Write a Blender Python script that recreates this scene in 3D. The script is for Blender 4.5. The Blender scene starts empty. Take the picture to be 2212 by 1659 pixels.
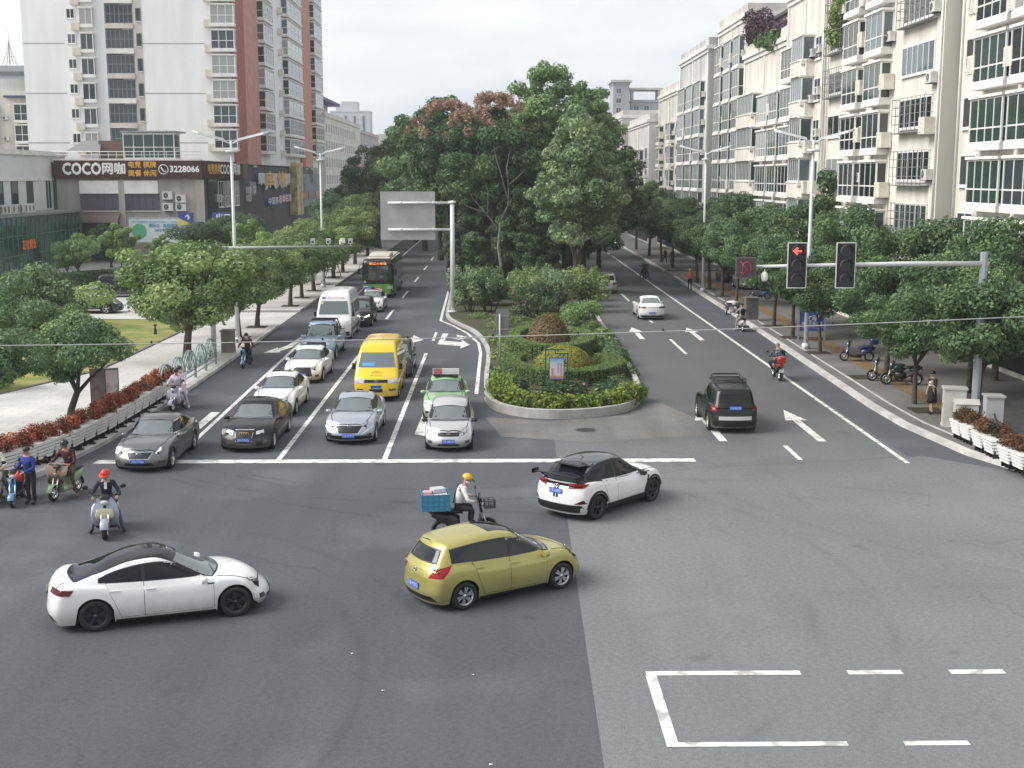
import bpy, bmesh, math, random
from mathutils import Vector, Matrix
from mathutils.bvhtree import BVHTree
R = math.radians
rnd = random.Random(7)
HAZE = .0003
S = bpy.context.scene
COL = S.collection
# ------------------------------------------------------------------ camera
CAMH, PITCH, YAW, FPX = 9.4, math.atan(447.5 / 2720), R(0.76), 2720 / 2212
cam = bpy.data.objects.new('camera', bpy.data.cameras.new('camera'))
COL.objects.link(cam); S.camera = cam
cam.data.sensor_width = 36; cam.data.lens = 36 * FPX
cam.data.clip_start = .3; cam.data.clip_end = 9000
cam.location = (0, 0, CAMH); cam.rotation_euler = (R(90) - PITCH, 0, -YAW)
S.view_settings.view_transform = 'Standard'; S.view_settings.look = 'None'
S.view_settings.exposure = 1.06; S.view_settings.gamma = 1
S.cycles.max_bounces = 6; S.cycles.diffuse_bounces = 3; S.cycles.glossy_bounces = 3
S.cycles.transparent_max_bounces = 6; S.cycles.volume_bounces = 1; S.cycles.caustics_reflective = False
# ------------------------------------------------------------------ sky and sun (bright overcast, sun behind thin cloud on the left)
SUN_EL, SUN_AZ = R(42), R(-100)      # azimuth from +Y towards +X
W = bpy.data.worlds.new('World'); S.world = W; W.use_nodes = True
nt = W.node_tree; N = nt.nodes; N.clear()
def nn(t, nodes, **k):
    n = nodes.new(t)
    for a, b in k.items(): setattr(n, a, b)
    return n
out = nn('ShaderNodeOutputWorld', N); bg = nn('ShaderNodeBackground', N); bg.inputs[1].default_value = .1
sky = nn('ShaderNodeTexSky', N, sky_type='NISHITA', sun_disc=False, sun_elevation=SUN_EL, sun_rotation=SUN_AZ)
tc = nn('ShaderNodeTexCoord', N); mp = nn('ShaderNodeMapping', N); mp.inputs['Scale'].default_value = (1, 1, 4.2)
ns = nn('ShaderNodeTexNoise', N); ns.inputs['Scale'].default_value = 2.1; ns.inputs['Detail'].default_value = 7; ns.inputs['Roughness'].default_value = .52
cr = nn('ShaderNodeValToRGB', N)
cr.color_ramp.elements[0].position = .38; cr.color_ramp.elements[0].color = (2.75, 3.05, 3.55, 1)
cr.color_ramp.elements[1].position = .60; cr.color_ramp.elements[1].color = (5.05, 4.95, 4.65, 1)
mx = nn('ShaderNodeMix', N, data_type='RGBA'); mx.inputs[0].default_value = .93
L = nt.links
L.new(tc.outputs['Generated'], mp.inputs[0]); L.new(mp.outputs[0], ns.inputs['Vector']); L.new(ns.outputs[0], cr.inputs[0])
L.new(sky.outputs[0], mx.inputs[6]); L.new(cr.outputs[0], mx.inputs[7]); 
sx0 = nn('ShaderNodeSeparateXYZ', N); L.new(tc.outputs['Generated'], sx0.inputs[0])
hb = nn('ShaderNodeMapRange', N); hb.interpolation_type = 'SMOOTHSTEP'; hb.inputs[1].default_value = 0; hb.inputs[2].default_value = .32; hb.inputs[3].default_value = 1.22; hb.inputs[4].default_value = 1.0
L.new(sx0.outputs[2], hb.inputs[0]); hs0 = nn('ShaderNodeVectorMath', N, operation='SCALE'); L.new(mx.outputs[2], hs0.inputs[0]); L.new(hb.outputs[0], hs0.inputs['Scale'])   # a cloudy sky is brighter low down
L.new(hs0.outputs[0], bg.inputs[0]); L.new(bg.outputs[0], out.inputs[0])
sl = bpy.data.lights.new('sun', 'SUN'); sl.energy = 2.0; sl.angle = R(36); sl.color = (1, .96, .9)
sun = bpy.data.objects.new('sun', sl); COL.objects.link(sun)
sd = Vector((math.sin(SUN_AZ) * math.cos(SUN_EL), math.cos(SUN_AZ) * math.cos(SUN_EL), math.sin(SUN_EL)))
sun.rotation_euler = sd.to_track_quat('Z', 'Y').to_euler(); sun.location = (0, 0, 80)

# ------------------------------------------------------------------ picture measurements -> metres on the ground
def ray(px, py):
    a = (px - 1106) / 2720; b = -(py - 829.5) / 2720
    y = math.cos(PITCH) + b * math.sin(PITCH); z = -math.sin(PITCH) + b * math.cos(PITCH)
    c, s = math.cos(YAW), math.sin(YAW)
    return a * c + y * s, -a * s + y * c, z
def gp(px, py, z=0.0):
    r = ray(px, py); t = (z - CAMH) / r[2]
    return Vector((r[0] * t, r[1] * t, z))
def atY(px, py, Y):
    r = ray(px, py); t = Y / r[1]
    return Vector((r[0] * t, Y, CAMH + r[2] * t))

# ------------------------------------------------------------------ materials
MATS = {}
def mat(name, col, rough=.6, metal=0., spec=.5, var=.0, scale=3., bump=0., bscale=40., coat=0., ior=None, emis=0., col2=None, thr=None, detail=3., streak=1.):
    if name in MATS: return MATS[name]
    m = bpy.data.materials.new(name); MATS[name] = m; m.use_nodes = True
    t = m.node_tree; p = t.nodes['Principled BSDF']
    c = tuple(col) + (1,)
    p.inputs['Base Color'].default_value = c; p.inputs['Roughness'].default_value = rough
    p.inputs['Metallic'].default_value = metal; p.inputs['Specular IOR Level'].default_value = spec
    if coat: p.inputs['Coat Weight'].default_value = coat; p.inputs['Coat Roughness'].default_value = .04
    if ior: p.inputs['IOR'].default_value = ior
    if emis: p.inputs['Emission Color'].default_value = c; p.inputs['Emission Strength'].default_value = emis
    if var or bump:
        g = t.nodes.new('ShaderNodeTexCoord')
    if var:
        n = t.nodes.new('ShaderNodeTexNoise'); n.inputs['Scale'].default_value = scale; n.inputs['Detail'].default_value = detail
        r = t.nodes.new('ShaderNodeValToRGB')
        lo, hi = (thr or (.35, .65))
        r.color_ramp.elements[0].position = lo; r.color_ramp.elements[1].position = hi
        r.color_ramp.elements[0].color = tuple(col2 or [x * (1 - var) for x in col]) + (1,)
        r.color_ramp.elements[1].color = c if col2 else tuple(min(1, x * (1 + var)) for x in col) + (1,)
        mp1 = t.nodes.new('ShaderNodeMapping'); mp1.inputs['Scale'].default_value = (1, 1, streak); t.links.new(g.outputs['Object'], mp1.inputs[0]); t.links.new(mp1.outputs[0], n.inputs['Vector']); t.links.new(n.outputs[0], r.inputs[0])
        t.links.new(r.outputs[0], p.inputs['Base Color'])
    if bump:
        n2 = t.nodes.new('ShaderNodeTexNoise'); n2.inputs['Scale'].default_value = bscale; n2.inputs['Detail'].default_value = 4
        b = t.nodes.new('ShaderNodeBump'); b.inputs['Strength'].default_value = bump; b.inputs['Distance'].default_value = .02
        t.links.new(g.outputs['Object'], n2.inputs['Vector']); t.links.new(n2.outputs[0], b.inputs['Height'])
        t.links.new(b.outputs[0], p.inputs['Normal'])
    return m
def leafmat(name, cols, trans=.25, rough=.55):
    """foliage: hue differs leaf by leaf (mesh attribute) and tree by tree"""
    if name in MATS: return MATS[name]
    m = bpy.data.materials.new(name); MATS[name] = m; m.use_nodes = True
    t = m.node_tree; p = t.nodes['Principled BSDF']
    a = t.nodes.new('ShaderNodeAttribute'); a.attribute_name = 'tint'
    r = t.nodes.new('ShaderNodeValToRGB'); r.color_ramp.interpolation = 'LINEAR'
    els = r.color_ramp.elements
    while len(els) < len(cols): els.new(.5)
    for i, c in enumerate(cols):
        els[i].position = i / (len(cols) - 1); els[i].color = tuple(c) + (1,)
    oi = t.nodes.new('ShaderNodeObjectInfo'); hs = t.nodes.new('ShaderNodeHueSaturation')
    mr = t.nodes.new('ShaderNodeMapRange'); mr.inputs[3].default_value = .82; mr.inputs[4].default_value = 1.2
    t.links.new(oi.outputs['Random'], mr.inputs[0]); t.links.new(mr.outputs[0], hs.inputs['Value'])
    t.links.new(a.outputs['Fac'], r.inputs[0]); t.links.new(r.outputs[0], hs.inputs['Color'])
    t.links.new(hs.outputs[0], p.inputs['Base Color']); p.inputs['Roughness'].default_value = rough
    p.inputs['Specular IOR Level'].default_value = .35
    tr = t.nodes.new('ShaderNodeBsdfTranslucent'); mxs = t.nodes.new('ShaderNodeMixShader'); mxs.inputs[0].default_value = trans
    t.links.new(hs.outputs[0], tr.inputs[0]); t.links.new(p.outputs[0], mxs.inputs[1]); t.links.new(tr.outputs[0], mxs.inputs[2])
    t.links.new(mxs.outputs[0], t.nodes['Material Output'].inputs[0])
    return m
def paint(name, col, metal=0., rough=.32):
    """car paint with road dust low on the body"""
    if 'paint_' + name in MATS: return MATS['paint_' + name]
    m = mat('paint_' + name, col, rough, metal, .5 if max(col) > .1 else .25, coat=.75 if max(col) > .1 else .35, var=.04, scale=1.4)
    t = m.node_tree; p = t.nodes['Principled BSDF']; l = t.links
    g = t.nodes.new('ShaderNodeTexCoord'); sp = t.nodes.new('ShaderNodeSeparateXYZ'); l.new(g.outputs['Object'], sp.inputs[0])
    n = t.nodes.new('ShaderNodeTexNoise'); n.inputs['Scale'].default_value = 5; n.inputs['Detail'].default_value = 6; l.new(g.outputs['Object'], n.inputs['Vector'])
    a = t.nodes.new('ShaderNodeMath'); a.operation = 'MULTIPLY_ADD'; a.inputs[1].default_value = -.35; l.new(n.outputs[0], a.inputs[0]); l.new(sp.outputs[2], a.inputs[2])
    r = t.nodes.new('ShaderNodeMapRange'); r.inputs[1].default_value = .02; r.inputs[2].default_value = .42; r.inputs[3].default_value = .55; r.inputs[4].default_value = 0; l.new(a.outputs[0], r.inputs[0])
    mx_ = t.nodes.new('ShaderNodeMix'); mx_.data_type = 'RGBA'; mx_.inputs[7].default_value = (.21, .195, .17, 1); l.new(r.outputs[0], mx_.inputs[0]); l.new(p.inputs['Base Color'].links[0].from_socket, mx_.inputs[6]); l.new(mx_.outputs[2], p.inputs['Base Color'])
    ro = t.nodes.new('ShaderNodeMapRange'); ro.inputs[1].default_value = 0; ro.inputs[2].default_value = .55; ro.inputs[3].default_value = rough; ro.inputs[4].default_value = .8; l.new(r.outputs[0], ro.inputs[0]); l.new(ro.outputs[0], p.inputs['Roughness'])
    return m
BLACK = mat('black_plastic', (.012, .012, .013), .45)
DARKT = mat('dark_trim', (.02, .021, .024), .3)
RUBBER = mat('tyre_rubber', (.017, .017, .018), .75, bump=.2)
GLASS = mat('car_glass', (.008, .010, .013), .04, 0, .5, ior=1.42)
WSGL = mat('windscreen_sky_glass', (.15, .18, .19), .06, 0, .6, ior=1.6)  # grey-cyan base stands in for reflected sky and the missing interior
ALU = mat('alloy', (.62, .63, .65), .28, .85)
DALU = mat('dark_alloy', (.07, .075, .085), .3, .7)
CHROME = mat('chrome', (.8, .8, .82), .12, 1.)
LENS = mat('headlamp_lens', (.62, .65, .68), .1, .25, .8, coat=1.)
DLENS = mat('dark_lens', (.05, .055, .06), .08, .1, .8, coat=1.)
RED = mat('tail_lamp', (.30, .006, .010), .18, 0, .4)
DRED = mat('dark_tail_lamp', (.075, .004, .010), .15, 0, .4)
LIT = mat('lit_headlamp', (1, .94, .72), .3, emis=1.6)
PLATE = mat('plate_blue', (.03, .13, .62), .4)
WHITE = mat('white_paint', (.8, .8, .78), .5, var=.06, scale=2)
STEEL = mat('galvanised_steel', (.42, .44, .46), .45, .5, var=.12, scale=5)
LPOLE = mat('white_lamp_paint', (.72, .74, .76), .45, var=.05)

# ------------------------------------------------------------------ mesh builder
class MB:
    def __init__(s): s.v = []; s.f = []; s.m = []; s.s = []
    def add(s, vs, fs, m=0, sm=False):
        o = len(s.v); s.v += [tuple(v) for v in vs]
        for f in fs: s.f.append(tuple(i + o for i in f)); s.m.append(m); s.s.append(sm)
        return s
    def box(s, c, d, m=0, rz=0., rx=0., ry=0.):
        x, y, z = d[0] / 2, d[1] / 2, d[2] / 2
        vs = [Vector((a * x, b * y, e * z)) for e in (-1, 1) for a, b in ((-1, -1), (1, -1), (1, 1), (-1, 1))]
        if rz or rx or ry:
            M = Matrix.Rotation(rz, 3, 'Z') @ Matrix.Rotation(ry, 3, 'Y') @ Matrix.Rotation(rx, 3, 'X'); vs = [M @ v for v in vs]
        c = Vector(c)
        return s.add([v + c for v in vs], [(3, 2, 1, 0), (4, 5, 6, 7), (0, 1, 5, 4), (1, 2, 6, 5), (2, 3, 7, 6), (3, 0, 4, 7)], m)
    def bx(s, x0, x1, y0, y1, z0, z1, m=0):
        return s.box(((x0 + x1) / 2, (y0 + y1) / 2, (z0 + z1) / 2), (abs(x1 - x0), abs(y1 - y0), abs(z1 - z0)), m)
    def tube(s, pts, r, n=8, m=0, caps=True, sm=True):
        pts = [Vector(p) for p in pts]; k = len(pts)
        rs = r if isinstance(r, (list, tuple)) else [r] * k
        vs = []; up = None
        for i, p in enumerate(pts):
            t = (pts[min(i + 1, k - 1)] - pts[max(i - 1, 0)]).normalized()
            if up is None: up = Vector((0, 0, 1)) if abs(t.z) < .9 else Vector((1, 0, 0))
            a = t.cross(up)
            if a.length < 1e-4: a = t.cross(Vector((0, 1, 0)))
            a.normalize(); b = a.cross(t).normalized(); up = b
            for j in range(n):
                q = 2 * math.pi * j / n
                vs.append(p + (a * math.cos(q) + b * math.sin(q)) * rs[i])
        fs = [(i * n + j, i * n + (j + 1) % n, (i + 1) * n + (j + 1) % n, (i + 1) * n + j) for i in range(k - 1) for j in range(n)]
        s.add(vs, fs, m, sm)
        if caps: s.add(vs[:n], [tuple(range(n))], m); s.add(vs[-n:], [tuple(range(n))[::-1]], m)
        return s
    def lathe(s, prof, n=24, m=0, c=(0, 0, 0), axis='Z', sm=True):
        vs = []; c = Vector(c)
        for r, h in prof:
            for j in range(n):
                q = 2 * math.pi * j / n; a, b = r * math.cos(q), r * math.sin(q)
                vs.append(c + Vector({'Z': (a, b, h), 'Y': (a, h, b), 'X': (h, a, b)}[axis]))
        fs = [(i * n + j, i * n + (j + 1) % n, (i + 1) * n + (j + 1) % n, (i + 1) * n + j) for i in range(len(prof) - 1) for j in range(n)]
        return s.add(vs, fs, m, sm)
    def prism(s, poly, z0, z1, m=0, mt=None):
        n = len(poly)
        vs = [(x, y, z0) for x, y in poly] + [(x, y, z1) for x, y in poly]
        s.add(vs, [(i, (i + 1) % n, n + (i + 1) % n, n + i) for i in range(n)], m)
        s.add([(x, y, z1) for x, y in poly], [tuple(range(n))], m if mt is None else mt)
        return s.add([(x, y, z0) for x, y in poly], [tuple(range(n))[::-1]], m)
    def sheet(s, poly, z, m=0): return s.add([(x, y, z) for x, y in poly], [tuple(range(len(poly)))], m)
    def ell(s, c, r, n=12, k=8, m=0, M=None, zmin=-1.):
        vs = []; c = Vector(c)
        for i in range(k + 1):
            t = math.asin(max(-1, min(1, zmin))) + (math.pi / 2 - math.asin(max(-1, min(1, zmin)))) * i / k
            for j in range(n):
                q = 2 * math.pi * j / n
                v = Vector((r[0] * math.cos(t) * math.cos(q), r[1] * math.cos(t) * math.sin(q), r[2] * math.sin(t)))
                vs.append(c + (M @ v if M else v))
        return s.add(vs, [(i * n + j, i * n + (j + 1) % n, (i + 1) * n + (j + 1) % n, (i + 1) * n + j) for i in range(k) for j in range(n)], m, True)
    def loft(s, secs, n=14, m=0, e=2.4, caps=True):
        """secs: (x, z, half width y, half height, tilt) - superellipse rings, tilt leans the ring back in the xz plane"""
        vs = []
        for x, z, w, h, t in secs:
            for j in range(n):
                q = 2 * math.pi * j / n; cq, sq = math.cos(q), math.sin(q)
                y = w * math.copysign(abs(cq) ** (2 / e), cq); u = h * math.copysign(abs(sq) ** (2 / e), sq)
                vs.append((x - u * math.sin(t), y, z + u * math.cos(t)))
        k = len(secs)
        s.add(vs, [(i * n + j, i * n + (j + 1) % n, (i + 1) * n + (j + 1) % n, (i + 1) * n + j) for i in range(k - 1) for j in range(n)], m, True)
        if caps: s.add(vs[:n], [tuple(range(n))[::-1]], m); s.add(vs[-n:], [tuple(range(n))], m)
        return s
    def text(s, txt, size, M, m=0, depth=.0):
        vs, fs = textmesh(txt)
        return s.add([M @ (Vector((x * size, y * size, 0))) for x, y in vs], fs, m)
    def xf(s, M, i0=0):
        for i in range(i0, len(s.v)): s.v[i] = tuple(M @ Vector(s.v[i]))
        return s
    def mesh(s, name, mats):
        me = bpy.data.meshes.new(name); me.from_pydata(s.v, [], s.f)
        for k in (mats if isinstance(mats, (list, tuple)) else [mats]): me.materials.append(k)
        me.polygons.foreach_set('material_index', s.m); me.polygons.foreach_set('use_smooth', s.s)
        me.validate(); me.update(); return me
    def obj(s, name, mats, parent=None, loc=None, rz=0., fix=True):
        me = s.mesh(name, mats)
        if fix:
            b = bmesh.new(); b.from_mesh(me); bmesh.ops.remove_doubles(b, verts=b.verts, dist=1e-5)
            bmesh.ops.recalc_face_normals(b, faces=b.faces); b.to_mesh(me); b.free()
        return link(name, me, parent, loc, rz)
TXT = {}
def textmesh(txt):
    if txt not in TXT:
        cu = bpy.data.curves.new('lettering', 'FONT'); cu.body = txt; cu.align_x = 'CENTER'; cu.align_y = 'CENTER'; cu.resolution_u = 2
        o = bpy.data.objects.new('lettering', cu); COL.objects.link(o)
        me = bpy.data.meshes.new_from_object(o.evaluated_get(bpy.context.evaluated_depsgraph_get()))
        TXT[txt] = ([(v.co.x, v.co.y) for v in me.vertices], [tuple(p.vertices) for p in me.polygons])
        bpy.data.objects.remove(o); bpy.data.curves.remove(cu); bpy.data.meshes.remove(me)
    return TXT[txt]
def link(name, me, parent=None, loc=None, rz=0.):
    o = bpy.data.objects.new(name, me); COL.objects.link(o)
    if parent: o.parent = parent
    if loc is not None: o.location = loc
    o.rotation_euler.z = rz; return o
def tag(o, label=None, cat=None, group=None, kind=None):
    if label: o['label'] = label
    if cat: o['category'] = cat
    if group: o['group'] = group
    if kind: o['kind'] = kind
    return o
def thing(name, label, cat, loc=(0, 0, 0), rz=0., group=None):
    o = link(name, None, None, loc, rz); o.empty_display_size = .3
    return tag(o, label, cat, group)
def dup(root, loc, rz, label=None, group=None, scale=None):
    r = root.copy(); COL.objects.link(r); r.location = loc; r.rotation_euler.z = rz
    if scale: r.scale = scale
    if label: r['label'] = label
    if group: r['group'] = group
    for ch in list(root.children):
        c = ch.copy(); COL.objects.link(c); c.parent = r
        for g in ch.children:
            d = g.copy(); COL.objects.link(d); d.parent = c
    return r
def ip(tab, x):
    if x <= tab[0][0]: return tab[0][1]
    for (a, b), (c, d) in zip(tab, tab[1:]):
        if x <= c: return b + (d - b) * (x - a) / (c - a)
    return tab[-1][1]
def ips(tab, x):
    """smooth (Catmull-Rom like) table"""
    n = len(tab)
    if x <= tab[0][0]: return tab[0][1]
    if x >= tab[-1][0]: return tab[-1][1]
    for i in range(n - 1):
        if x <= tab[i + 1][0]:
            x0, y0 = tab[i]; x1, y1 = tab[i + 1]; h = x1 - x0
            def sl(k):
                if k <= 0: return (tab[1][1] - tab[0][1]) / (tab[1][0] - tab[0][0])
                if k >= n - 1: return (tab[-1][1] - tab[-2][1]) / (tab[-1][0] - tab[-2][0])
                return (tab[k + 1][1] - tab[k - 1][1]) / (tab[k + 1][0] - tab[k - 1][0])
            t = (x - x0) / h; m0, m1 = sl(i) * h, sl(i + 1) * h
            return (2 * t**3 - 3 * t * t + 1) * y0 + (t**3 - 2 * t * t + t) * m0 + (-2 * t**3 + 3 * t * t) * y1 + (t**3 - t * t) * m1
# ------------------------------------------------------------------ cars
def grid_box(ns, nt_, nu):
    """faces of a subdivided box as (s, t, u) parameters, welded"""
    idx = {}; P = []; F = []
    def vid(i, j, k):
        if (i, j, k) not in idx: idx[(i, j, k)] = len(P); P.append((i, j, k))
        return idx[(i, j, k)]
    for i in range(ns):
        for k in range(nu):
            F.append((vid(i, 0, k), vid(i + 1, 0, k), vid(i + 1, 0, k + 1), vid(i, 0, k + 1)))
            F.append((vid(i + 1, nt_, k), vid(i, nt_, k), vid(i, nt_, k + 1), vid(i + 1, nt_, k + 1)))
        for j in range(nt_): F.append((vid(i, j, nu), vid(i + 1, j, nu), vid(i + 1, j + 1, nu), vid(i, j + 1, nu)))
    for j in range(nt_):
        for k in range(nu):
            F.append((vid(0, j + 1, k), vid(0, j, k), vid(0, j, k + 1), vid(0, j + 1, k + 1)))
            F.append((vid(ns, j, k), vid(ns, j + 1, k), vid(ns, j + 1, k + 1), vid(ns, j, k + 1)))
    return P, F
def smooth_mesh(vs, fs, it, fac=.5):
    b = bmesh.new(); bv = [b.verts.new(v) for v in vs]
    for f in fs: b.faces.new([bv[i] for i in f])
    b.verts.index_update()
    inner = [v for v in bv if not v.is_boundary]
    for _ in range(it): bmesh.ops.smooth_vert(b, verts=inner, factor=fac, use_axis_x=True, use_axis_y=True, use_axis_z=True)
    bmesh.ops.recalc_face_normals(b, faces=b.faces)
    V = [v.co.copy() for v in bv]; Fo = [tuple(v.index for v in f.verts) for f in b.faces]
    b.free(); return V, Fo
AX = {'L': (Vector((0, 1, 0)), lambda a, b: Vector((a, 4, b))), 'R': (Vector((0, -1, 0)), lambda a, b: Vector((a, -4, b))),
      'F': (Vector((1, 0, 0)), lambda a, b: Vector((20, a, b))), 'B': (Vector((-1, 0, 0)), lambda a, b: Vector((-8, a, b))),
      'T': (Vector((0, 0, 1)), lambda a, b: Vector((a, b, 9)))}
def polyl(pts, t):
    if len(pts) == 1: return pts[0]
    ds = [0]
    for a, b in zip(pts, pts[1:]): ds.append(ds[-1] + math.hypot(b[0] - a[0], b[1] - a[1]) + 1e-9)
    d = t * ds[-1]
    for i in range(len(pts) - 1):
        if d <= ds[i + 1] + 1e-9:
            k = (d - ds[i]) / (ds[i + 1] - ds[i]); return (pts[i][0] + (pts[i + 1][0] - pts[i][0]) * k, pts[i][1] + (pts[i + 1][1] - pts[i][1]) * k)
    return pts[-1]
def panel(mb, bvh, ax, lo, up, nu=8, nv=5, off=.006, m=0):
    """a fitted panel between two outline polylines, laid on the bodywork"""
    d, mk = AX[ax]; vs = []
    for j in range(nv + 1):
        for i in range(nu + 1):
            a, b = polyl(lo, i / nu), polyl(up, i / nu); q = j / nv
            o = mk(a[0] + (b[0] - a[0]) * q, a[1] + (b[1] - a[1]) * q)
            h, n, _, _ = bvh.ray_cast(o, -d)
            if h is None:
                h, n, _, _ = bvh.find_nearest(o - d * (o.dot(d) - (vs[-1].dot(d) if vs else 0)))
            if n.dot(d) < 0: n = -n
            vs.append(h + n * off)
    fs = [(j * (nu + 1) + i, j * (nu + 1) + i + 1, (j + 1) * (nu + 1) + i + 1, (j + 1) * (nu + 1) + i) for j in range(nv) for i in range(nu)]
    # orient outward
    f = fs[len(fs) // 2]; nrm = (vs[f[1]] - vs[f[0]]).cross(vs[f[2]] - vs[f[0]])
    if nrm.dot(d) < 0: fs = [x[::-1] for x in fs]
    mb.add(vs, fs, m, True)
    return mb
def onbody(bvh, ax, a, b):
    d, mk = AX[ax]; h, n, _, _ = bvh.ray_cast(mk(a, b), -d)
    if h is None: h, n, _, _ = bvh.find_nearest(mk(a, b))
    return h, n
def wheel(parent, x, y, r, w, rimmat, spokes=5, style=0):
    sg = 1 if y > 0 else -1; b = MB()
    b.lathe([(r * .66, -w / 2), (r * .93, -w / 2), (r * .985, -w * .4), (r, -w * .2), (r, w * .2), (r * .985, w * .4), (r * .93, w / 2), (r * .66, w / 2), (r * .66, -w / 2)], 28, 0, axis='Y')
    o = b.obj('wheel', RUBBER, parent, (x, y, r))
    m = MB(); yo = sg * w * .40
    m.lathe([(.0, yo * .2), (r * .63, yo * .2)], 24, 1, axis='Y')
    m.lathe([(r * .6, yo * .6), (r * .66, yo * 1.18), (r * .69, yo * 1.18), (r * .69, yo * .6)], 28, 0, axis='Y')
    m.lathe([(0, yo * 1.15), (r * .13, yo * 1.12), (r * .15, yo * .3)], 14, 0, axis='Y')
    for k in range(spokes):
        q = 2 * math.pi * k / spokes + .3
        for dq in ((-.16, .16) if style else (0,)):
            a0, a1 = q, q + dq; ww = r * (.055 if style else .085)
            p0 = Vector((math.cos(a0) * r * .1, yo * .98, math.sin(a0) * r * .1)); p1 = Vector((math.cos(a1) * r * .63, yo * 1.02, math.sin(a1) * r * .63))
            tn = Vector((-math.sin(q), 0, math.cos(q))) * ww; dd = Vector((0, -sg * .035, 0))
            c = [p0 - tn, p0 + tn, p1 + tn * 1.25, p1 - tn * 1.25]
            m.add(c + [v + dd for v in c], [(0, 1, 2, 3), (7, 6, 5, 4), (0, 4, 5, 1), (1, 5, 6, 2), (2, 6, 7, 3), (3, 7, 4, 0)], 0)
    m.obj('rim', [rimmat, BLACK], o)
    return o
def plate_mesh(txt, front, col=PLATE, w=.44, h=.14):
    b = MB(); b.bx(-.012, .004, -w / 2, w / 2, -h / 2, h / 2, 0)
    M = Matrix(((0, 0, 1, .0065), (1, 0, 0, 0), (0, 1, 0, 0), (0, 0, 0, 1))) if front else Matrix(((0, 0, -1, -.0145), (-1, 0, 0, 0), (0, 1, 0, 0), (0, 0, 0, 1)))
    vs, fs = textmesh(txt); x0 = min(v[0] for v in vs); x1 = max(v[0] for v in vs); s = w * .9 / (x1 - x0)
    b.add([M @ Vector((x * s, y * s * 1.25, 0)) for x, y in vs], fs, 1); return b
PROF = {  # x as a share of the length (rear = 0), z in metres for a car of the reference height
    'sedan': dict(top=[(0, .93), (.03, 1.03), (.15, 1.08), (.3, 1.02), (.5, .97), (.70, .96), (.80, .93), (.91, .85), (.975, .75), (1, .66)], cab=(.125, .29, .53, .725), peak=.43, H=1.47, drop=(.10, .07), wr=.60, clear=.17),
    'fastback': dict(top=[(0, .90), (.02, 1.03), (.08, 1.07), (.2, 1.0), (.5, .95), (.70, .94), (.82, .89), (.92, .79), (.98, .68), (1, .58)], cab=(.075, .245, .555, .775), peak=.47, H=1.44, drop=(.20, .055), wr=.60, clear=.17),
    'hatch': dict(top=[(0, .92), (.025, 1.0), (.1, 1.04), (.5, .98), (.72, .97), (.84, .93), (.93, .84), (.98, .76), (1, .66)], cab=(.015, .10, .56, .785), peak=.40, H=1.54, drop=(.10, .09), wr=.64, clear=.18),
    'suv': dict(top=[(0, 1.0), (.02, 1.07), (.1, 1.1), (.5, 1.06), (.72, 1.05), (.86, 1.01), (.95, .95), (1, .82)], cab=(.012, .075, .56, .72), peak=.35, H=1.68, drop=(.06, .07), wr=.66, clear=.22),
    'coupe_suv': dict(top=[(0, .95), (.02, 1.08), (.1, 1.12), (.3, 1.06), (.5, 1.0), (.72, 1.0), (.85, .97), (.94, .9), (1, .74)], cab=(.02, .18, .56, .76), peak=.40, H=1.57, drop=(.09, .08), wr=.60, clear=.22),
    'pickup': dict(top=[(0, 1.06), (.02, 1.1), (.3, 1.1), (.34, 1.1), (.72, 1.1), (.86, 1.08), (.96, 1.0), (1, .9)], cab=(.345, .385, .57, .715), peak=.47, H=1.83, drop=(.05, .06), wr=.66, clear=.3),
}
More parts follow.
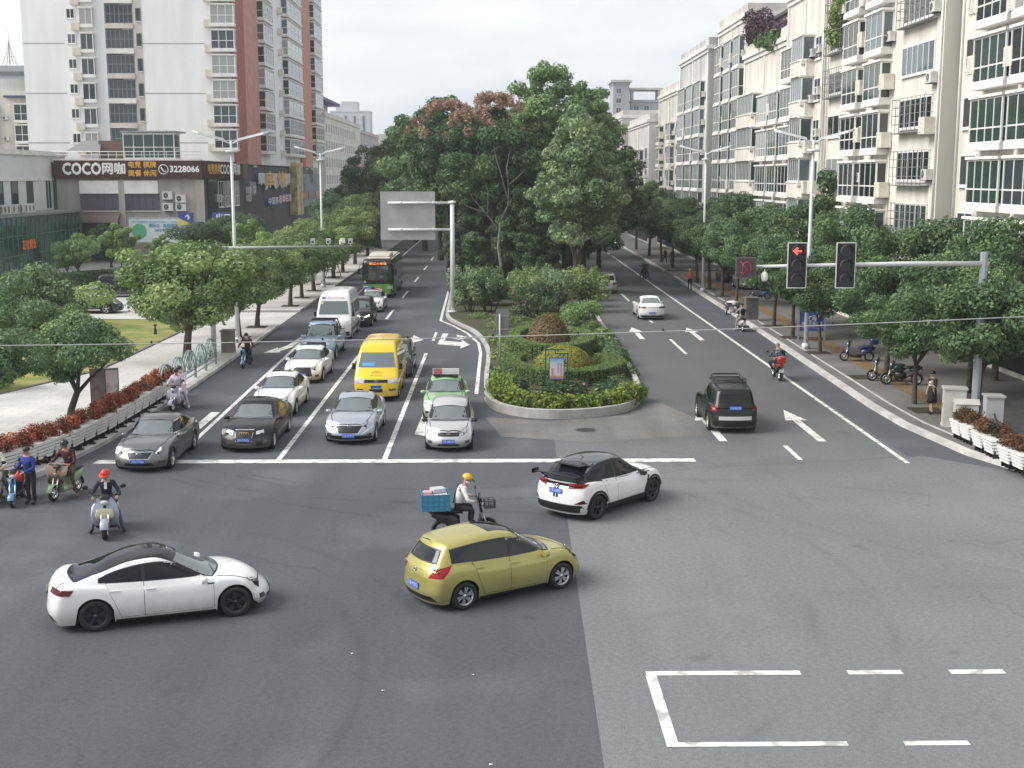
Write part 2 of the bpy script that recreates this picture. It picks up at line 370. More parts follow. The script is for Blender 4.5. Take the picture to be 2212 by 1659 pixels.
def car(name, label, cat, loc, rz, kind='sedan', L=4.7, Wd=1.8, H=None, wb=2.7, fo=.88, r=.325, col=None, plate='川E·A5218', rim=ALU, spokes=5, style=0,
        roof=None, glass=GLASS, ws=WSGL, heads=None, headm=LENS, grille=None, grillem=BLACK, tails=None, tailm=RED, lowf=None, sunroof=None, cabcol=None, trim=False, clad=False, doors=True, chrome=False,
        plate_z=(.42, .70), pcol=None, group=None, extra=None, bumper=None):
    P = PROF[kind]; H = H or P['H']; k = H / P['H']; c0 = P['clear']
    root = thing(name, label, cat, loc, rz, group)
    xf = L - fo; xr = xf - wb; ra = r + .055; hw = Wd / 2; X0 = L / 2   # local origin: middle of the car
    top = [(a * L, b * k) for a, b in P['top']]
    zt = lambda x: ips(top, x)
    st = sorted(set([i / 40 * L for i in range(41)] + [xc + ra * math.cos(math.pi * q / 10) for xc in (xf, xr) for q in range(11)] + [xc + sg * (ra + .02) for xc in (xf, xr) for sg in (-1, 1)]))
    st = [x for i, x in enumerate(st) if 0 <= x <= L and (i == 0 or x - st[i - 1] > .012)]
    ns, ntt, nu = len(st) - 1, 12, 8
    G, F = grid_box(ns, ntt, nu)
    def bodyp(i, j, kk):
        t = 2 * j / ntt - 1; u = kk / nu; xl = st[i]; s = xl / L
        fr = max(0, (s - .72) / .28) ** 2; rr = max(0, (.24 - s) / .24) ** 2
        nose = ips([(0, .09), (.3, 0), (.6, .02), (.85, .09), (1, .2)], u); tail = ips([(0, .1), (.3, 0), (.55, .03), (.9, .05), (1, .10)], u)
        x = xl - fr * (nose + .36 * abs(t) ** 2.6) + rr * (tail + .2 * abs(t) ** 3)
        zb = c0
        side = j in (0, ntt)
        if side:
            for xc in (xf, xr):
                if abs(x - xc) < ra: zb = max(zb, r + math.sqrt(ra * ra - (x - xc) ** 2))
        z = zb + (zt(xl) - .02 - zb) * u
        uu = (z - c0) / max(.1, zt(xl) - c0)
        w = hw * ips([(0, .93), (.2, .985), (.5, 1.0), (.75, .985), (.92, .95), (1, .885)], uu) * (1 - .07 * abs(2 * s - 1) ** 3.5)
        if kk == nu: z += .045 * (1 - t * t)
        return Vector((x - X0, t * w, z))
    V, Fb = smooth_mesh([bodyp(*g) for g in G], F, 2)
    # cabin
    ca = [a * L for a in P['cab']]; pk = P['peak'] * L; dr = P['drop']
    G2, F2 = grid_box(18, 10, 6)
    wbelt = hw * .905; wroof = hw * P['wr'] / .9 * 1.03
    def roofz(x):
        return H - .02 - (dr[0] * ((pk - x) / (pk - ca[1])) ** 2 if x < pk else dr[1] * ((x - pk) / (ca[2] - pk)) ** 2)
    def cabp(i, j, kk):
        s = i / 18; t = 2 * j / 10 - 1; u = kk / 6
        xb = ca[0] + (ca[3] - ca[0]) * s; xt = ca[1] + (ca[2] - ca[1]) * s
        x = xb + (xt - xb) * u ** .92; x += (-.20 * t * t) * max(0, s - .6) / .4 + (.12 * t * t) * max(0, .4 - s) / .4
        zb = zt(min(max(xb, 0), L)) - .07; z = zb + (roofz(xt) - zb) * u
        w = (wbelt + (wroof - wbelt) * u ** 1.15) * (1 - .10 * abs(2 * s - 1) ** 3)
        if kk == 6: z += .05 * (1 - t * t)
        return Vector((x - X0, t * w, z))
    Vc, Fc = smooth_mesh([cabp(*g) for g in G2], F2, 2)
    bvh = BVHTree.FromPolygons(V + Vc, Fb + [tuple(i + len(V) for i in f) for f in Fc])
    B = MB(); B.add(V, Fb, 0, True); B.add(Vc, Fc, 2 if cabcol else 0, True)
    B.bx(.25 - X0, L - .3 - X0, -hw + .3, hw - .3, c0 - .03, c0 + .5, 1)
    bm_ = B.obj('body', [col, BLACK] + ([cabcol] if cabcol else []), root, fix=False)
    def part(nm, f, m, parent=root):
        q = MB(); f(q); return q.obj(nm, m, parent, fix=False)
    xs = lambda a: a * L - X0
    # glass outlines follow the cabin
    def silh(x):
        if x > ca[2]: return roofz(ca[2]) + (zt(ca[3]) - roofz(ca[2])) * (x - ca[2]) / (ca[3] - ca[2])
        if x < ca[1]: return roofz(ca[1]) + (zt(max(ca[0], 0)) - roofz(ca[1])) * (ca[1] - x) / (ca[1] - ca[0])
        return roofz(x)
    lo_, up_ = [], []
    for i in range(61):
        x = ca[0] + (ca[3] - ca[0]) * i / 60; a = zt(x) + .035; b = silh(x) - (.11 if x > ca[1] else .13)
        if b - a > .035 and x < ca[3] - .12 and x > ca[0] + (.46 if kind in ('hatch', 'suv', 'coupe_suv') else .12): lo_.append((x - X0, a)); up_.append((x - X0, b))
    cut = lambda pts, a, b: [(max(min(p[0], b), a), p[1]) for p in pts if a - .06 <= p[0] <= b + .06]
    x0, x1 = lo_[0][0], lo_[-1][0]
    pb = (ca[2] + ca[1]) / 2 + .02 * L - X0 if kind != 'pickup' else (ca[2] * .55 + ca[1] * .45) - X0
    if kind in ('hatch', 'suv'): pb = .47 * L - X0
    def both(nm, f, m, n=1):
        for a in 'LR': part(nm, lambda q, a=a: f(q, a), m)
    def wtrim(q, a):
        panel(q, bvh, a, [(p[0], p[1] - .02) for p in lo_], [(p[0], p[1] + .02) for p in up_], 24, 4, .004)
    both('window_trim', wtrim, CHROME if chrome else DARKT)
    for a in 'LR':
        for u0, u1 in ((x0, pb - .035), (pb + .035, x1)):
            l_, u_ = cut(lo_, u0, u1), cut(up_, u0, u1)
            if len(l_) > 1: part('side_window', lambda q: panel(q, bvh, a, l_, u_, 14, 5, .008), glass)
    yb, yt = wbelt * .90, wroof * .90
    bow = lambda y, w: .2 * (y / w) ** 2
    def screen(q, front, inset, off, m=0):
        n = 12; lo, up = [], []
        for i in range(n + 1):
            t = 2 * i / n - 1
            if front:
                lo.append((ca[3] - .05 - inset - X0 - .2 * t * t * .9, t * (yb - inset))); up.append((ca[2] + .06 + inset - X0 - .1 * t * t, t * (yt - inset)))
            else:
                lo.append((ca[0] + .10 + inset - X0 + .12 * t * t, t * (yb * .88 - inset))); up.append((ca[1] + .0 - inset - X0 + .06 * t * t, t * (yt * .92 - inset)))
        panel(q, bvh, 'T', lo, up, 14, 8, off, m)
    def screen_steep(q, inset, off, m=0):
        z0, z1 = zt(ca[0]) + .07, roofz(ca[1]) - .09
        panel(q, bvh, 'B', [(-yb * .82 + inset, z0 + inset), (yb * .82 - inset, z0 + inset)], [(-yt * .86 + inset, z1 - inset), (yt * .86 - inset, z1 - inset)], 14, 8, off, m)
    part('windscreen', lambda q: (screen(q, True, 0, .004, 1), screen(q, True, .035, .008, 0)), [ws, BLACK])
    if ca[1] - ca[0] > .55: part('rear_window', lambda q: (screen(q, False, 0, .004, 1), screen(q, False, .03, .008, 0)), [glass, BLACK])
    else: part('rear_window', lambda q: (screen_steep(q, 0, .004, 1), screen_steep(q, .03, .008, 0)), [glass, BLACK])
    if roof:
        part('roof_panel', lambda q: panel(q, bvh, 'T', [(ca[1] - .12 - X0, -wroof * .93), (ca[2] + .12 - X0, -wroof * .93)], [(ca[1] - .12 - X0, wroof * .93), (ca[2] + .12 - X0, wroof * .93)], 14, 10, .005), roof)
    if sunroof:
        a, b = sunroof; part('sunroof', lambda q: panel(q, bvh, 'T', [(a * L - X0, -.42), (b * L - X0, -.42)], [(a * L - X0, .42), (b * L - X0, .42)], 8, 8, .008), GLASS)
    # doors
    if doors:
        dx = [(xr + ra * .62, pb + X0 - .0), (pb + X0 + .012, xf - ra - .06)]
        for a in 'LR':
            for n_, (u0, u1) in enumerate(dx):
                q = MB(); zb = c0 + .10; e = .5 if n_ == 0 else 0
                lo = [(u0 - X0 + (ra * .75 if n_ == 0 else 0), zb), (u1 - X0, zb)]
                mid = lambda o: [(u0 - X0 - o, zt(u0 + .1) + .012 + o), (u1 - X0 + o, zt(u1) + .012 + o)]
                panel(q, bvh, a, [(lo[0][0] - .008, zb - .008), (lo[1][0] + .008, zb - .008)], mid(.008), 8, 8, .003, 1)
                panel(q, bvh, a, lo, mid(0), 8, 8, .006, 0)
                d = q.obj('door', [col, BLACK], root, fix=False)
                hx = u0 + .17 if n_ == 0 else u0 + .13; hz = zt(hx) - .14
                p, nrm = onbody(bvh, a, hx - X0, hz)
                q = MB(); q.box(p + nrm * .016, (.19, .028, .026), 0)
                q.obj('handle', CHROME if chrome else col, d, fix=False)
    # bonnet and boot shut lines, wipers
    def seam(q, pts, w=.011): panel(q, bvh, 'T', [(x - w * (abs(d) < .5), y - w * (abs(d) >= .5)) for x, y, d in pts], [(x + w * (abs(d) < .5), y + w * (abs(d) >= .5)) for x, y, d in pts], 16, 1, .005)
    xc_, xn = ca[3] - .02 - X0, L - .30 - X0
    def bonnet(q):
        for sg in (1, -1): seam(q, [(xc_ - .12, sg * hw * .80, 1), ((xc_ + xn) / 2, sg * hw * .76, 1), (xn - .02, sg * hw * .60, 1)])
        seam(q, [(xn - .02, -hw * .60, 0), (xn + .06, 0, 0), (xn - .02, hw * .60, 0)])
    part('bonnet_seam', bonnet, BLACK)
    if ca[0] > .3: [part('boot_seam', lambda q: seam(q, [(ca[0] + .05 - X0, sg * hw * .72, 1), (.16 - X0, sg * hw * .66, 1)]), BLACK) for sg in (1, -1)]
    def wipers(q):
        for y0, y1 in ((.05, .58), (-.55, .0)): panel(q, bvh, 'T', [(ca[3] - .13 - X0 - .12 * (y0 / yb) ** 2, y0), (ca[3] - .25 - X0 - .12 * (y1 / yb) ** 2, y1)], [(ca[3] - .11 - X0 - .12 * (y0 / yb) ** 2, y0), (ca[3] - .235 - X0 - .12 * (y1 / yb) ** 2, y1)], 10, 1, .018)
    part('wiper', wipers, BLACK)
    # sill / cladding
    def sills(q, a):
        panel(q, bvh, a, [(xr + ra + .02 - X0, c0 + .005), (xf - ra - .02 - X0, c0 + .005)], [(xr + ra + .02 - X0, c0 + (.16 if clad else .055)), (xf - ra - .02 - X0, c0 + (.16 if clad else .055))], 8, 2, .009)
    both('sill', sills, BLACK)
    if clad:
        for a in 'LR':
            for xc in (xf, xr):
                def arch(q):
                    lo = [(xc + (ra - .005) * math.cos(math.pi * i / 14) - X0, r + (ra + .012) * math.sin(math.pi * i / 14)) for i in range(15)]
                    up = [(xc + (ra + .07) * math.cos(math.pi * i / 14) - X0, r + (ra + .08) * math.sin(math.pi * i / 14)) for i in range(15)]
                    panel(q, bvh, a, lo, up, 14, 1, .008)
                part('arch_trim', arch, BLACK)
    # front
    heads = heads or [(.50, .60), (1.0, .68), (1.08, .79), (.54, .70)]
    def quad(q, ax, pts, off=.008, m=0, sg=1, nu_=8, nv_=4):
        p = [(sg * a * hw, b * k) for a, b in pts]; panel(q, bvh, ax, [p[0], p[1]], [p[3], p[2]], nu_, nv_, off, m)
    def cquad(q, end, pts, off=.01, m=0, sg=1, nu_=12, nv_=6):
        # lamps wrap round the corner of the body: rays run towards a point inside the corner
        C = Vector((L - .62 - X0 if end > 0 else .55 - X0, sg * (hw - .62), 0)); a0 = (hw - .62) / hw; vs = []
        for j in range(nv_ + 1):
            for i in range(nu_ + 1):
                f, g = i / nu_, j / nv_
                lo = [pts[0][d] + (pts[1][d] - pts[0][d]) * f for d in (0, 1)]; up = [pts[3][d] + (pts[2][d] - pts[3][d]) * f for d in (0, 1)]
                a, z = lo[0] + (up[0] - lo[0]) * g, (lo[1] + (up[1] - lo[1]) * g) * k
                ph = (a - a0) / (1.28 - a0) * math.pi / 2; d = Vector((end * math.cos(ph), sg * math.sin(ph), 0)); c = C + Vector((0, 0, z))
                h, n, _, _ = bvh.ray_cast(c + d * 3, -d)
                if n.dot(d) < 0: n = -n
                vs.append(h + n * off)
        fs = [(j * (nu_ + 1) + i, j * (nu_ + 1) + i + 1, (j + 1) * (nu_ + 1) + i + 1, (j + 1) * (nu_ + 1) + i) for j in range(nv_) for i in range(nu_)]
        if sg * end < 0: fs = [x[::-1] for x in fs]
        q.add(vs, fs, m, True)
    for sg in (1, -1):
        h = part('headlight', lambda q: (cquad(q, 1, heads, .008, 1, sg), cquad(q, 1, [(heads[0][0] + .02, heads[0][1] + .012), (heads[1][0] - .03, heads[1][1] + .012), (heads[2][0] - .03, heads[2][1] - .012), (heads[3][0] + .02, heads[3][1] - .012)], .013, 0, sg)), [headm, DLENS])
    gl = grille or [(-.42, .48), (.42, .48), (.46, .68), (-.46, .68)]
    if gl != 'none':
        def gr(q):
            p = [(a * hw, b * k) for a, b in gl]
            cx, cz = 0, sum(b for a, b in p) / 4
            ex = [(a * 1.05, cz + (b - cz) * 1.16) for a, b in p]
            panel(q, bvh, 'F', [ex[0], ex[1]], [ex[3], ex[2]], 12, 4, .005, 1)
            panel(q, bvh, 'F', [p[0], p[1]], [p[3], p[2]], 12, 4, .010, 0)
            for i in range(1, 5):
                f = i / 5; a, b = [(p[0][j] + (p[3][j] - p[0][j]) * f, p[1][j] + (p[2][j] - p[1][j]) * f)[0] for j in (0, 1)], [(p[1][j] + (p[2][j] - p[1][j]) * f) for j in (0, 1)]
                panel(q, bvh, 'F', [(a[0] * .97, a[1] - .006), (b[0] * .97, b[1] - .006)], [(a[0] * .97, a[1] + .006), (b[0] * .97, b[1] + .006)], 12, 1, .014, 2)
        part('grille', gr, [grillem, CHROME, DALU])
    lf = lowf or [(-.62, .27), (.62, .27), (.55, .39), (-.55, .39)]
    part('front_intake', lambda q: quad(q, 'F', lf, .008, 0, 1, 12, 3), BLACK)
    for sg in (1, -1): part('fog_lamp', lambda q: quad(q, 'F', [(.66, .32), (.86, .33), (.84, .43), (.68, .42)], .008, 0, sg), DLENS)
    p, n_ = onbody(bvh, 'F', 0, plate_z[0] * k)
    if plate: plate_mesh(plate, True, pcol or PLATE).obj('number_plate', [pcol or PLATE, WHITE], root, p + Vector((.012, 0, 0)), fix=False)
    # rear
    tails = tails or [(.55, .78), (1.12, .80), (1.18, .92), (.58, .93)]
    for sg in (1, -1):
        def tl(q):
            cquad(q, -1, tails, .012, 0, sg)
        part('tail_light', tl, tailm)
    p, n_ = onbody(bvh, 'B', 0, plate_z[1] * k)
    if plate: plate_mesh(plate, False, pcol or PLATE).obj('number_plate', [pcol or PLATE, WHITE], root, p + Vector((-.012, 0, 0)), fix=False)
    part('rear_bumper', lambda q: quad(q, 'B', bumper or [(-.8, c0 + .06), (.8, c0 + .06), (.7, .36), (-.7, .36)], .009, 0, 1, 12, 3), BLACK)
    # mirrors and wheels
    for sg in (1, -1):
        q = MB(); zz = zt(ca[3] - .35) - .01; xx = ca[3] - .42 - X0; yy = wbelt * .99 + .03
        zz -= .04; q.tube([(xx, sg * (yy - .08), zz - .05), (xx, sg * (yy + .03), zz - .02)], .024, 6, 1)
        q.loft([(xx + .07, zz + .02, .03, .03, 0), (xx + .05, zz + .02, .085, .055, 0), (xx - .03, zz + .02, .105, .07, 0), (xx - .06, zz + .02, .10, .065, 0)], 12, 0, 3); q.xf(Matrix.Translation((0, sg * (yy + .09), 0)), len(q.v) - 48 - 24)
        q.obj('side_mirror', [BLACK if clad or name == 'silver_hatchback' else col, BLACK], root, fix=False)
        for xc in (xf, xr): wheel(root, xc - X0, sg * (hw - .125), r, .22, rim, spokes, style)
    c = dict(root=root, bvh=bvh, part=part, quad=quad, hw=hw, X0=X0, L=L, H=H, ca=ca, xf=xf, xr=xr, ra=ra, r=r, col=col, zt=zt, wroof=wroof, k=k, both=both, roofz=roofz, wbelt=wbelt, c0=c0)
    if extra: extra(c)
    return c
def emblem(c, kind, z, front=True, m=CHROME):
    q = MB(); p, n = onbody(c['bvh'], 'F' if front else 'B', 0, z); s = 1 if front else -1
    def ring(y, rx, rz_, t=.008):
        q.tube([(p.x + s * .02, y + rx * math.cos(a * math.pi / 10), z + rz_ * math.sin(a * math.pi / 10)) for a in range(21)], t, 6, 0, False)
    if kind == 'rings':
        for i in range(4): ring((i - 1.5) * .075, .05, .05)
    elif kind == 'oval': ring(0, .08, .045); q.tube([(p.x + s * .02, -.02, z - .04), (p.x + s * .02, 0, z + .03), (p.x + s * .02, .02, z - .04)], .008, 6)
    elif kind == 'bar': q.box((p.x + s * .015, 0, z), (.02, .16, .035)); q.box((p.x + s * .017, 0, z), (.02, .06, .06))
    else: ring(0, .05, .05); q.box((p.x + s * .015, 0, z), (.015, .1, .018))
    q.obj('emblem', m, c['root'], fix=False)
def antenna(c, f):
    q = MB(); x = f * c['L'] - c['X0']; z = c['roofz'](f * c['L']) + .03
    q.tube([(x, 0, z), (x - .25, 0, z + .12)], [.012, .004], 5); q.obj('antenna', BLACK, c['root'])

# vans and buses: one deformed box
def van(name, label, cat, loc, rz, top, L, Wd, wb, fo, r, col, sec, clear=.25, doors=True, rim=ALU, nosecurve=.25, group=None):
    root = thing(name, label, cat, loc, rz, group); X0 = L / 2; hw = Wd / 2; xf = L - fo; xr = xf - wb; ra = r + .06
    zt = lambda x: ips(top, x)
    st = sorted(set([i / 60 * L for i in range(61)] + [xc + ra * math.cos(math.pi * q / 10) for xc in (xf, xr) for q in range(11)] + [xc + sg * (ra + .02) for xc in (xf, xr) for sg in (-1, 1)]))
    st = [x for i, x in enumerate(st) if 0 <= x <= L and (i == 0 or x - st[i - 1] > .012)]
    ns, ntt, nu = len(st) - 1, 12, 12; G, F = grid_box(ns, ntt, nu)
    def bp(i, j, kk):
        t = 2 * j / ntt - 1; u = kk / nu; xl = st[i]; s = xl / L
        fr = max(0, (s - .8) / .2) ** 2; rr = max(0, (.1 - s) / .1) ** 2
        x = xl - fr * (nosecurve * abs(t) ** 2.6 + .05 * u) + rr * (.12 * abs(t) ** 4 + .04 * u)
        zb = clear
        if j in (0, ntt):
            for xc in (xf, xr):
                if abs(x - xc) < ra: zb = max(zb, r + math.sqrt(ra * ra - (x - xc) ** 2))
        z = zb + (zt(xl) - zb) * u
        w = hw * ips(sec, z)
        if kk == nu: z += .05 * (1 - t * t)
        return Vector((x - X0, t * w, z))
    V, Fb = smooth_mesh([bp(*g) for g in G], F, 2); bvh = BVHTree.FromPolygons(V, Fb)
    B = MB(); B.add(V, Fb, 0, True); B.bx(.2 - X0, L - .25 - X0, -hw + .33, hw - .33, clear - .03, clear + .5, 1)
    B.obj('body', [col, BLACK], root, fix=False)
    for sg in (1, -1):
        for xc in (xf, xr): wheel(root, xc - X0, sg * (hw - .14), r, .24, rim, 5)
    def part(nm, f, m, parent=root):
        q = MB(); f(q); return q.obj(nm, m, parent, fix=False)
    def pan(nm, ax, pts, m, off=.007, nu_=10, nv_=6):
        return part(nm, lambda q: panel(q, bvh, ax, [pts[0], pts[1]], [pts[3], pts[2]], nu_, nv_, off), m)
    return dict(root=root, bvh=bvh, part=part, pan=pan, hw=hw, X0=X0, L=L, xf=xf, xr=xr, zt=zt)
def vmirror(c, x, y, z, m=BLACK, d=(.07, .14, .26)):
    for sg in (1, -1):
        q = MB(); q.box((x, sg * (y + .14), z), d); q.tube([(x, sg * (y - .05), z - .1), (x, sg * (y + .12), z - .06)], .02, 6); q.obj('side_mirror', m, c['root'])
# ------------------------------------------------------------------ ground, roads, pavements, markings
def asphalt(name, col, var=.12, rings=(), stain=.0, fade=False):
    m = bpy.data.materials.new(name); m.use_nodes = True; t = m.node_tree; p = t.nodes['Principled BSDF']; l = t.links
    g = t.nodes.new('ShaderNodeTexCoord')
    def noise(sc, det, lo, hi, a, b, sx=1., sy=1.):
        n = t.nodes.new('ShaderNodeTexNoise'); n.inputs['Scale'].default_value = sc; n.inputs['Detail'].default_value = det
        mp_ = t.nodes.new('ShaderNodeMapping'); mp_.inputs['Scale'].default_value = (sx, sy, 1)
        l.new(g.outputs['Object'], mp_.inputs[0]); l.new(mp_.outputs[0], n.inputs['Vector'])
        r = t.nodes.new('ShaderNodeMapRange'); r.inputs[1].default_value = lo; r.inputs[2].default_value = hi; r.inputs[3].default_value = a; r.inputs[4].default_value = b
        l.new(n.outputs[0], r.inputs[0]); return r.outputs[0], n
    def mul(a, b):
        x = t.nodes.new('ShaderNodeMath'); x.operation = 'MULTIPLY'; l.new(a, x.inputs[0]); l.new(b, x.inputs[1]); return x.outputs[0]
    v, _ = noise(.09, 5, .3, .7, 1 - var * 1.3, 1 + var * 1.3)
    f, nf = noise(38, 2, .25, .75, .78, 1.24); v = mul(v, f)
    f2, _ = noise(9, 3, .3, .7, .9, 1.1); v = mul(v, f2)
    w, _ = noise(.8, 3, .35, .7, 1 + var * .5, 1 - var * .6, 1, .07); v = mul(v, w)          # worn wheel tracks along the road
    s, _ = noise(.21, 7, .53, .78, 1, 1 + stain); v = mul(v, s)                                # pale scuffs
    d_, _ = noise(.6, 8, .66, .74, 1, .72); v = mul(v, d_)
    rm, _ = noise(.5, 4, .42, .62, 0, 1)
    for cx, cy, rr, wd, k in rings:                                                              # curved tyre marks
        sb = t.nodes.new('ShaderNodeVectorMath'); sb.operation = 'DISTANCE'; l.new(g.outputs['Object'], sb.inputs[0]); sb.inputs[1].default_value = (cx, cy, 0)
        a = t.nodes.new('ShaderNodeMath'); a.operation = 'SUBTRACT'; l.new(sb.outputs['Value'], a.inputs[0]); a.inputs[1].default_value = rr
        b = t.nodes.new('ShaderNodeMath'); b.operation = 'ABSOLUTE'; l.new(a.outputs[0], b.inputs[0])
        c = t.nodes.new('ShaderNodeMapRange'); c.inputs[1].default_value = 0; c.inputs[2].default_value = wd; c.inputs[3].default_value = k; c.inputs[4].default_value = 1
        l.new(b.outputs[0], c.inputs[0]); cj = t.nodes.new('ShaderNodeMix'); cj.inputs[2].default_value = 1; l.new(rm, cj.inputs[0]); l.new(c.outputs[0], cj.inputs[3]); v = mul(v, cj.outputs[0])
    if fade:                                                                                     # the junction is worn paler than the carriageway
        sp = t.nodes.new('ShaderNodeSeparateXYZ'); l.new(g.outputs['Object'], sp.inputs[0]); o_, _ = noise(.25, 4, .3, .7, -4, 4)
        ad = t.nodes.new('ShaderNodeMath'); ad.operation = 'ADD'; l.new(sp.outputs[1], ad.inputs[0]); l.new(o_, ad.inputs[1])
        fr_ = t.nodes.new('ShaderNodeMapRange'); fr_.interpolation_type = 'SMOOTHSTEP'; fr_.inputs[1].default_value = 33; fr_.inputs[2].default_value = 54; fr_.inputs[3].default_value = 1; fr_.inputs[4].default_value = .60
        l.new(ad.outputs[0], fr_.inputs[0]); v = mul(v, fr_.outputs[0])
    vo = t.nodes.new('ShaderNodeTexVoronoi'); vo.feature = 'DISTANCE_TO_EDGE'; vo.inputs['Scale'].default_value = .11
    dn = t.nodes.new('ShaderNodeTexNoise'); dn.inputs['Scale'].default_value = .9; dn.inputs['Detail'].default_value = 6
    dm = t.nodes.new('ShaderNodeVectorMath'); dm.operation = 'MULTIPLY_ADD'; dm.inputs[1].default_value = (1.6, 1.6, 0); l.new(dn.outputs['Color'], dm.inputs[0]); l.new(g.outputs['Object'], dm.inputs[2])
    l.new(g.outputs['Object'], dn.inputs['Vector']); l.new(dm.outputs[0], vo.inputs['Vector'])
    ck = t.nodes.new('ShaderNodeMapRange'); ck.inputs[1].default_value = .0; ck.inputs[2].default_value = .0045; ck.inputs[3].default_value = .82; ck.inputs[4].default_value = 1; l.new(vo.outputs['Distance'], ck.inputs[0])
    cm_, _ = noise(.13, 2, .52, .60, 0, 1); cx_ = t.nodes.new('ShaderNodeMix'); cx_.inputs[2].default_value = 1; l.new(cm_, cx_.inputs[0]); l.new(ck.outputs[0], cx_.inputs[3]); v = mul(v, cx_.outputs[0])
    mixc = t.nodes.new('ShaderNodeVectorMath'); mixc.operation = 'SCALE'; mixc.inputs[0].default_value = col
    l.new(v, mixc.inputs['Scale']); l.new(mixc.outputs[0], p.inputs['Base Color'])
    p.inputs['Roughness'].default_value = .82; p.inputs['Specular IOR Level'].default_value = .3
    bp_ = t.nodes.new('ShaderNodeBump'); bp_.inputs['Strength'].default_value = .45; bp_.inputs['Distance'].default_value = .012
    l.new(nf.outputs[0], bp_.inputs['Height']); l.new(bp_.outputs[0], p.inputs['Normal'])
    return m
def paving(name, col, bw, bh, mortar=.012, var=.10, col2=None):
    m = bpy.data.materials.new(name); m.use_nodes = True; t = m.node_tree; p = t.nodes['Principled BSDF']; l = t.links
    g = t.nodes.new('ShaderNodeTexCoord'); br = t.nodes.new('ShaderNodeTexBrick')
    br.inputs['Scale'].default_value = 1; br.inputs['Brick Width'].default_value = bw; br.inputs['Row Height'].default_value = bh; br.inputs['Mortar Size'].default_value = mortar
    c2 = col2 or [x * (1 - var) for x in col]
    br.inputs['Color1'].default_value = tuple(col) + (1,); br.inputs['Color2'].default_value = tuple(c2) + (1,); br.inputs['Mortar'].default_value = tuple(x * .55 for x in col) + (1,)
    n = t.nodes.new('ShaderNodeTexNoise'); n.inputs['Scale'].default_value = .35; n.inputs['Detail'].default_value = 6
    r = t.nodes.new('ShaderNodeMapRange'); r.inputs[1].default_value = .3; r.inputs[2].default_value = .7; r.inputs[3].default_value = .78; r.inputs[4].default_value = 1.15
    sc = t.nodes.new('ShaderNodeVectorMath'); sc.operation = 'SCALE'
    l.new(g.outputs['Object'], br.inputs['Vector']); l.new(g.outputs['Object'], n.inputs['Vector']); l.new(n.outputs[0], r.inputs[0])
    l.new(br.outputs[0], sc.inputs[0]); l.new(r.outputs[0], sc.inputs['Scale']); l.new(sc.outputs[0], p.inputs['Base Color']); p.inputs['Roughness'].default_value = .8
    return m
ASPH = asphalt('asphalt_dark', (.088, .093, .104), .13, [(-2, 47, 9.6, .16, .72), (-2, 47, 11.1, .16, .74), (6, 56, 22, .2, .8), (6, 56, 23.6, .2, .8), (-14, 22, 13, .2, .85), (-14, 22, 11.5, .2, .85)], .7)
ASPHL = asphalt('asphalt_worn', (.178, .182, .190), .07, [(-6, 28, 13, .2, .86), (-6, 28, 14.6, .2, .86), (4, 20, 17, .25, .88), (4, 20, 18.7, .25, .9), (22, 42, 16, .25, .88), (22, 42, 14.4, .25, .9), (12, 8, 20, .3, .9)], .14, True)
ASPHM = ASPHL
MARK = mat('road_paint', (.76, .75, .72), .6, var=.3, col2=(.40, .40, .39), scale=2.6, detail=12, thr=(.37, .50), bump=.15)
PAVEL = paving('pavement_slabs', (.56, .55, .53), .9, .45, .01, .07)
PAVER = paving('pavement_dark_slabs', (.20, .195, .185), .5, .25, .01, .16)
PAVEP = paving('forecourt_slabs', (.55, .54, .52), 1.2, .6, .01, .06)
TACT = paving('tactile_strip_shadowed', (.23, .155, .07), .3, .3, .012, .2)  # yellow muted: the shadow over the strip is put into its colour
KERB = mat('kerb_stone', (.56, .55, .53), .75, var=.18, scale=1.2, detail=7, bump=.3)
SOIL = mat('soil', (.075, .055, .04), .9, var=.3, scale=4, bump=.8)
GRASSM = mat('lawn_grass', (.15, .21, .04), .9, col2=(.30, .29, .09), var=.2, scale=.55, thr=(.4, .62), detail=9, bump=1., bscale=60)
GROUND = mat('far_ground', (.16, .16, .15), .9, var=.2, scale=.02)
def struct(name, mb, m, **k): return tag(mb.obj(name, m, **k), kind='structure')
b = MB(); b.sheet([(-5000, -300), (5000, -300), (5000, 7000), (-5000, 7000)], -.03); struct('ground', b, GROUND)
b = MB(); b.sheet([(-120, -12), (120, -12), (120, 39), (20, 39), (20, 420), (-17, 420), (-17, 39), (-120, 39)], 0); struct('road', b, ASPH)
b = MB()
b.sheet([(1.99, 34.0), (1.74, 19), (1.55, 8), (1.4, -12), (60, -12), (60, 34.2), (23, 34.8), (18.6, 37.4), (16.2, 40.0), (14.6, 41.8), (12, 41.2), (9, 40.6), (6.6, 40.2), (4.2, 38.6)], .004)
struct('road_worn_patch', b, ASPHL)
b = MB()
b.sheet([(1.99, 34.02), (4.2, 38.62), (6.6, 40.22), (9, 40.62), (12, 41.22), (14.0, 41.75), (13.95, 47), (14.2, 150), (14.3, 300), (7.6, 300), (7.2, 95), (6.9, 60), (5.4, 49.6), (2.2, 48.2), (2.05, 41)], .004)
struct('carriageway_patch', b, ASPHM)
for x_, y_ in ((3.4, 46.4),):
    b = MB(); b.lathe([(0, 0.012), (.36, .012), (.37, .006)], 24, 0, (x_, y_, 0)); b.lathe([(.38, .010), (.46, .010)], 24, 1, (x_, y_, 0)); struct('manhole_cover', b, [mat('cast_iron', (.05, .048, .046), .55, .6, bump=.8, bscale=30), ASPHL])
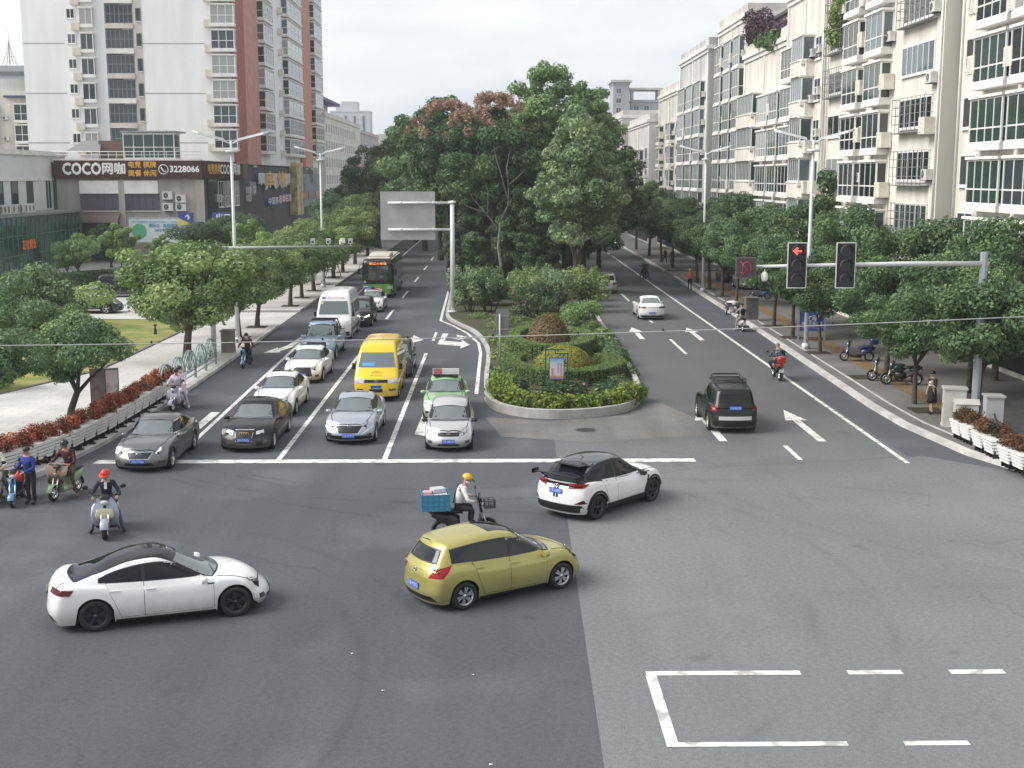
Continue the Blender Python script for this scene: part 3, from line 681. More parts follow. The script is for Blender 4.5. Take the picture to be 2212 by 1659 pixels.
b = MB(); b.sheet([(-.4, 49.0), (.2, 45.2), (3.4, 44.2), (7.6, 45.4), (8.2, 47.6), (7.0, 52), (6.4, 52), (5.4, 49.4), (2.2, 48.2)], .008)
struct('concrete_patch', b, asphalt('old_concrete', (.165, .163, .158), .25, [], .9))
MK = MB(); ZM = .012
def strip(pts, w):
    pts = [Vector((p[0], p[1], 0)) for p in pts]; Lf, Rt = [], []
    for i, p in enumerate(pts):
        t = (pts[min(i + 1, len(pts) - 1)] - pts[max(i - 1, 0)]).normalized(); n = Vector((-t.y, t.x, 0)) * w / 2
        Lf.append(p + n); Rt.append(p - n)
    return Lf, Rt
def mark(name, polys, label=None):
    q = MB()
    for p in polys: q.sheet(p, ZM)
    return struct(name, q, MARK)
def line(name, pts, w):
    q = MB(); a, c = strip(pts, w)
    for i in range(len(pts) - 1): q.add([(v.x, v.y, ZM) for v in (a[i], c[i], c[i + 1], a[i + 1])], [(0, 1, 2, 3)])
    return struct(name, q, MARK)
rect = lambda x0, x1, y0, y1: [(x0, y0), (x1, y0), (x1, y1), (x0, y1)]
mark('stop_line', [rect(-13.36, 6.7, 40.98, 41.5)])
line('lane_line', [(-10.82, 41.5), (-11.2, 75), (-11.2, 260)], .17)
line('lane_line', [(-7.3, 41.5), (-7.28, 76)], .18)
line('lane_line', [(-3.74, 41.5), (-3.74, 67.3)], .18)
line('lane_line', [(13.7, 40.7), (13.85, 90), (14.05, 152)], .17)
mark('lane_dash', [rect(-3.7, -3.53, 72.6, 76.6)])
for k in range(9): mark('lane_dash', [rect(-7.38, -7.21, 83.8 + 15.05 * k, 89.9 + 15.05 * k)])
for y0, y1 in ((41.2, 43.5), (66.9, 73.1), (81.5, 87.6), (96, 102.2), (111, 117)): mark('lane_dash', [rect(10.16, 10.33, y0, y1)])
for k in range(7): mark('lane_dash', [rect(13.97, 14.13, 155 + 6 * k, 158 + 6 * k)])
line('edge_line', [(-.84, 54.4), (-.8, 67.5), (-.97, 71.6), (-1.74, 76.3), (-2.7, 80), (-3.62, 83), (-3.72, 89.7), (-3.95, 108.8), (-4.1, 190)], .17)
mark('lane_arrow', [rect(-11.5, -11.14, 46.8, 50.2)])
def arrow(x, y0, y1, w=.15, hw=.42, hl=2.2):
    mark('lane_arrow', [[(x - w, y0), (x + w, y0), (x + w, y1 - hl), (x - w, y1 - hl)], [(x - hw, y1 - hl), (x + hw, y1 - hl), (x, y1)]])
arrow(11.75, 44.2, 50.4); arrow(8.2, 44.3, 50.4); arrow(8.62, 73.2, 79); arrow(12.05, 72.6, 78.8)
mark('lane_arrow', [[(-11.55, 75.5), (-11.75, 70.6), (-11.35, 70.0), (-11.2, 75.5)], [(-11.75, 70.6), (-12.05, 69.0), (-11.75, 68.4), (-11.35, 70.0)], [(-12.15, 69.8), (-12.55, 67.6), (-11.65, 67.8)]])
mark('lane_arrow', [[(-6.2, 76), (-5.9, 76), (-5.75, 72.6), (-6.2, 73.4)], [(-5.75, 74.3), (-4.9, 74.0), (-4.9, 72.4), (-5.75, 72.6)], [(-4.9, 75.2), (-4.2, 73.0), (-4.9, 71.3)]])
mark('lane_arrow', [[(-3.2, 76), (-2.85, 76), (-2.95, 72.6), (-3.3, 71.0)], [(-2.95, 72.6), (-1.95, 71.9), (-1.95, 70.3), (-3.3, 71.0)], [(-1.95, 73.0), (-1.45, 70.8), (-1.95, 69.2)], [(-2.55, 73.6), (-2.2, 74.6), (-2.0, 74.2), (-2.2, 73.2)], [(-2.35, 75.4), (-1.55, 74.1), (-2.15, 73.0)]])
mark('lane_arrow', [[(-3.0, 45.7), (-2.25, 45.0), (-2.05, 50.3), (-2.9, 50.5)]])
mark('bay_line', [rect(2.87, 5.84, 22.77, 22.98)]); mark('bay_line', [rect(2.85, 3.06, 19.9, 22.76)]); mark('bay_line', [rect(2.85, 5.9, 19.72, 19.89)])
for x0, x1 in ((6.75, 7.8), (8.72, 9.78), (10.7, 11.8)): mark('bay_dash', [rect(x0, x1, 22.77, 22.98)])
for x0, x1 in ((6.85, 7.95), (8.95, 10.05), (11, 12.1)): mark('bay_dash', [rect(x0, x1, 19.72, 19.89)])
# pavements and kerbs
KL = [(-70, 33), (-22, 33.4), (-17.5, 34.6), (-15.6, 36.4), (-14.5, 39.4), (-13.95, 44), (-13.75, 50.5), (-13.7, 62), (-13.8, 79.6)]
KL2 = [(-13.85, 88.4), (-13.95, 131), (-14.0, 300)]
KR = [(70, 33.5), (24, 34.2), (19.6, 35.8), (17.4, 38.2), (16.2, 42), (15.6, 47), (15.55, 51), (15.85, 62), (16.2, 75), (16.4, 83.5), (16.95, 119)]
KR2 = [(17.05, 127), (17.2, 146), (17.3, 300)]
def kerb(pts, w, z, name='kerb', side=1):
    q = MB(); a, c = strip(pts, w)
    for i in range(len(pts) - 1):
        d = (Vector(pts[i + 1]) - Vector(pts[i])).length; n = max(1, int(d / 1.0))
        for j in range(n):
            f0, f1 = j / n, (j + 1) / n - .012 / max(d, .1)
            P = lambda A, f: A[i] + (A[i + 1] - A[i]) * f
            q.prism([(v.x, v.y) for v in (P(a, f0), P(c, f0), P(c, f1), P(a, f1))], 0, z)
    return struct(name, q, KERB)
b = MB(); b.prism(KL[::-1] + [(-70, 79.6)], .004, .146, 0); b.prism([(-13.8, 79.9), (-13.85, 88.1), (-70, 88.1), (-70, 79.9)], .004, .03); b.prism(KL2[:1] + KL2[1:] + [(-70, 300), (-70, 88.4)], .004, .146)
struct('pavement_west', b, PAVEL)
b = MB(); b.prism(KR + [(70, 119)], .004, .142); b.prism([(17.0, 119.3), (17.05, 126.7), (70, 126.7), (70, 119.3)], .004, .03); b.prism(KR2 + [(70, 300), (70, 127)], .004, .142)
struct('pavement_east', b, PAVER)
for k_ in (KL, KL2): kerb(k_, .18, .155)
for k_ in (KR, KR2): kerb(k_, .3, .155)
off = lambda pts, d: [(x + d, y) for x, y in pts]
kerb(off(KR[4:], .75), .12, .150, 'paver_edge'); 
b = MB(); a, c = strip([(18.6, 42), (18.2, 50), (18.45, 62), (18.9, 83), (19.4, 119)], .9)
for i in range(4): b.add([(v.x, v.y, .150) for v in (a[i], c[i], c[i + 1], a[i + 1])], [(0, 1, 2, 3)])
struct('tactile_paving', b, TACT)
b = MB(); b.prism([(-19.3, 60.5), (-19.15, 75), (-19.4, 82.3), (-45, 82.3), (-45, 46), (-24, 46)], .14, .19); struct('lawn', b, GRASSM)
b = MB(); b.sheet([(-19.6, 82.8), (-19.6, 128), (-70, 128), (-70, 82.8)], .151); struct('forecourt', b, PAVEP)
line2 = MB(); a, c = strip([(-24, 45.9), (-19.22, 60.5), (-19.07, 75), (-19.3, 82.4), (-45, 82.5)], .18)
for i in range(4): line2.prism([(v.x, v.y) for v in (a[i], c[i], c[i + 1], a[i + 1])], .14, .2)
struct('lawn_edging', line2, mat('dark_stone', (.16, .15, .14), .8, var=.2, scale=3))
# tree pits
PITS = MB()
for x, y in ((-14.93, 73.05), (-14.9, 78.4), (-14.91, 91.45), (-15.03, 97.8), (-14.93, 103.7), (-15, 110), (-15, 117), (-15, 124), (17.3, 49.5), (17.25, 58), (17.2, 66.3), (17.3, 72.8), (17.5, 78.5), (17.7, 92), (17.8, 98.5), (17.9, 105), (18, 112)):
    PITS.bx(x - .62, x + .62, y - .62, y + .62, .146, .156)
struct('tree_pit_soil', PITS, mat('tree_pit', (.045, .03, .02), .95, var=.3, scale=6, bump=.6))
# the planted median with its stone kerb
MED = [(-.45, 51.2), (-.55, 57), (-.45, 66), (-.63, 70.8), (-1.3, 76.4), (-2.35, 80), (-3.35, 84), (-3.5, 90), (-3.75, 108), (-3.9, 320), (7.4, 320), (7.3, 130), (7.1, 93.6), (6.85, 75), (6.75, 63), (6.4, 53), (5.5, 50.1), (4.0, 48.9), (2.3, 48.5), (.7, 49.1)]
def chaikin(p, ok):
    o = []; n_ = len(p)
    for i in range(n_):
        a, b_ = p[i], p[(i + 1) % n_]
        if ok(a) and ok(b_): o += [(a[0] * .75 + b_[0] * .25, a[1] * .75 + b_[1] * .25), (a[0] * .25 + b_[0] * .75, a[1] * .25 + b_[1] * .75)]
        elif ok(a): o += [(a[0] * .75 + b_[0] * .25, a[1] * .75 + b_[1] * .25)]
        else: o += [a] + ([(a[0] * .25 + b_[0] * .75, a[1] * .25 + b_[1] * .75)] if ok(b_) else [])
    return o
for _ in range(2): MED = chaikin(MED, lambda p: p[1] < 100)
def inset(poly, d):
    o = []; n = len(poly)
    for i in range(n):
        p0, p1, p2 = Vector(poly[i - 1]), Vector(poly[i]), Vector(poly[(i + 1) % n])
        e = ((p1 - p0).normalized() + (p2 - p1).normalized()).normalized(); nr = Vector((-e.y, e.x)); o.append(p1 + nr * d)
    return [tuple(v) for v in o]
ar = sum(MED[i - 1][0] * MED[i][1] - MED[i][0] * MED[i - 1][1] for i in range(len(MED)))
MI = inset(MED, .22 if ar > 0 else -.22)
b = MB(); n = len(MED)
hz = lambda p: .36 if p[1] < 52.5 else (.30 if p[1] < 62 else .17)
for i in range(n):
    j = (i + 1) % n; A, B_, a_, b_ = MED[i], MED[j], MI[i], MI[j]
    k = max(1, int((Vector(B_) - Vector(A)).length / 1.1)) if A[1] < 110 else 1
    for q in range(k):
        L_ = lambda P, Q, f: (P[0] + (Q[0] - P[0]) * f, P[1] + (Q[1] - P[1]) * f)
        f0, f1 = q / k, (q + 1) / k - .01 / k
        p = [L_(A, B_, f0), L_(A, B_, f1), L_(a_, b_, f1), L_(a_, b_, f0)]
        z0, z1 = hz(A) + (hz(B_) - hz(A)) * f0, hz(A) + (hz(B_) - hz(A)) * f1
        vs = [(*p[0], 0), (*p[1], 0), (*p[2], 0), (*p[3], 0), (*p[0], z0), (*p[1], z1), (*p[2], z1), (*p[3], z0)]
        b.add(vs, [(0, 1, 5, 4), (2, 3, 7, 6), (1, 2, 6, 5), (3, 0, 4, 7), (4, 5, 6, 7)])
struct('median_kerb', b, mat('granite_kerb', (.42, .41, .395), .75, var=.22, scale=1.1, detail=7, bump=.3))
b = MB(); b.prism(MI, 0, .14, 0); struct('median_soil', b, mat('median_ground', (.06, .085, .028), .95, col2=(.05, .04, .026), var=.3, scale=1.1, bump=.8))
# hills at the horizon
def hill(name, pts, Y, depth):
    q = MB(); n = len(pts)
    vs = []
    for k in range(5):
        f = k / 4
        for x, z in pts: vs.append((x * (1 + .12 * f), Y + depth * f, z * math.sin(math.pi * min(.5, (1 - f) * .5)) if False else z * (1 - abs(f - .4) / .6 if f > .4 else f / .4)))
    q.add(vs, [(k * n + i, k * n + i + 1, (k + 1) * n + i + 1, (k + 1) * n + i) for k in range(4) for i in range(n - 1)], 0, True)
    return struct(name, q, mat('hill_woods', (.05, .075, .05), .95, var=.3, scale=.01))
rnd.seed(3)
hp = []
for i in range(61):
    x = -2600 + 90 * i; px = x / 3600
    z = 72 + 40 * math.sin(px * 3.1 + .6) + 18 * math.sin(px * 9 + 1) + 8 * math.sin(px * 23) + rnd.uniform(-3, 3); hp.append((x * .8, max(20, z)))
hill('hills', hp, 1700, 600)
# ------------------------------------------------------------------ the vehicles
WHITEP = paint('white', (.80, .80, .80)); BLACKP = paint('black', (.012, .012, .014)); GREYP = paint('grey', (.16, .165, .175), .55, .3); SILVB = paint('silver_blue', (.42, .47, .54), .5, .3)
SILV = paint('silver', (.56, .565, .57), .45, .32); GOLD = paint('gold', (.43, .395, .12), .45, .34); BLUEP = paint('light_blue', (.30, .43, .58), .35, .32); YEL = paint('yellow', (.84, .56, .02), 0, .38)
TAXIG = paint('taxi_green', (.27, .46, .25), 0, .35); DGREY = paint('dark_grey', (.05, .052, .06), .4, .3); GRNBLK = paint('green_black', (.010, .015, .014), 0, .3); NAVY = paint('blue_black', (.012, .013, .022), .2, .28)
DOWN, UP = R(-90), R(90)
def tesla_x(c):
    q = MB()
    c['part']('fender_badge', lambda q: panel(q, c['bvh'], 'R', [(c['xf'] - c['X0'] - .56, .79), (c['xf'] - c['X0'] - .44, .79)], [(c['xf'] - c['X0'] - .58, .82), (c['xf'] - c['X0'] - .42, .82)], 3, 1, .006), BLACK)
car('electric_sedan', 'white fastback electric sedan with black glass roof crossing the junction', 'car', (-7.34, 26.55, 0), R(18), 'fastback', L=4.70, Wd=1.85, wb=2.88, fo=.84, r=.335, col=WHITEP, rim=DALU, spokes=5, style=1,
    roof=GLASS, grille='none', heads=[(.56, .66), (1.08, .70), (1.20, .78), (.66, .71)], headm=LENS, lowf=[(-.6, .27), (.6, .27), (.62, .36), (-.62, .36)], tails=[(.55, .84), (1.22, .82), (1.32, .93), (.55, .95)], tailm=DRED, plate='川A·D58G2', pcol=mat('plate_green', (.10, .22, .15), .4), extra=tesla_x, plate_z=(.40, .72))
def gold_x(c): emblem(c, 'round', .86, False); emblem(c, 'round', .70); antenna(c, .10)
car('gold_hatchback', 'gold five-door hatchback with sunroof crossing the middle of the junction', 'car', (-.02, 27.95, 0), R(32.5), 'hatch', L=4.30, Wd=1.74, H=1.55, wb=2.60, fo=.86, r=.315, col=GOLD, rim=ALU, spokes=6, style=1,
    sunroof=(.39, .56), heads=[(.60, .66), (1.02, .72), (1.14, .90), (.66, .80)], tails=[(.62, .76), (1.02, .78), (1.30, 1.03), (.78, .96)], plate='川E·P5372', plate_z=(.45, .52), extra=gold_x, glass=mat('clear_tint', (.022, .027, .028), .04, 0, .5, ior=1.45))
def chr_x(c):
    h = c['hw']
    q = MB(); zz = c['roofz'](c['ca'][1]) + .01; x = c['ca'][1] - c['X0'] - .12
    q.loft([(x + .2, zz, .50, .02, 0), (x - .02, zz + .015, .50, .018, 0), (x - .14, zz + .01, .47, .01, 0)]); q.obj('roof_spoiler', BLACKP, c['root'])
    q = MB(); x = .12 - c['X0']
    for sg in (1, -1): q.tube([(x + .22, sg * .50, 1.08), (x + .05, sg * .62, 1.24)], .025, 6)
    q.loft([(x + .14, 1.25, .80, .016, 0), (x - .02, 1.28, .82, .02, 0), (x - .14, 1.30, .80, .01, 0)])
    for sg in (1, -1): q.box((x - .0, sg * .81, 1.28), (.28, .02, .13))
    q.obj('rear_wing', BLACKP, c['root'])
    c['part']('tailgate_stripe', lambda q: [c['quad'](q, 'B', [(a, .66), (a + .07, .66), (a + .07, .98), (a, .98)], .008) for a in (-.09, .02)], BLACK)
    for a in 'LR': c['part']('side_stripe', lambda q: panel(q, c['bvh'], a, [(c['xr'] - c['X0'] + .35, 1.0), (c['xf'] - c['X0'] - .25, .95), (c['xf'] - c['X0'] - .36, .7)], [(c['xr'] - c['X0'] + .35, 1.025), (c['xf'] - c['X0'] - .12, .985), (c['xf'] - c['X0'] - .31, .68)], 16, 1, .010), BLACK)
    antenna(c, .3); emblem(c, 'oval', .98, False)
    c['part']('lower_rear_trim', lambda q: c['quad'](q, 'B', [(-.95, .3), (.95, .3), (.88, .50), (-.88, .50)], .010, 0, 1, 14, 4), BLACK)
    for sg in (1, -1): c['part']('bumper_lamp', lambda q: c['quad'](q, 'B', [(.66, .52), (.95, .54), (.92, .64), (.88, .64)], .012, 0, sg), DRED)
car('crossover_car', 'white crossover with black roof, rear wing and stripes turning in front of the stop line', 'car', (3.1, 35.5, 0), R(48), 'coupe_suv', L=4.40, Wd=1.82, wb=2.64, fo=.92, r=.345, col=WHITEP, rim=DALU, spokes=5, style=1,
    roof=mat('roof_gloss', (.03, .032, .036), .06, 0, .7, ior=2.1), cabcol=BLACKP, clad=True, tails=[(.46, .93), (1.0, .96), (1.25, 1.06), (.5, 1.06)], plate='川E·63S07', plate_z=(.5, .84), extra=chr_x, lowf=[(-.8, .27), (.8, .27), (.7, .5), (-.7, .5)])
car('grey_sedan', 'metallic grey sedan with lit headlamps beside the planters at the stop line', 'car', (-11.42, 41.95, 0), R(-91), 'sedan', L=4.85, Wd=1.83, H=1.46, wb=2.85, fo=.86, r=.335, col=GREYP, rim=ALU, spokes=5, style=1,
    headm=LIT, heads=[(.62, .60), (1.0, .68), (1.12, .80), (.72, .68)], grille=[(-.34, .48), (.34, .48), (.46, .66), (-.46, .66)], grillem=BLACK, chrome=True, sunroof=(.33, .44), plate='川E·T75B4', plate_z=(.40, .7), extra=lambda c: emblem(c, 'oval', .60),
    lowf=[(-.5, .25), (.5, .25), (.46, .34), (-.46, .34)])
car('black_sedan', 'black sedan with four-ring emblem first in its lane at the stop line', 'car', (-8.63, 44.95, 0), R(-91), 'sedan', L=4.98, Wd=1.86, H=1.46, wb=2.94, fo=.92, r=.335, col=BLACKP, rim=ALU, spokes=6, plate='川E·DT071', plate_z=(.46, .7),
    heads=[(.46, .62), (.95, .64), (1.05, .77), (.48, .74)], grille=[(-.26, .34), (.26, .34), (.33, .76), (-.33, .76)], sunroof=(.35, .46), lowf=[(.45, .27), (.86, .30), (.86, .42), (.48, .42)], extra=lambda c: emblem(c, 'rings', .66, True, mat('brass', (.7, .55, .2), .3, .9)))
def hq_x(c):
    emblem(c, 'round', .66)
    for sg in (1, -1): c['part']('bumper_strip', lambda q: c['quad'](q, 'F', [(.52, .40), (.93, .62), (.93, .645), (.50, .425)], .012, 0, sg), CHROME)
car('silver_blue_sedan', 'silver blue sedan with wide hexagonal grille at the stop line', 'car', (-5.17, 46.1, 0), R(-91), 'sedan', L=4.82, Wd=1.84, H=1.47, wb=2.80, fo=.94, r=.33, col=SILVB, plate='川E·47397', plate_z=(.36, .7),
    heads=[(.58, .64), (1.0, .72), (1.1, .79), (.60, .70)], grille=[(-.36, .44), (.36, .44), (.52, .68), (-.52, .68)], grillem=BLACK, lowf=[(-.9, .23), (.9, .23), (.84, .36), (-.84, .36)], sunroof=(.33, .45), chrome=True, extra=hq_x)
car('silver_hatchback', 'small silver hatchback with black mirrors first in the lane beside the median', 'car', (-1.63, 44.45, 0), R(-90), 'hatch', L=4.05, Wd=1.69, H=1.51, wb=2.46, fo=.80, r=.30, col=SILV, plate='川E·HB130', plate_z=(.42, .7), clad=False,
    heads=[(.58, .58), (.98, .66), (1.1, .83), (.68, .74)], grille=[(-.44, .58), (.44, .58), (.46, .70), (-.46, .70)], lowf=[(-.46, .26), (.46, .26), (.4, .33), (-.4, .33)], extra=lambda c: emblem(c, 'bar', .645, True, mat('brass', (.7, .55, .2), .3, .9)))
def taxi_x(c):
    q = MB(); z = c['H'] + .03
    q.box((-.15, 0, z + .0), (.5, 1.0, .05), 2); q.box((-.15, 0, z + .14), (.10, 1.06, .22), 0); q.box((-.095, -.33, z + .15), (.012, .34, .22), 1)
    q.obj('roof_sign', [mat('sign_white', (.75, .74, .78), .4), mat('sign_red', (.50, .16, .18), .4), BLACK], c['root'])
    c['part']('two_tone_side', lambda q: [panel(q, c['bvh'], a, [(c['xr'] + .45 - c['X0'], .3), (c['xf'] - .45 - c['X0'], .3)], [(c['xr'] + .45 - c['X0'], .7), (c['xf'] - .45 - c['X0'], .7)], 8, 3, .012) for a in 'LR'], WHITEP)
    c['part']('two_tone_front', lambda q: c['quad'](q, 'F', [(-.98, .25), (.98, .25), (.96, .55), (-.96, .55)], .005, 0, 1, 16, 4), WHITEP)
car('taxi', 'green taxi with roof advertising box behind the silver hatchback', 'taxi', (-2.0, 50.15, 0), R(-90), 'sedan', L=4.55, Wd=1.72, H=1.48, wb=2.62, fo=.86, r=.31, col=TAXIG, plate='川E·TX268', extra=taxi_x)
car('white_sedan', 'white sedan with two-tone headlamps directly behind the black sedan', 'car', (-8.8, 51.25, 0), R(-91), 'sedan', L=4.64, Wd=1.75, H=1.47, wb=2.65, fo=.88, r=.315, col=WHITEP, plate='川E·K39D2', heads=[(.48, .62), (.90, .66), (.94, .78), (.5, .70)], grille=[(-.46, .62), (.46, .62), (.47, .70), (-.47, .70)], sunroof=(.36, .46))
car('white_sedan', 'white sedan with wide black bar grille between the blue pickup and another white sedan', 'car', (-8.85, 59.5, 0), R(-91.5), 'sedan', L=4.70, Wd=1.81, H=1.46, wb=2.70, fo=.92, r=.325, col=WHITEP, plate='川E·92F8M', plate_z=(.45, .7), heads=[(.5, .66), (.92, .72), (.93, .80), (.5, .72)], grille=[(-.54, .36), (.54, .36), (.42, .74), (-.42, .74)], sunroof=(.35, .46), lowf=[(-.3, .24), (.3, .24), (.28, .30), (-.28, .30)])
def pick_x(c):
    q = MB(); x0, x1 = .16 - c['X0'], c['ca'][0] - .12 - c['X0']
    c['part']('cargo_bed', lambda q: panel(q, c['bvh'], 'T', [(x0, -.74), (x1, -.74)], [(x0, .74), (x1, .74)], 6, 6, .006), BLACK)
    z = 1.13
    for sg in (1, -1): q.tube([(x0 + .1, sg * .8, z), (x1 - .25, sg * .78, z + .12), (x1 - .02, sg * .62, z + .72)], .035, 8)
    q.tube([(x1 - .02, .62, z + .72), (x1 - .02, -.62, z + .72)], .035, 8); q.obj('sports_bar', BLACKP, c['root'])
    q = MB(); q.box((c['ca'][1] + .35 - c['X0'], 0, 1.88), (.05, 1.25, .06)); q.box((c['ca'][2] - .25 - c['X0'], 0, 1.875), (.05, 1.2, .05))
    for sg in (1, -1): q.tube([(c['ca'][1] + .1 - c['X0'], sg * .62, 1.84), (c['ca'][2] - .1 - c['X0'], sg * .60, 1.84)], .022, 6)
    q.obj('roof_rack', BLACK, c['root'])
car('pickup_truck', 'light blue double-cab pickup with black sports bar in front of the white van', 'pickup', (-9.2, 67.0, 0), R(-91), 'pickup', L=5.4, Wd=1.93, wb=3.2, fo=.95, r=.38, col=BLUEP, plate='川E·5PN77', grille=[(-.56, .74), (.56, .74), (.54, .98), (-.54, .98)], heads=[(.60, .80), (.95, .82), (.96, .97), (.60, .97)], lowf=[(-.8, .36), (.8, .36), (.8, .55), (-.8, .55)], plate_z=(.60, .75), tails=[(.82, .75), (.98, .75), (.98, 1.0), (.82, 1.0)], extra=pick_x)
car('dark_grey_minivan', 'dark grey minivan mostly hidden behind the yellow van', 'car', (-4.85, 60.9, 0), R(-90), 'hatch', L=4.6, Wd=1.80, H=1.60, wb=2.7, fo=.9, r=.32, col=DGREY, plate='川E·3MK61', sunroof=(.35, .5))
car('dark_suv', 'dark brown SUV with glowing headlamp squeezed beside the white van', 'SUV', (-8.72, 81.35, 0), R(-90), 'suv', L=4.5, Wd=1.82, H=1.70, wb=2.66, fo=.88, r=.345, col=paint('brown_black', (.035, .025, .026), .2), headm=LIT, plate='川E·R7K08', clad=True)
def pol_x(c):
    q = MB(); z = c['H'] + .035; q.box((.0, 0, z), (.28, .2, .06), 2)
    q.box((.0, .36, z + .06), (.26, .5, .11), 0); q.box((.0, -.36, z + .06), (.26, .5, .11), 1); q.box((.0, 0, z + .06), (.24, .2, .09), 2)
    q.obj('light_bar', [mat('beacon_red', (.6, .05, .05), .3), mat('beacon_blue', (.05, .12, .5), .3), BLACK], c['root'])
    for a in 'LR': c['part']('side_stripe', lambda q: panel(q, c['bvh'], a, [(c['xr'] + .5 - c['X0'], .55), (c['xf'] - .45 - c['X0'], .5)], [(c['xr'] + .5 - c['X0'], .8), (c['xf'] - .45 - c['X0'], .75)], 8, 2, .012), mat('police_navy', (.03, .05, .16), .4))
car('police_car', 'white police car with roof light bar in front of the bus', 'police car', (-8.75, 90.15, 0), R(-90), 'sedan', L=4.6, Wd=1.78, H=1.47, wb=2.65, fo=.86, r=.315, col=WHITEP, plate='川E·0517警', pcol=mat('plate_white', (.7, .7, .68), .4), extra=pol_x)
def suv_x(c):
    q = MB(); z = c['H'] + .02
    for sg in (1, -1): q.tube([(-1.55, sg * .56, z + .02), (.55, sg * .55, z + .02)], .022, 6)
    q.obj('roof_rail', BLACK, c['root'])
    q = MB()
    for sg in (1, -1):
        for zz in (.10, .20): q.tube([(-1.25, sg * .55, z + zz), (.15, sg * .55, z + zz)], .016, 6)
    for x in (-1.25, .15):
        for zz in (.10, .20): q.tube([(x, -.55, z + zz), (x, .55, z + zz)], .016, 6)
    for i in range(7): x = -1.1 + i * .19; q.tube([(x, -.55, z + .09), (x, .55, z + .09)], .011, 5)
    for x in (-1.2, -.55, .1):
        for sg in (1, -1): q.tube([(x, sg * .55, z), (x, sg * .55, z + .2)], .014, 5)
    q.box((.12, 0, z + .22), (.08, .95, .05)); q.obj('roof_basket', BLACK, c['root'])
    c['part']('bumper_plate', lambda q: c['quad'](q, 'B', [(-.66, .53), (.66, .53), (.66, .67), (-.66, .67)], .02, 0, 1, 10, 3), mat('bumper_silver', (.55, .56, .57), .35, .5))
    c['part']('lower_rear_trim', lambda q: c['quad'](q, 'B', [(-.97, .32), (.97, .32), (.97, .72), (-.97, .72)], .010, 0, 1, 14, 4), BLACK)
    q = MB(); p, n = onbody(c['bvh'], 'B', 0, .98); q.tube([(p.x - .02, -.32, 1.14), (p.x - .03, .1, 1.17)], .012, 5); q.obj('rear_wiper', BLACK, c['root'])
car('black_suv', 'boxy black SUV with roof basket driving away past the median tip', 'SUV', (8.85, 47.7, 0), R(90), 'suv', L=4.42, Wd=1.82, H=1.68, wb=2.64, fo=.88, r=.345, col=GRNBLK, plate='川E·8SX25', clad=True, plate_z=(.5, .98), tails=[(.82, .84), (1.10, .84), (1.10, 1.06), (.84, 1.06)], extra=suv_x)
def ws_x(c): c['part']('tailgate_line', lambda q: c['quad'](q, 'B', [(-.5, .845), (.5, .845), (.5, .865), (-.5, .865)], .01), DRED)
car('white_sedan', 'white sedan driving away on the right carriageway beside the hedge', 'car', (10.4, 85.2, 0), R(90), 'sedan', L=4.62, Wd=1.80, H=1.47, wb=2.66, fo=.88, r=.32, col=WHITEP, plate='川E·B6614', glass=WSGL, plate_z=(.45, .50), tails=[(.52, .80), (1.1, .80), (1.15, .92), (.52, .90)], tailm=DRED, extra=ws_x, bumper=[(-.9, .2), (.9, .2), (.85, .34), (-.85, .34)])
car('silver_suv', 'silver SUV driving away, half hidden by the median shrubs', 'SUV', (9.05, 104.2, 0), R(90), 'suv', L=4.6, Wd=1.84, H=1.66, wb=2.68, fo=.88, r=.345, col=SILV, plate='川E·V4490', clad=True)
car('black_estate', 'long black saloon with chrome window line parked by the lawn', 'car', (-28.3, 87.0, .151), R(0), 'sedan', L=5.2, Wd=1.9, H=1.52, wb=3.1, fo=.9, r=.345, col=NAVY, chrome=True, plate='川E·68888', extra=lambda c: c['both']('chrome_sill', lambda q, a: panel(q, c['bvh'], a, [(c['xr'] + .4 - c['X0'], .24), (c['xf'] - .42 - c['X0'], .24)], [(c['xr'] + .4 - c['X0'], .31), (c['xf'] - .42 - c['X0'], .31)], 6, 1, .014), CHROME))
car('black_suv', 'black SUV parked behind the long saloon, half hidden by a street tree', 'SUV', (-28.9, 99, .151), R(4), 'suv', L=4.8, Wd=1.9, H=1.72, wb=2.8, fo=.9, r=.36, col=NAVY, plate='川E·7Q116')
car('black_hatchback', 'black hatchback parked in the shade under the right-hand trees', 'car', (20.9, 113, .142), R(90), 'hatch', L=4.2, Wd=1.74, wb=2.55, fo=.85, r=.31, col=BLACKP, plate='川E·G20L9')
car('grey_hatchback', 'grey hatchback parked nearest of the cars under the right-hand trees', 'car', (21.1, 106, .142), R(-90), 'hatch', L=4.1, Wd=1.70, wb=2.5, fo=.83, r=.30, col=SILV, plate='川E·M55A3')
# yellow van
YT = [(0, 2.05), (.12, 2.26), (.9, 2.30), (3.3, 2.30), (3.75, 2.2), (4.02, 1.98), (4.55, 1.32), (4.7, 1.18), (5.02, .98), (5.10, .85)]
c = van('yellow_van', 'bright yellow minibus waiting in the lane left of the taxi', 'van', (-5.05, 55.0, 0), R(-90), YT, 5.1, 1.86, 2.6, 1.15, .34, YEL, [(.25, .95), (.7, 1), (1.2, .99), (2.0, .86), (2.3, .80)], nosecurve=.2)
xw = lambda x: x - c['X0']
c['pan']('windscreen', 'F', [(-.80, 1.40), (.80, 1.40), (.68, 1.98), (-.68, 1.98)], WSGL)
for a in 'LR':
    for x0, x1 in ((.35, 1.55), (1.65, 2.85), (2.95, 4.0)): c['pan']('side_window', a, [(xw(x0), 1.36), (xw(x1), 1.36), (xw(x1 - (.28 if x1 > 3.9 else 0)), 1.92), (xw(x0), 1.92)], GLASS)
    c['pan']('door', a, [(xw(2.92), .45), (xw(3.75), .5), (xw(4.05), 1.32), (xw(2.92), 1.32)], YEL, .006)
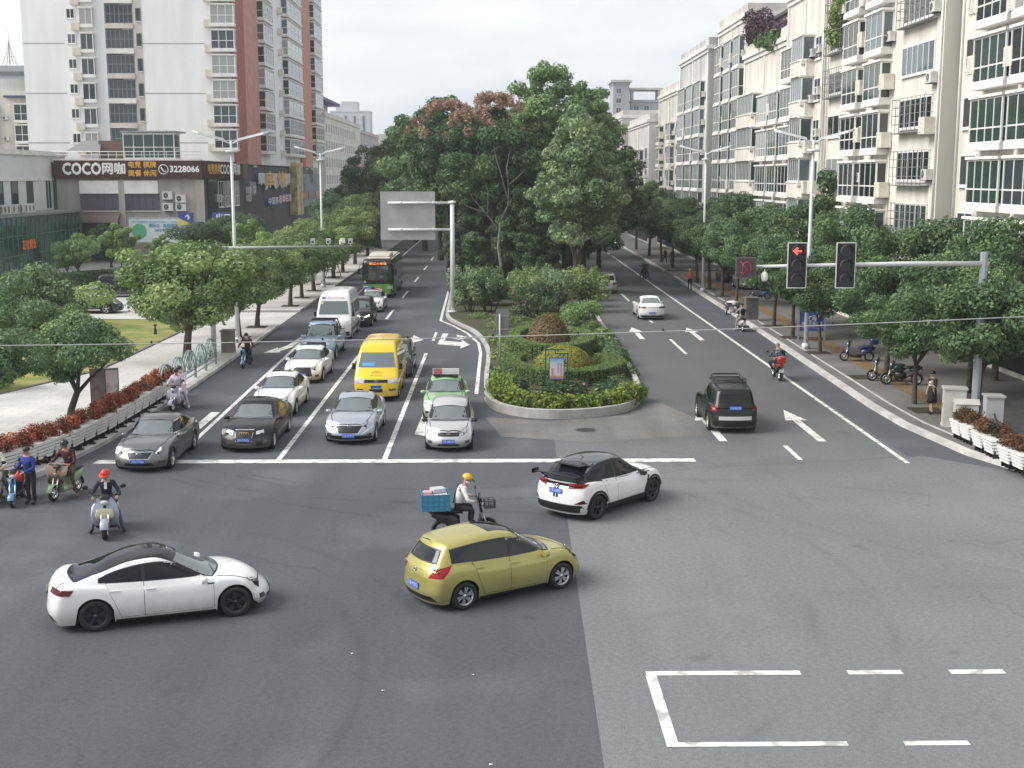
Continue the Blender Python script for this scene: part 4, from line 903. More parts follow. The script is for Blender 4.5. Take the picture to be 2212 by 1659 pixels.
for sg in (1, -1):
    c['pan']('headlight', 'F', [(sg * .55, .78), (sg * .88, .82), (sg * .86, 1.02), (sg * .52, .95)], LENS, .01); c['pan']('fog_lamp', 'F', [(sg * .55, .47), (sg * .82, .48), (sg * .82, .57), (sg * .55, .56)], DLENS, .01)
c['pan']('grille', 'F', [(-.5, .82), (.5, .82), (.48, .95), (-.48, .95)], BLACK, .009); c['pan']('grille_bar', 'F', [(-.5, .945), (.5, .945), (.48, .97), (-.48, .97)], CHROME, .012)
c['pan']('front_intake', 'F', [(-.28, .42), (.28, .42), (.28, .56), (-.28, .56)], BLACK, .009)
emblem(c, 'oval', .885)
def vanroof(q):
    for i in range(6): panel(q, c['bvh'], 'T', [(xw(.5), -.55 + i * .2), (xw(3.3), -.55 + i * .2)], [(xw(.5), -.5 + i * .2), (xw(3.3), -.5 + i * .2)], 6, 1, .014)
c['part']('roof_rib', vanroof, YEL)
def ylogo(q):
    p, n = onbody(c['bvh'], 'F', 0, 1.14); up = Vector((0, 0, 1)) - n * n.z; up.normalize(); sd_ = up.cross(n)
    M = Matrix((tuple([sd_[0], up[0], n[0], p[0] + n[0] * .02]), tuple([sd_[1], up[1], n[1], p[1] + n[1] * .02]), tuple([sd_[2], up[2], n[2], p[2] + n[2] * .02]), (0, 0, 0, 1)))
    q.text('旅行社专线', .11, M @ Matrix.Translation((0, -.07, 0)))
    ring_ = [(M @ Vector((.2 * math.cos(t), .07 + .1 * math.sin(t), 0))) for t in [math.pi * i / 10 for i in range(11)]]; q.tube(ring_, .012, 5)
    q.text('D', .14, M @ Matrix.Translation((0, .06, 0)))
c['part']('front_logo', ylogo, mat('logo_ochre', (.42, .24, .02), .5))
c['part']('windscreen_card', lambda q: panel(q, c['bvh'], 'F', [(-.62, 1.45), (-.1, 1.45)], [(-.6, 1.58), (-.1, 1.58)], 4, 2, .016), mat('card_blue', (.10, .35, .72), .4))
c['part']('number_plate', lambda q: q.box((xw(5.06), 0, .64), (.02, .44, .14)), PLATE)
vmirror(c, xw(4.25), .86, 1.42)
# white van
WT = [(0, 2.5), (.12, 2.66), (1, 2.72), (3.7, 2.72), (4.15, 2.62), (4.45, 2.38), (4.98, 1.46), (5.15, 1.32), (5.55, 1.1), (5.66, .92)]
c = van('white_van', 'tall white high-roof van with blue logo behind the blue pickup', 'van', (-9.4, 75.2, 0), R(-90), WT, 5.66, 2.06, 3.6, 1.0, .36, WHITEP, [(.25, .95), (.8, 1), (1.3, 1), (2.2, .90), (2.72, .80)], nosecurve=.24)
xw = lambda x: x - c['X0']
c['pan']('windscreen', 'F', [(-.88, 1.50), (.88, 1.50), (.76, 2.24), (-.76, 2.24)], WSGL)
for a in 'LR':
    for x0, x1 in ((.4, 1.7), (1.8, 3.1), (3.35, 4.5)): c['pan']('side_window', a, [(xw(x0), 1.42), (xw(x1), 1.42), (xw(x1 - (.25 if x1 > 4.4 else 0)), 2.1), (xw(x0), 2.1)], GLASS)
    c['pan']('door', a, [(xw(3.3), .5), (xw(4.2), .55), (xw(4.6), 1.36), (xw(3.3), 1.36)], WHITEP, .006)
    c['pan']('side_moulding', a, [(xw(1.5), .5), (xw(4.1), .5), (xw(4.1), .68), (xw(1.5), .68)], BLACK, .009)
for sg in (1, -1): c['pan']('headlight', 'F', [(sg * .58, .86), (sg * .9, .92), (sg * .94, 1.22), (sg * .72, 1.05)], LENS, .01)
c['pan']('grille', 'F', [(-.5, .72), (.5, .72), (.5, .90), (-.5, .90)], BLACK, .009); c['pan']('front_bumper', 'F', [(-.95, .3), (.95, .3), (.95, .56), (-.95, .56)], BLACK, .009)
def wlogo(q):
    panel(q, c['bvh'], 'F', [(-.72, 2.36), (-.52, 2.36)], [(-.72, 2.46), (-.52, 2.46)], 3, 2, .012, 0)
    vs, fs = textmesh('四川汽车运输'); p, n = onbody(c['bvh'], 'F', .1, 2.41)
    up = Vector((0, 0, 1)) - n * n.z; up.normalize(); sd_ = up.cross(n)
    for f in fs: q.add([p + n * .02 + sd_ * (vs[i][0] * .16) + up * (vs[i][1] * .13) for i in f], [tuple(range(len(f)))], 1)
c['part']('front_lettering', wlogo, [mat('logo_blue', (.07, .08, .45), .5), mat('logo_pale_red', (.5, .22, .22), .5)])
c['part']('roof_rib', lambda q: [panel(q, c['bvh'], 'T', [(xw(.6), -.66 + i * .18), (xw(3.5), -.66 + i * .18)], [(xw(.6), -.61 + i * .18), (xw(3.5), -.61 + i * .18)], 6, 1, .018) for i in range(8)], WHITEP)
c['part']('inspection_sticker', lambda q: panel(q, c['bvh'], 'F', [(-.8, 2.08), (-.64, 2.08)], [(-.78, 2.2), (-.62, 2.2)], 3, 3, .014), mat('sticker_yellow', (.75, .72, .25), .5))
vmirror(c, xw(4.7), .97, 1.5); 
# bus
BT = [(0, 2.9), (.2, 3.02), (1, 3.06), (9.8, 3.06), (10.15, 3.0), (10.3, 2.9), (10.4, 2.7)]
BUSG = paint('bus_green', (.10, .42, .045), 0, .35)
c = van('city_bus', 'black and green city bus at the rear of the waiting queue', 'bus', (-9.2, 103.8, 0), R(-90), BT, 10.4, 2.5, 5.4, 2.4, .48, BLACKP, [(.25, .97), (1, 1), (2.2, 1), (3.06, .92)], clear=.3, nosecurve=.22)
xw = lambda x: x - c['X0']
c['pan']('front_lower_panel', 'F', [(-1.2, .35), (1.2, .35), (1.18, 1.12), (-1.18, 1.12)], BUSG, .008)
for sg in (1, -1): c['pan']('headlight', 'F', [(sg * .72, .72), (sg * 1.1, .74), (sg * 1.12, 1.0), (sg * .75, .98)], LENS, .014)
c['pan']('windscreen', 'F', [(-1.1, 1.42), (1.1, 1.42), (1.08, 2.5), (-1.08, 2.5)], mat('bus_screen', (.035, .05, .055), .05, 0, .9, ior=1.7), .009)
c['pan']('destination_display', 'F', [(-.75, 2.56), (.75, 2.56), (.75, 2.84), (-.75, 2.84)], BLACK, .012)
def dest(q, s, y0, wd):
    vs, fs = textmesh(s); a, b_ = min(v[0] for v in vs), max(v[0] for v in vs); k = wd / (b_ - a); p, n = onbody(c['bvh'], 'F', y0, 2.7)
    q.add([(p.x + .05, y0 + x * k, 2.70 + y * .2) for x, y in vs], fs)
c['part']('display_lettering', lambda q: (dest(q, '龙江', -.42, .5), dest(q, '车站', .45, .5)), mat('led_orange', (1, .42, .12), .5, emis=.9))
c['part']('display_number', lambda q: dest(q, '203', 0, .32), mat('led_red', (1, .08, .06), .5, emis=1.2))
for a in 'LR':
    for i in range(6): c['pan']('side_window', a, [(xw(.6 + i * 1.55), 1.35), (xw(2.0 + i * 1.55), 1.35), (xw(2.0 + i * 1.55), 2.45), (xw(.6 + i * 1.55), 2.45)], GLASS, .008, 3, 3)
CREAM = mat('bus_roof_cream', (.52, .49, .42), .6, var=.12, scale=1)
c['part']('roof_panel', lambda q: panel(q, c['bvh'], 'T', [(xw(.1), -1.1), (xw(10.2), -1.1)], [(xw(.1), 1.1), (xw(10.2), 1.1)], 20, 8, .012), CREAM)
q = MB(); q.loft([(xw(5.2), 3.16, .80, .1, 0), (xw(5.5), 3.22, .85, .16, 0), (xw(7.9), 3.22, .85, .16, 0), (xw(8.6), 3.14, .8, .06, 0)], 16, 0, 5); q.obj('air_conditioner', CREAM, c['root'])
c['part']('number_plate', lambda q: q.box((xw(10.4), 0, .5), (.02, .44, .14)), PLATE)
c['part']('front_badge', lambda q: q.lathe([(0, xw(10.36)), (.10, xw(10.36))], 14, 0, (0, -1.0, 1.28), 'X'), mat('badge_white', (.7, .7, .68), .5))
q = MB()
for sg in (1, -1): q.tube([(xw(10.2), sg * 1.1, 2.75), (xw(10.55), sg * 1.35, 2.6), (xw(10.55), sg * 1.42, 2.3)], .025, 6); q.box((xw(10.55), sg * 1.42, 2.1), (.08, .2, .42))
q.obj('side_mirror', BLACK, c['root'])
# ------------------------------------------------------------------ two-wheelers
def tw_wheel(parent, x, r, w, rimm=ALU, spokes=5):
    b = MB(); b.lathe([(r * .62, -w * .4), (r * .82, -w * .5), (r * .95, -w * .38), (r, 0), (r * .95, w * .38), (r * .82, w * .5), (r * .62, w * .4), (r * .62, -w * .4)], 24, 0, axis='Y')
    o = b.obj('wheel', RUBBER, parent, (x, 0, r)); m = MB()
    m.lathe([(r * .58, -w * .42), (r * .66, -w * .46), (r * .66, w * .46), (r * .58, w * .42), (r * .58, -w * .42)], 20, 0, axis='Y'); m.lathe([(0, -w * .6), (r * .2, -w * .6), (r * .2, w * .6), (0, w * .6)], 12, 0, axis='Y')
    for k in range(spokes):
        q = 2 * math.pi * k / spokes; m.tube([(math.cos(q) * r * .15, 0, math.sin(q) * r * .15), (math.cos(q) * r * .6, 0, math.sin(q) * r * .6)], r * .055, 6)
    m.obj('rim', rimm, o); return o
def scooter(name, label, loc, rz, col, kind='scooter', seat=BLACK, panelm=None, headm=None, mirrors=True, rim=ALU, box=None, cover=None, plate=None, cat='scooter', wheelcol=None, screen=False, group=None):
    root = thing(name, label, cat, loc, rz, group)
    big = kind in ('maxi', 'moto'); r = .27 if kind == 'moto' else (.245 if kind in ('scooter', 'retro', 'maxi') else .20); fx, rx = (.66, -.66) if kind == 'moto' else (.62, -.60)
    tw_wheel(root, fx, r, .10 if not big else .12, rim); tw_wheel(root, rx, r, .11 if not big else .13, rim)
    wd = {'ebike': .10, 'scooter': .19, 'retro': .19, 'maxi': .27, 'moto': .15}[kind]
    P = lambda nm, m, f: (lambda q: (f(q), q.obj(nm, m, root))[1])(MB())
    # fork, fender
    P('fork', ALU, lambda q: [q.tube([(fx, s * .075, r), (fx - .16, s * .075, .66)], .02, 6) for s in (1, -1)])
    def fender(q, x, rr, w, a0, a1):
        ring = []
        for i in range(11):
            t = R(a0 + (a1 - a0) * i / 10); ring.append((x + rr * math.cos(t), r + rr * math.sin(t), t))
        vs = []
        for X, Z, t in ring:
            for j in range(5): y = (j / 2 - 1); d = -.028 * y * y; vs.append((X + d * math.cos(t), y * w, Z + d * math.sin(t)))
        q.add(vs, [(i * 5 + j, i * 5 + j + 1, (i + 1) * 5 + j + 1, (i + 1) * 5 + j) for i in range(10) for j in range(4)], 0, True)
        q.add([(v[0], v[1], v[2]) for v in vs], [(i * 5 + j, (i + 1) * 5 + j, (i + 1) * 5 + j + 1, i * 5 + j + 1) for i in range(10) for j in range(4)], 0, True)
    P('front_fender', wheelcol or col, lambda q: fender(q, fx, r + .04, .085, 15, 165)); P('rear_fender', BLACK, lambda q: fender(q, rx, r + .04, .085, 20, 190))
    if kind == 'moto':
        P('fuel_tank', col, lambda q: q.loft([(.36, .74, .08, .09, 0), (.28, .80, .15, .12, 0), (.05, .80, .15, .11, 0), (-.12, .74, .08, .06, 0)]))
        P('frame', BLACK, lambda q: (q.tube([(.48, 0, .72), (.3, 0, .4), (-.2, 0, .34), (-.5, 0, .5), (-.62, 0, .74)], .035, 8), q.loft([(.3, .42, .12, .16, 0), (.0, .42, .14, .17, 0), (-.2, .42, .1, .13, 0)])))
        P('seat', seat, lambda q: q.loft([(-.05, .80, .10, .05, 0), (-.25, .80, .15, .055, 0), (-.65, .86, .14, .05, 0), (-.78, .87, .10, .04, 0)]))
        P('rear_body', col, lambda q: q.loft([(-.35, .68, .14, .09, 0), (-.7, .74, .14, .10, 0), (-.88, .80, .08, .06, 0)]))
    else:
        h = .92 if kind != 'ebike' else .86
        P('front_shield', col, lambda q: q.loft([(.30, .24, wd * .8, .05, .0), (.38, .36, wd * 1.0, .05, .2), (.43, .58, wd * 1.12, .06, .3), (.38, .78, wd * 1.0, .075, .35), (.33, .90, wd * .72, .06, .4), (.31, .96, wd * .45, .03, .4)] if kind != 'ebike' else [(.36, .3, .05, .04, 0), (.42, .55, .09, .05, .2), (.36, .8, .07, .05, .3)]))
        P('floorboard', BLACK if kind != 'retro' else col, lambda q: q.loft([(.36, .27, wd * .8, .05, 0), (.1, .25, wd * .85, .05, 0), (-.2, .27, wd * .85, .07, 0)], 14, 0, 5))
        P('rear_body', col if kind != 'ebike' else BLACK, lambda q: q.loft([(-.14, .42, wd * .72, .20, 0), (-.35, .50, wd * .95, .19, 0), (-.65, .58, wd * .85, .14, 0), (-.88, .66, wd * .45, .07, 0)]))
        P('seat', seat, lambda q: q.loft([(-.06, .70, wd * .55, .05, 0), (-.22, .735, wd * .85, .065, 0), (-.60, .765, wd * .85, .065, 0), (-.80, .76, wd * .6, .05, 0)]))
        if panelm: P('front_panel', panelm, lambda q: q.loft([(.47, .40, wd * .55, .012, .2), (.505, .58, wd * .75, .02, .3), (.475, .72, wd * .62, .02, .35)]))
    hz = 1.02
    P('handlebar', BLACK, lambda q: (q.tube([(.30, -.34, hz), (.36, -.18, hz + .03), (.37, 0, hz), (.36, .18, hz + .03), (.30, .34, hz)], .016, 6), q.tube([(.46, 0, .66), (.36, 0, hz)], .028, 8), q.loft([(.33, hz - .01, .1, .05, .3), (.42, hz - .02, .12, .06, .3), (.47, hz - .04, .06, .04, .3)])))
    P('headlight', headm or LENS, lambda q: q.ell((.47, 0, .88 if kind != 'moto' else .92), (.045, .085, .065), 12, 8) if kind != 'retro' else q.lathe([(0, .50), (.07, .495), (.085, .47), (.085, .42)], 16, 0, (0, 0, .74), 'X'))
    P('tail_light', RED, lambda q: q.ell((-.90, 0, .70), (.035, .07, .04), 10, 6))
    if mirrors:
        for s in (1, -1): P('mirror', BLACK, lambda q: (q.tube([(.34, s * .24, hz + .02), (.33, s * .36, hz + .20)], .009, 5), q.ell((.33, s * .40, hz + .23), (.02, .07, .055), 10, 6)))
    P('kickstand', BLACK, lambda q: q.tube([(-.15, .1, .28), (-.22, .24, .02)], .014, 5))
    if plate: P('number_plate', plate, lambda q: q.box((-.93, 0, .50), (.015, .20, .15)))
    if box: P('top_box', box, lambda q: q.loft([(-.62, 1.02, .17, .15, 0), (-.72, 1.02, .20, .17, 0), (-.95, 1.02, .20, .17, 0), (-1.04, 1.0, .16, .13, 0)], 14, 0, 3.2))
    if screen: P('windshield', mat('clear_plastic', (.30, .33, .36), .1, 0, .8, ior=1.5), lambda q: q.loft([(.44, 1.02, .20, .008, .5), (.42, 1.2, .20, .01, .5), (.36, 1.36, .12, .008, .5)]))
    if cover:
        P('leg_cover', cover, lambda q: q.loft([(.50, .52, .26, .03, .3), (.40, .92, .36, .04, .4), (.30, 1.05, .34, .04, .6), (.10, .86, .30, .03, .9), (-.05, .62, .26, .02, .9)], 16, 0, 3))
    return root
# ------------------------------------------------------------------ people
SKIN = mat('skin', (.46, .27, .19), .55); HAIRM = mat('black_hair', (.014, .012, .011), .5); SHOE = mat('dark_shoe', (.02, .018, .017), .5)
def cloth(n, c): return mat('cloth_' + n, c, .85, var=.08, scale=8, bump=.25, bscale=14)
def person(label, loc, rz, pose, top, legs, shoes=SHOE, hair=None, hat=None, mask=False, scale=1., sleeves=True, skirt=None, extra=None, cat='person', group=None, headturn=0., bulk=1., vest=None, legskin=False):
    """pose: joint positions in the person's own frame (x forward, y left, z up from the ground)"""
    J = {k: Vector(v) for k, v in pose.items()}
    root = thing('person', label, cat, loc, rz, group)
    names, edges, rad = [], [], []
    def add(n, p, r): names.append((n, p)); rad.append(r); return len(names) - 1
    pel, che, nk, hd = J['pelvis'], J['chest'], J['neck'], J['head']
    ax = (hd - nk).normalized()
    i0 = add('legs', pel, .145 * bulk); i1 = add('top', pel.lerp(che, .5), .135 * bulk); i2 = add('top', che, .165 * bulk); i3 = add('top', che.lerp(nk, .62), .12)
    i4 = add('skin', nk, .055); i5 = add('skin', hd - ax * .05, .075); i6 = add('skin', hd + ax * .03, .098); i7 = add('skin', hd + ax * .09, .072)
    E_ = [(i0, i1), (i1, i2), (i2, i3), (i3, i4), (i4, i5), (i5, i6), (i6, i7)]
    seg = [(pel, pel.lerp(che, .15), 0), (pel.lerp(che, .15), che.lerp(nk, .75), 1), (che.lerp(nk, .9), hd + ax * .1, 2)]
    for s in 'LR':
        sh, el, wr, hp, kn, an, to = (J[k + s] for k in ('shoulder', 'elbow', 'wrist', 'hip', 'knee', 'ankle', 'toe'))
        a = add('', sh, .072 * bulk); e = add('', el, .05); w = add('', wr, .03); E_ += [(i3, a), (a, e), (e, w)]
        hd_ = add('', wr + (wr - el).normalized() * .06, .030); E_.append((w, hd_))
        h = add('', hp, .098 * bulk); k = add('', kn, .066); n_ = add('', an, .05); t = add('', to, .05); E_ += [(i0, h), (h, k), (k, n_), (n_, t)]
        seg += [(sh, el, 1), (el, wr, 1 if sleeves else 2), (wr, wr + (wr - el).normalized() * .1, 2), (hp, kn, 2 if legskin else 0), (kn, an.lerp(kn, .12), 2 if legskin else 0), (an, to, 3)]
    me = bpy.data.meshes.new('person_body'); me.from_pydata([p for _, p in names], E_, [])
    o = bpy.data.objects.new('person_tmp', me); COL.objects.link(o); m = o.modifiers.new('s', 'SKIN'); m.use_smooth_shade = True
    sk = me.skin_vertices[0].data
    for i, r_ in enumerate(rad): sk[i].radius = (r_, r_); sk[i].use_root = (i == 0)
    o.modifiers.new('u', 'SUBSURF').levels = 2
    ev = bpy.data.meshes.new_from_object(o.evaluated_get(bpy.context.evaluated_depsgraph_get()))
    q = MB()
    def dseg(p, a, b):
        d = b - a; t = max(0, min(1, (p - a).dot(d) / max(d.length_squared, 1e-9))); return (p - a - d * t).length
    V = [v.co.copy() for v in ev.vertices]
    for pl in ev.polygons:
        c = pl.center; best = min(seg, key=lambda s_: dseg(c, s_[0], s_[1]))
        q.f.append(tuple(pl.vertices)); q.m.append(best[2]); q.s.append(True)
    q.v = [tuple(v) for v in V]
    bpy.data.objects.remove(o); bpy.data.meshes.remove(me); bpy.data.meshes.remove(ev)
    # head details and hands
    fw = Vector((math.cos(headturn), math.sin(headturn), 0)); fw = (fw - ax * fw.dot(ax)).normalized(); lf = ax.cross(fw)
    q.ell(hd + fw * .097 - ax * .012, (.02, .016, .026), 8, 6, 2)
    for s in (1, -1):
        q.ell(hd + fw * .082 + lf * s * .034 + ax * .022, (.012, .014, .009), 8, 6, 4); q.ell(hd + lf * s * .10, (.016, .014, .032), 8, 6, 2)
    q.box(hd + fw * .088 - ax * .055, (.012, .045, .012), 5)
    for s in 'LR':
        el, wr = J['elbow' + s], J['wrist' + s]; d = (wr - el).normalized(); sd_ = d.cross(Vector((0, 0, 1))); sd_ = sd_.normalized() if sd_.length > .1 else Vector((1, 0, 0)); dn = d.cross(sd_).normalized()
        if dn.z > 0: dn = -dn
        p0 = wr + d * .075
        for i in range(4):
            b_ = p0 + sd_ * (i - 1.5) * .019; l_ = (.062, .074, .070, .055)[i]
            q.tube([b_ - d * .02, b_ + d * l_ * .45, b_ + d * l_ * .8 + dn * l_ * .4, b_ + d * l_ * .6 + dn * l_ * .8], [.0095, .009, .008, .006], 6, 2)
        sg = 1 if s == 'L' else -1; tb = wr + d * .045 + sd_ * sg * .025
        q.tube([tb, tb + sd_ * sg * .022 + d * .02 + dn * .01, tb + sd_ * sg * .022 + d * .045 + dn * .03], [.011, .010, .007], 6, 2)
    body = q.obj('body', [legs, top, SKIN, shoes, mat('eye', (.02, .015, .012), .2), mat('lips', (.36, .13, .11), .5)], root, fix=False)
    Mh = Matrix((tuple([fw[0], lf[0], ax[0]]), tuple([fw[1], lf[1], ax[1]]), tuple([fw[2], lf[2], ax[2]])))
    def hp_(nm, m, f): b = MB(); f(b); b.xf(Matrix.Translation(hd) @ Mh.to_4x4()); return b.obj(nm, m, root)
    if hair == 'short': hp_('hair', HAIRM, lambda b: b.ell((-.018, 0, .035), (.108, .106, .105), 14, 8, 0, None, -.1))
    if hair == 'long': hp_('hair', HAIRM, lambda b: (b.ell((-.02, 0, .03), (.112, .112, .11), 14, 8, 0, None, -.1), b.tube([(-.05, 0, .05), (-.085, 0, -.08), (-.10, 0, -.26)], [.10, .10, .05], 10)))
    if hair == 'grey': hp_('hair', mat('grey_hair', (.22, .21, .20), .6), lambda b: b.ell((-.018, 0, .035), (.106, .104, .103), 14, 8, 0, None, -.1))
    if hat:
        kind, hm = hat
        def hf(b):
            b.ell((-.01, 0, .045), (.138, .122, .125), 16, 9, 0, None, -.15)
            if kind == 'hard': b.ell((.03, 0, .04), (.165, .135, .02), 16, 4, 0, None, 0.); b.tube([(-.12, 0, .09), (-.02, 0, .172), (.1, 0, .10)], .014, 6)
            if kind == 'visor': b.loft([(.12, .06, .11, .012, .2), (.20, .03, .09, .01, .4)], 12, 1)
            if kind == 'straw': b.lathe([(.13, .03), (.24, .0)], 18, 0)
        hp_('helmet' if kind != 'straw' else 'hat', [hm, BLACK], hf)
    if mask: hp_('face_mask', mat('mask_white', (.75, .76, .78), .8), lambda b: b.ell((.035, 0, -.045), (.078, .078, .058), 12, 8))
    if skirt:
        sm, z1 = skirt; z0 = pel.z + .12; b = MB()
        b.lathe([(.145, z0), (.165, pel.z), (.18, (pel.z + z1) / 2), (.195, z1), (.17, z1 + .01)], 20, 0, (pel.x, pel.y, 0)); b.obj('skirt', sm, root)
    if vest:
        b = MB(); b.loft([(pel.x, pel.z + .02, .17, .13, R(-90)), (pel.x, pel.lerp(che, .5).z, .175, .135, R(-90)), (che.x, che.z, .20, .155, R(-90)), (che.x, che.z + .12, .17, .12, R(-90))]); b.obj('vest', vest, root)
    if extra: extra(root, J)
    if scale != 1: root.scale = (scale,) * 3
    return root
def stand(step=.0, armL=(.04, .27, .85), armR=(.04, -.27, .85), elL=(-.04, .26, 1.10), elR=(-.04, -.26, 1.10), lean=0.):
    return dict(pelvis=(0, 0, .92), chest=(lean, 0, 1.27), neck=(lean, 0, 1.47), head=(lean + .03, 0, 1.60), shoulderL=(lean, .185, 1.38), shoulderR=(lean, -.185, 1.38), elbowL=elL, elbowR=elR, wristL=armL, wristR=armR,
                hipL=(0, .09, .86), hipR=(0, -.09, .86), kneeL=(.03 + step, .10, .48), kneeR=(.03 - step, -.10, .48), ankleL=(step, .10, .08), ankleR=(-step, -.10, .08), toeL=(step + .16, .12, .04), toeR=(-step + .16, -.12, .04))
def ride(sx=-.30, sz=.86, feet='ground', lean=.06, hands=.32, hz=1.04, hx=.28, knee=.22):
    p = dict(pelvis=(sx, 0, sz), chest=(sx + .05 + lean, 0, sz + .36), neck=(sx + .09 + lean * 1.4, 0, sz + .56), head=(sx + .13 + lean * 1.6, 0, sz + .70))
    c = p['chest']
    for s, y in (('L', 1), ('R', -1)):
        p['shoulder' + s] = (c[0] + .02, y * .19, c[2] + .12); p['elbow' + s] = ((c[0] + hx) / 2 - .05, y * (hands + .04), (c[2] + hz) / 2 - .06); p['wrist' + s] = (hx - .06, y * hands, hz)
        p['hip' + s] = (sx + .02, y * .10, sz - .03)
        if feet == 'ground': p['knee' + s] = (sx + .36, y * (knee + .10), sz - .28); p['ankle' + s] = (sx + .26, y * (knee + .20), .09); p['toe' + s] = (sx + .42, y * (knee + .25), .04)
        else: p['knee' + s] = (sx + .42, y * knee, sz - .06); p['ankle' + s] = (sx + .36, y * .17, .40); p['toe' + s] = (sx + .52, y * .18, .36)
    return p
JEANS = cloth('jeans', (.10, .14, .20)); BLK = cloth('black', (.018, .018, .022)); NAVYC = cloth('navy', (.02, .024, .05)); MAROON = cloth('maroon', (.075, .015, .025)); BLUESH = cloth('blue_shirt', (.03, .045, .26)); WHT = cloth('white', (.70, .70, .70)); LIL = cloth('lilac', (.62, .55, .68)); CREAMC = cloth('cream', (.68, .64, .58)); GREYC = cloth('grey', (.30, .31, .33))
LB = paint('light_blue_grey', (.36, .42, .52), .3, .35); GREENS = paint('sage_green', (.26, .40, .22), 0, .4); BLUEE = paint('bright_blue', (.03, .24, .62), 0, .4); LILP = paint('lilac', (.62, .58, .72), .1, .35); WHS = paint('scooter_white', (.66, .65, .64), 0, .4); REDM = paint('red', (.42, .02, .02), .1, .35); DKBLU = paint('deep_blue', (.015, .025, .13), .3, .35); DKGRN = paint('deep_green', (.015, .05, .045), .3, .35)
def at(px, py): v = gp(px, py); return v
# red helmet rider
rz_ = R(-78)
scooter('motor_scooter', 'pale blue-grey scooter with cream front panel carrying the red-helmeted rider', at(233, 1150), rz_, LB, 'maxi', panelm=mat('cream_panel', (.60, .55, .40), .4)).scale = (1.12, 1.2, 1.08)
person('man in a red hard hat and dark jacket astride a blue-grey scooter', at(233, 1150), rz_, ride(knee=.20), NAVYC, JEANS, hair='short', hat=('hard', mat('helmet_red', (.62, .04, .03), .35)), headturn=-.5,
       extra=lambda r_, J: MB().box((J['chest'][0] + .16, 0, J['chest'][2] + .06), (.04, .07, .18), 0, 0, 0, -.2).obj('shirt_front', WHT, r_))
# green scooter
rz_ = R(-104)
FLOR = mat('floral_cloth', (.42, .16, .10), .9, col2=(.16, .19, .17), var=.3, scale=9, thr=(.42, .58))
scooter('motor_scooter', 'sage green retro scooter with round headlamp and floral leg cover', at(143, 1072), rz_, GREENS, 'retro', cover=FLOR, box=None, headm=mat('dim_lens', (.12, .13, .12), .1, 0, .8))
person('rider in a maroon jacket and dark peaked helmet on the sage green scooter', at(143, 1072), rz_, ride(feet='ground', knee=.17), MAROON, cloth('brown', (.10, .06, .05)), mat('brown_shoe', (.16, .08, .04), .6), hair='short', hat=('visor', mat('helmet_black', (.02, .02, .025), .2)), headturn=.4)
# blue e-bike, man standing beside it
rz_ = R(-82)
scooter('electric_bike', 'bright blue electric bike with blue basket lid held by the standing man', at(38, 1085), rz_, BLUEE, 'ebike', seat=mat('blue_seat', (.05, .26, .60), .5), mirrors=False, rim=BLUEE, wheelcol=BLUEE, cat='electric bike')
st_ = stand(armL=(.36, .06, 1.02), armR=(.36, -.36, 1.00), elL=(.14, .24, 1.12), elR=(.10, -.30, 1.12), lean=.10)
person('man in a blue shirt and black trousers standing and holding the blue electric bike', at(70, 1088), R(-108), st_, BLUESH, BLK, hair='short', headturn=-.3)
q = MB(); q.lathe([(.0, -.26), (.11, -.25), (.15, -.16), (.13, -.06), (.05, .03), (.03, .10)], 14, 0); q.tube([(.02, 0, .09), (.06, 0, .2), (0, .03, .26)], .012, 5)
tag(q.obj('carrier_bag', mat('red_plastic', (.62, .05, .04), .35), None, at(52, 1085) + Vector((-.05, -.12, .92))), 'red carrier bag hanging from the blue electric bike handlebar', 'bag')
# left edge rider
rz_ = R(-80)
scooter('motor_scooter', 'white scooter with grey cover cut off by the edge beside the blue electric bike', at(-12, 1085), rz_, WHS, 'maxi', cover=mat('grey_cover', (.30, .28, .27), .7))
person('woman in a cream jacket and white face mask on the scooter at the edge', at(-10, 1080), rz_, ride(), CREAMC, JEANS, hair='long', mask=True, headturn=.2)
# lilac scooter with two women
rz_ = R(-97)
scooter('motor_scooter', 'lilac scooter carrying two women past the white planters', at(384, 884), rz_, LILP, 'maxi', seat=LILP, panelm=LILP, cover=None)
person('woman in a pale lilac coat steering the lilac scooter', at(384, 884), rz_, ride(feet='board', sx=-.2), LIL, LIL, mat('white_shoe', (.6, .6, .6), .6), hair='short', bulk=1.05)
person('long-haired woman in a face mask riding pillion on the lilac scooter', at(384, 884), rz_, ride(sx=-.55, sz=.92, feet='ground', hx=-.1, hz=1.15, hands=.22, knee=.16), LIL, cloth('pale_mauve', (.55, .48, .56)), mat('white_shoe', (.6, .6, .6), .6), hair='long', mask=True, headturn=.3, bulk=1.05)
# e-bike between lanes
rz_ = R(-95)
scooter('electric_bike', 'small blue electric bike ridden down the kerbside lane', at(533, 792), rz_, BLUEE, 'ebike', mirrors=False, headm=mat('blue_lens', (.08, .30, .6), .3), rim=DALU, cat='electric bike')
person('rider with cap and face mask on the small blue electric bike', at(533, 792), rz_, ride(feet='board'), MAROON, BLK, hair='short', mask=True)
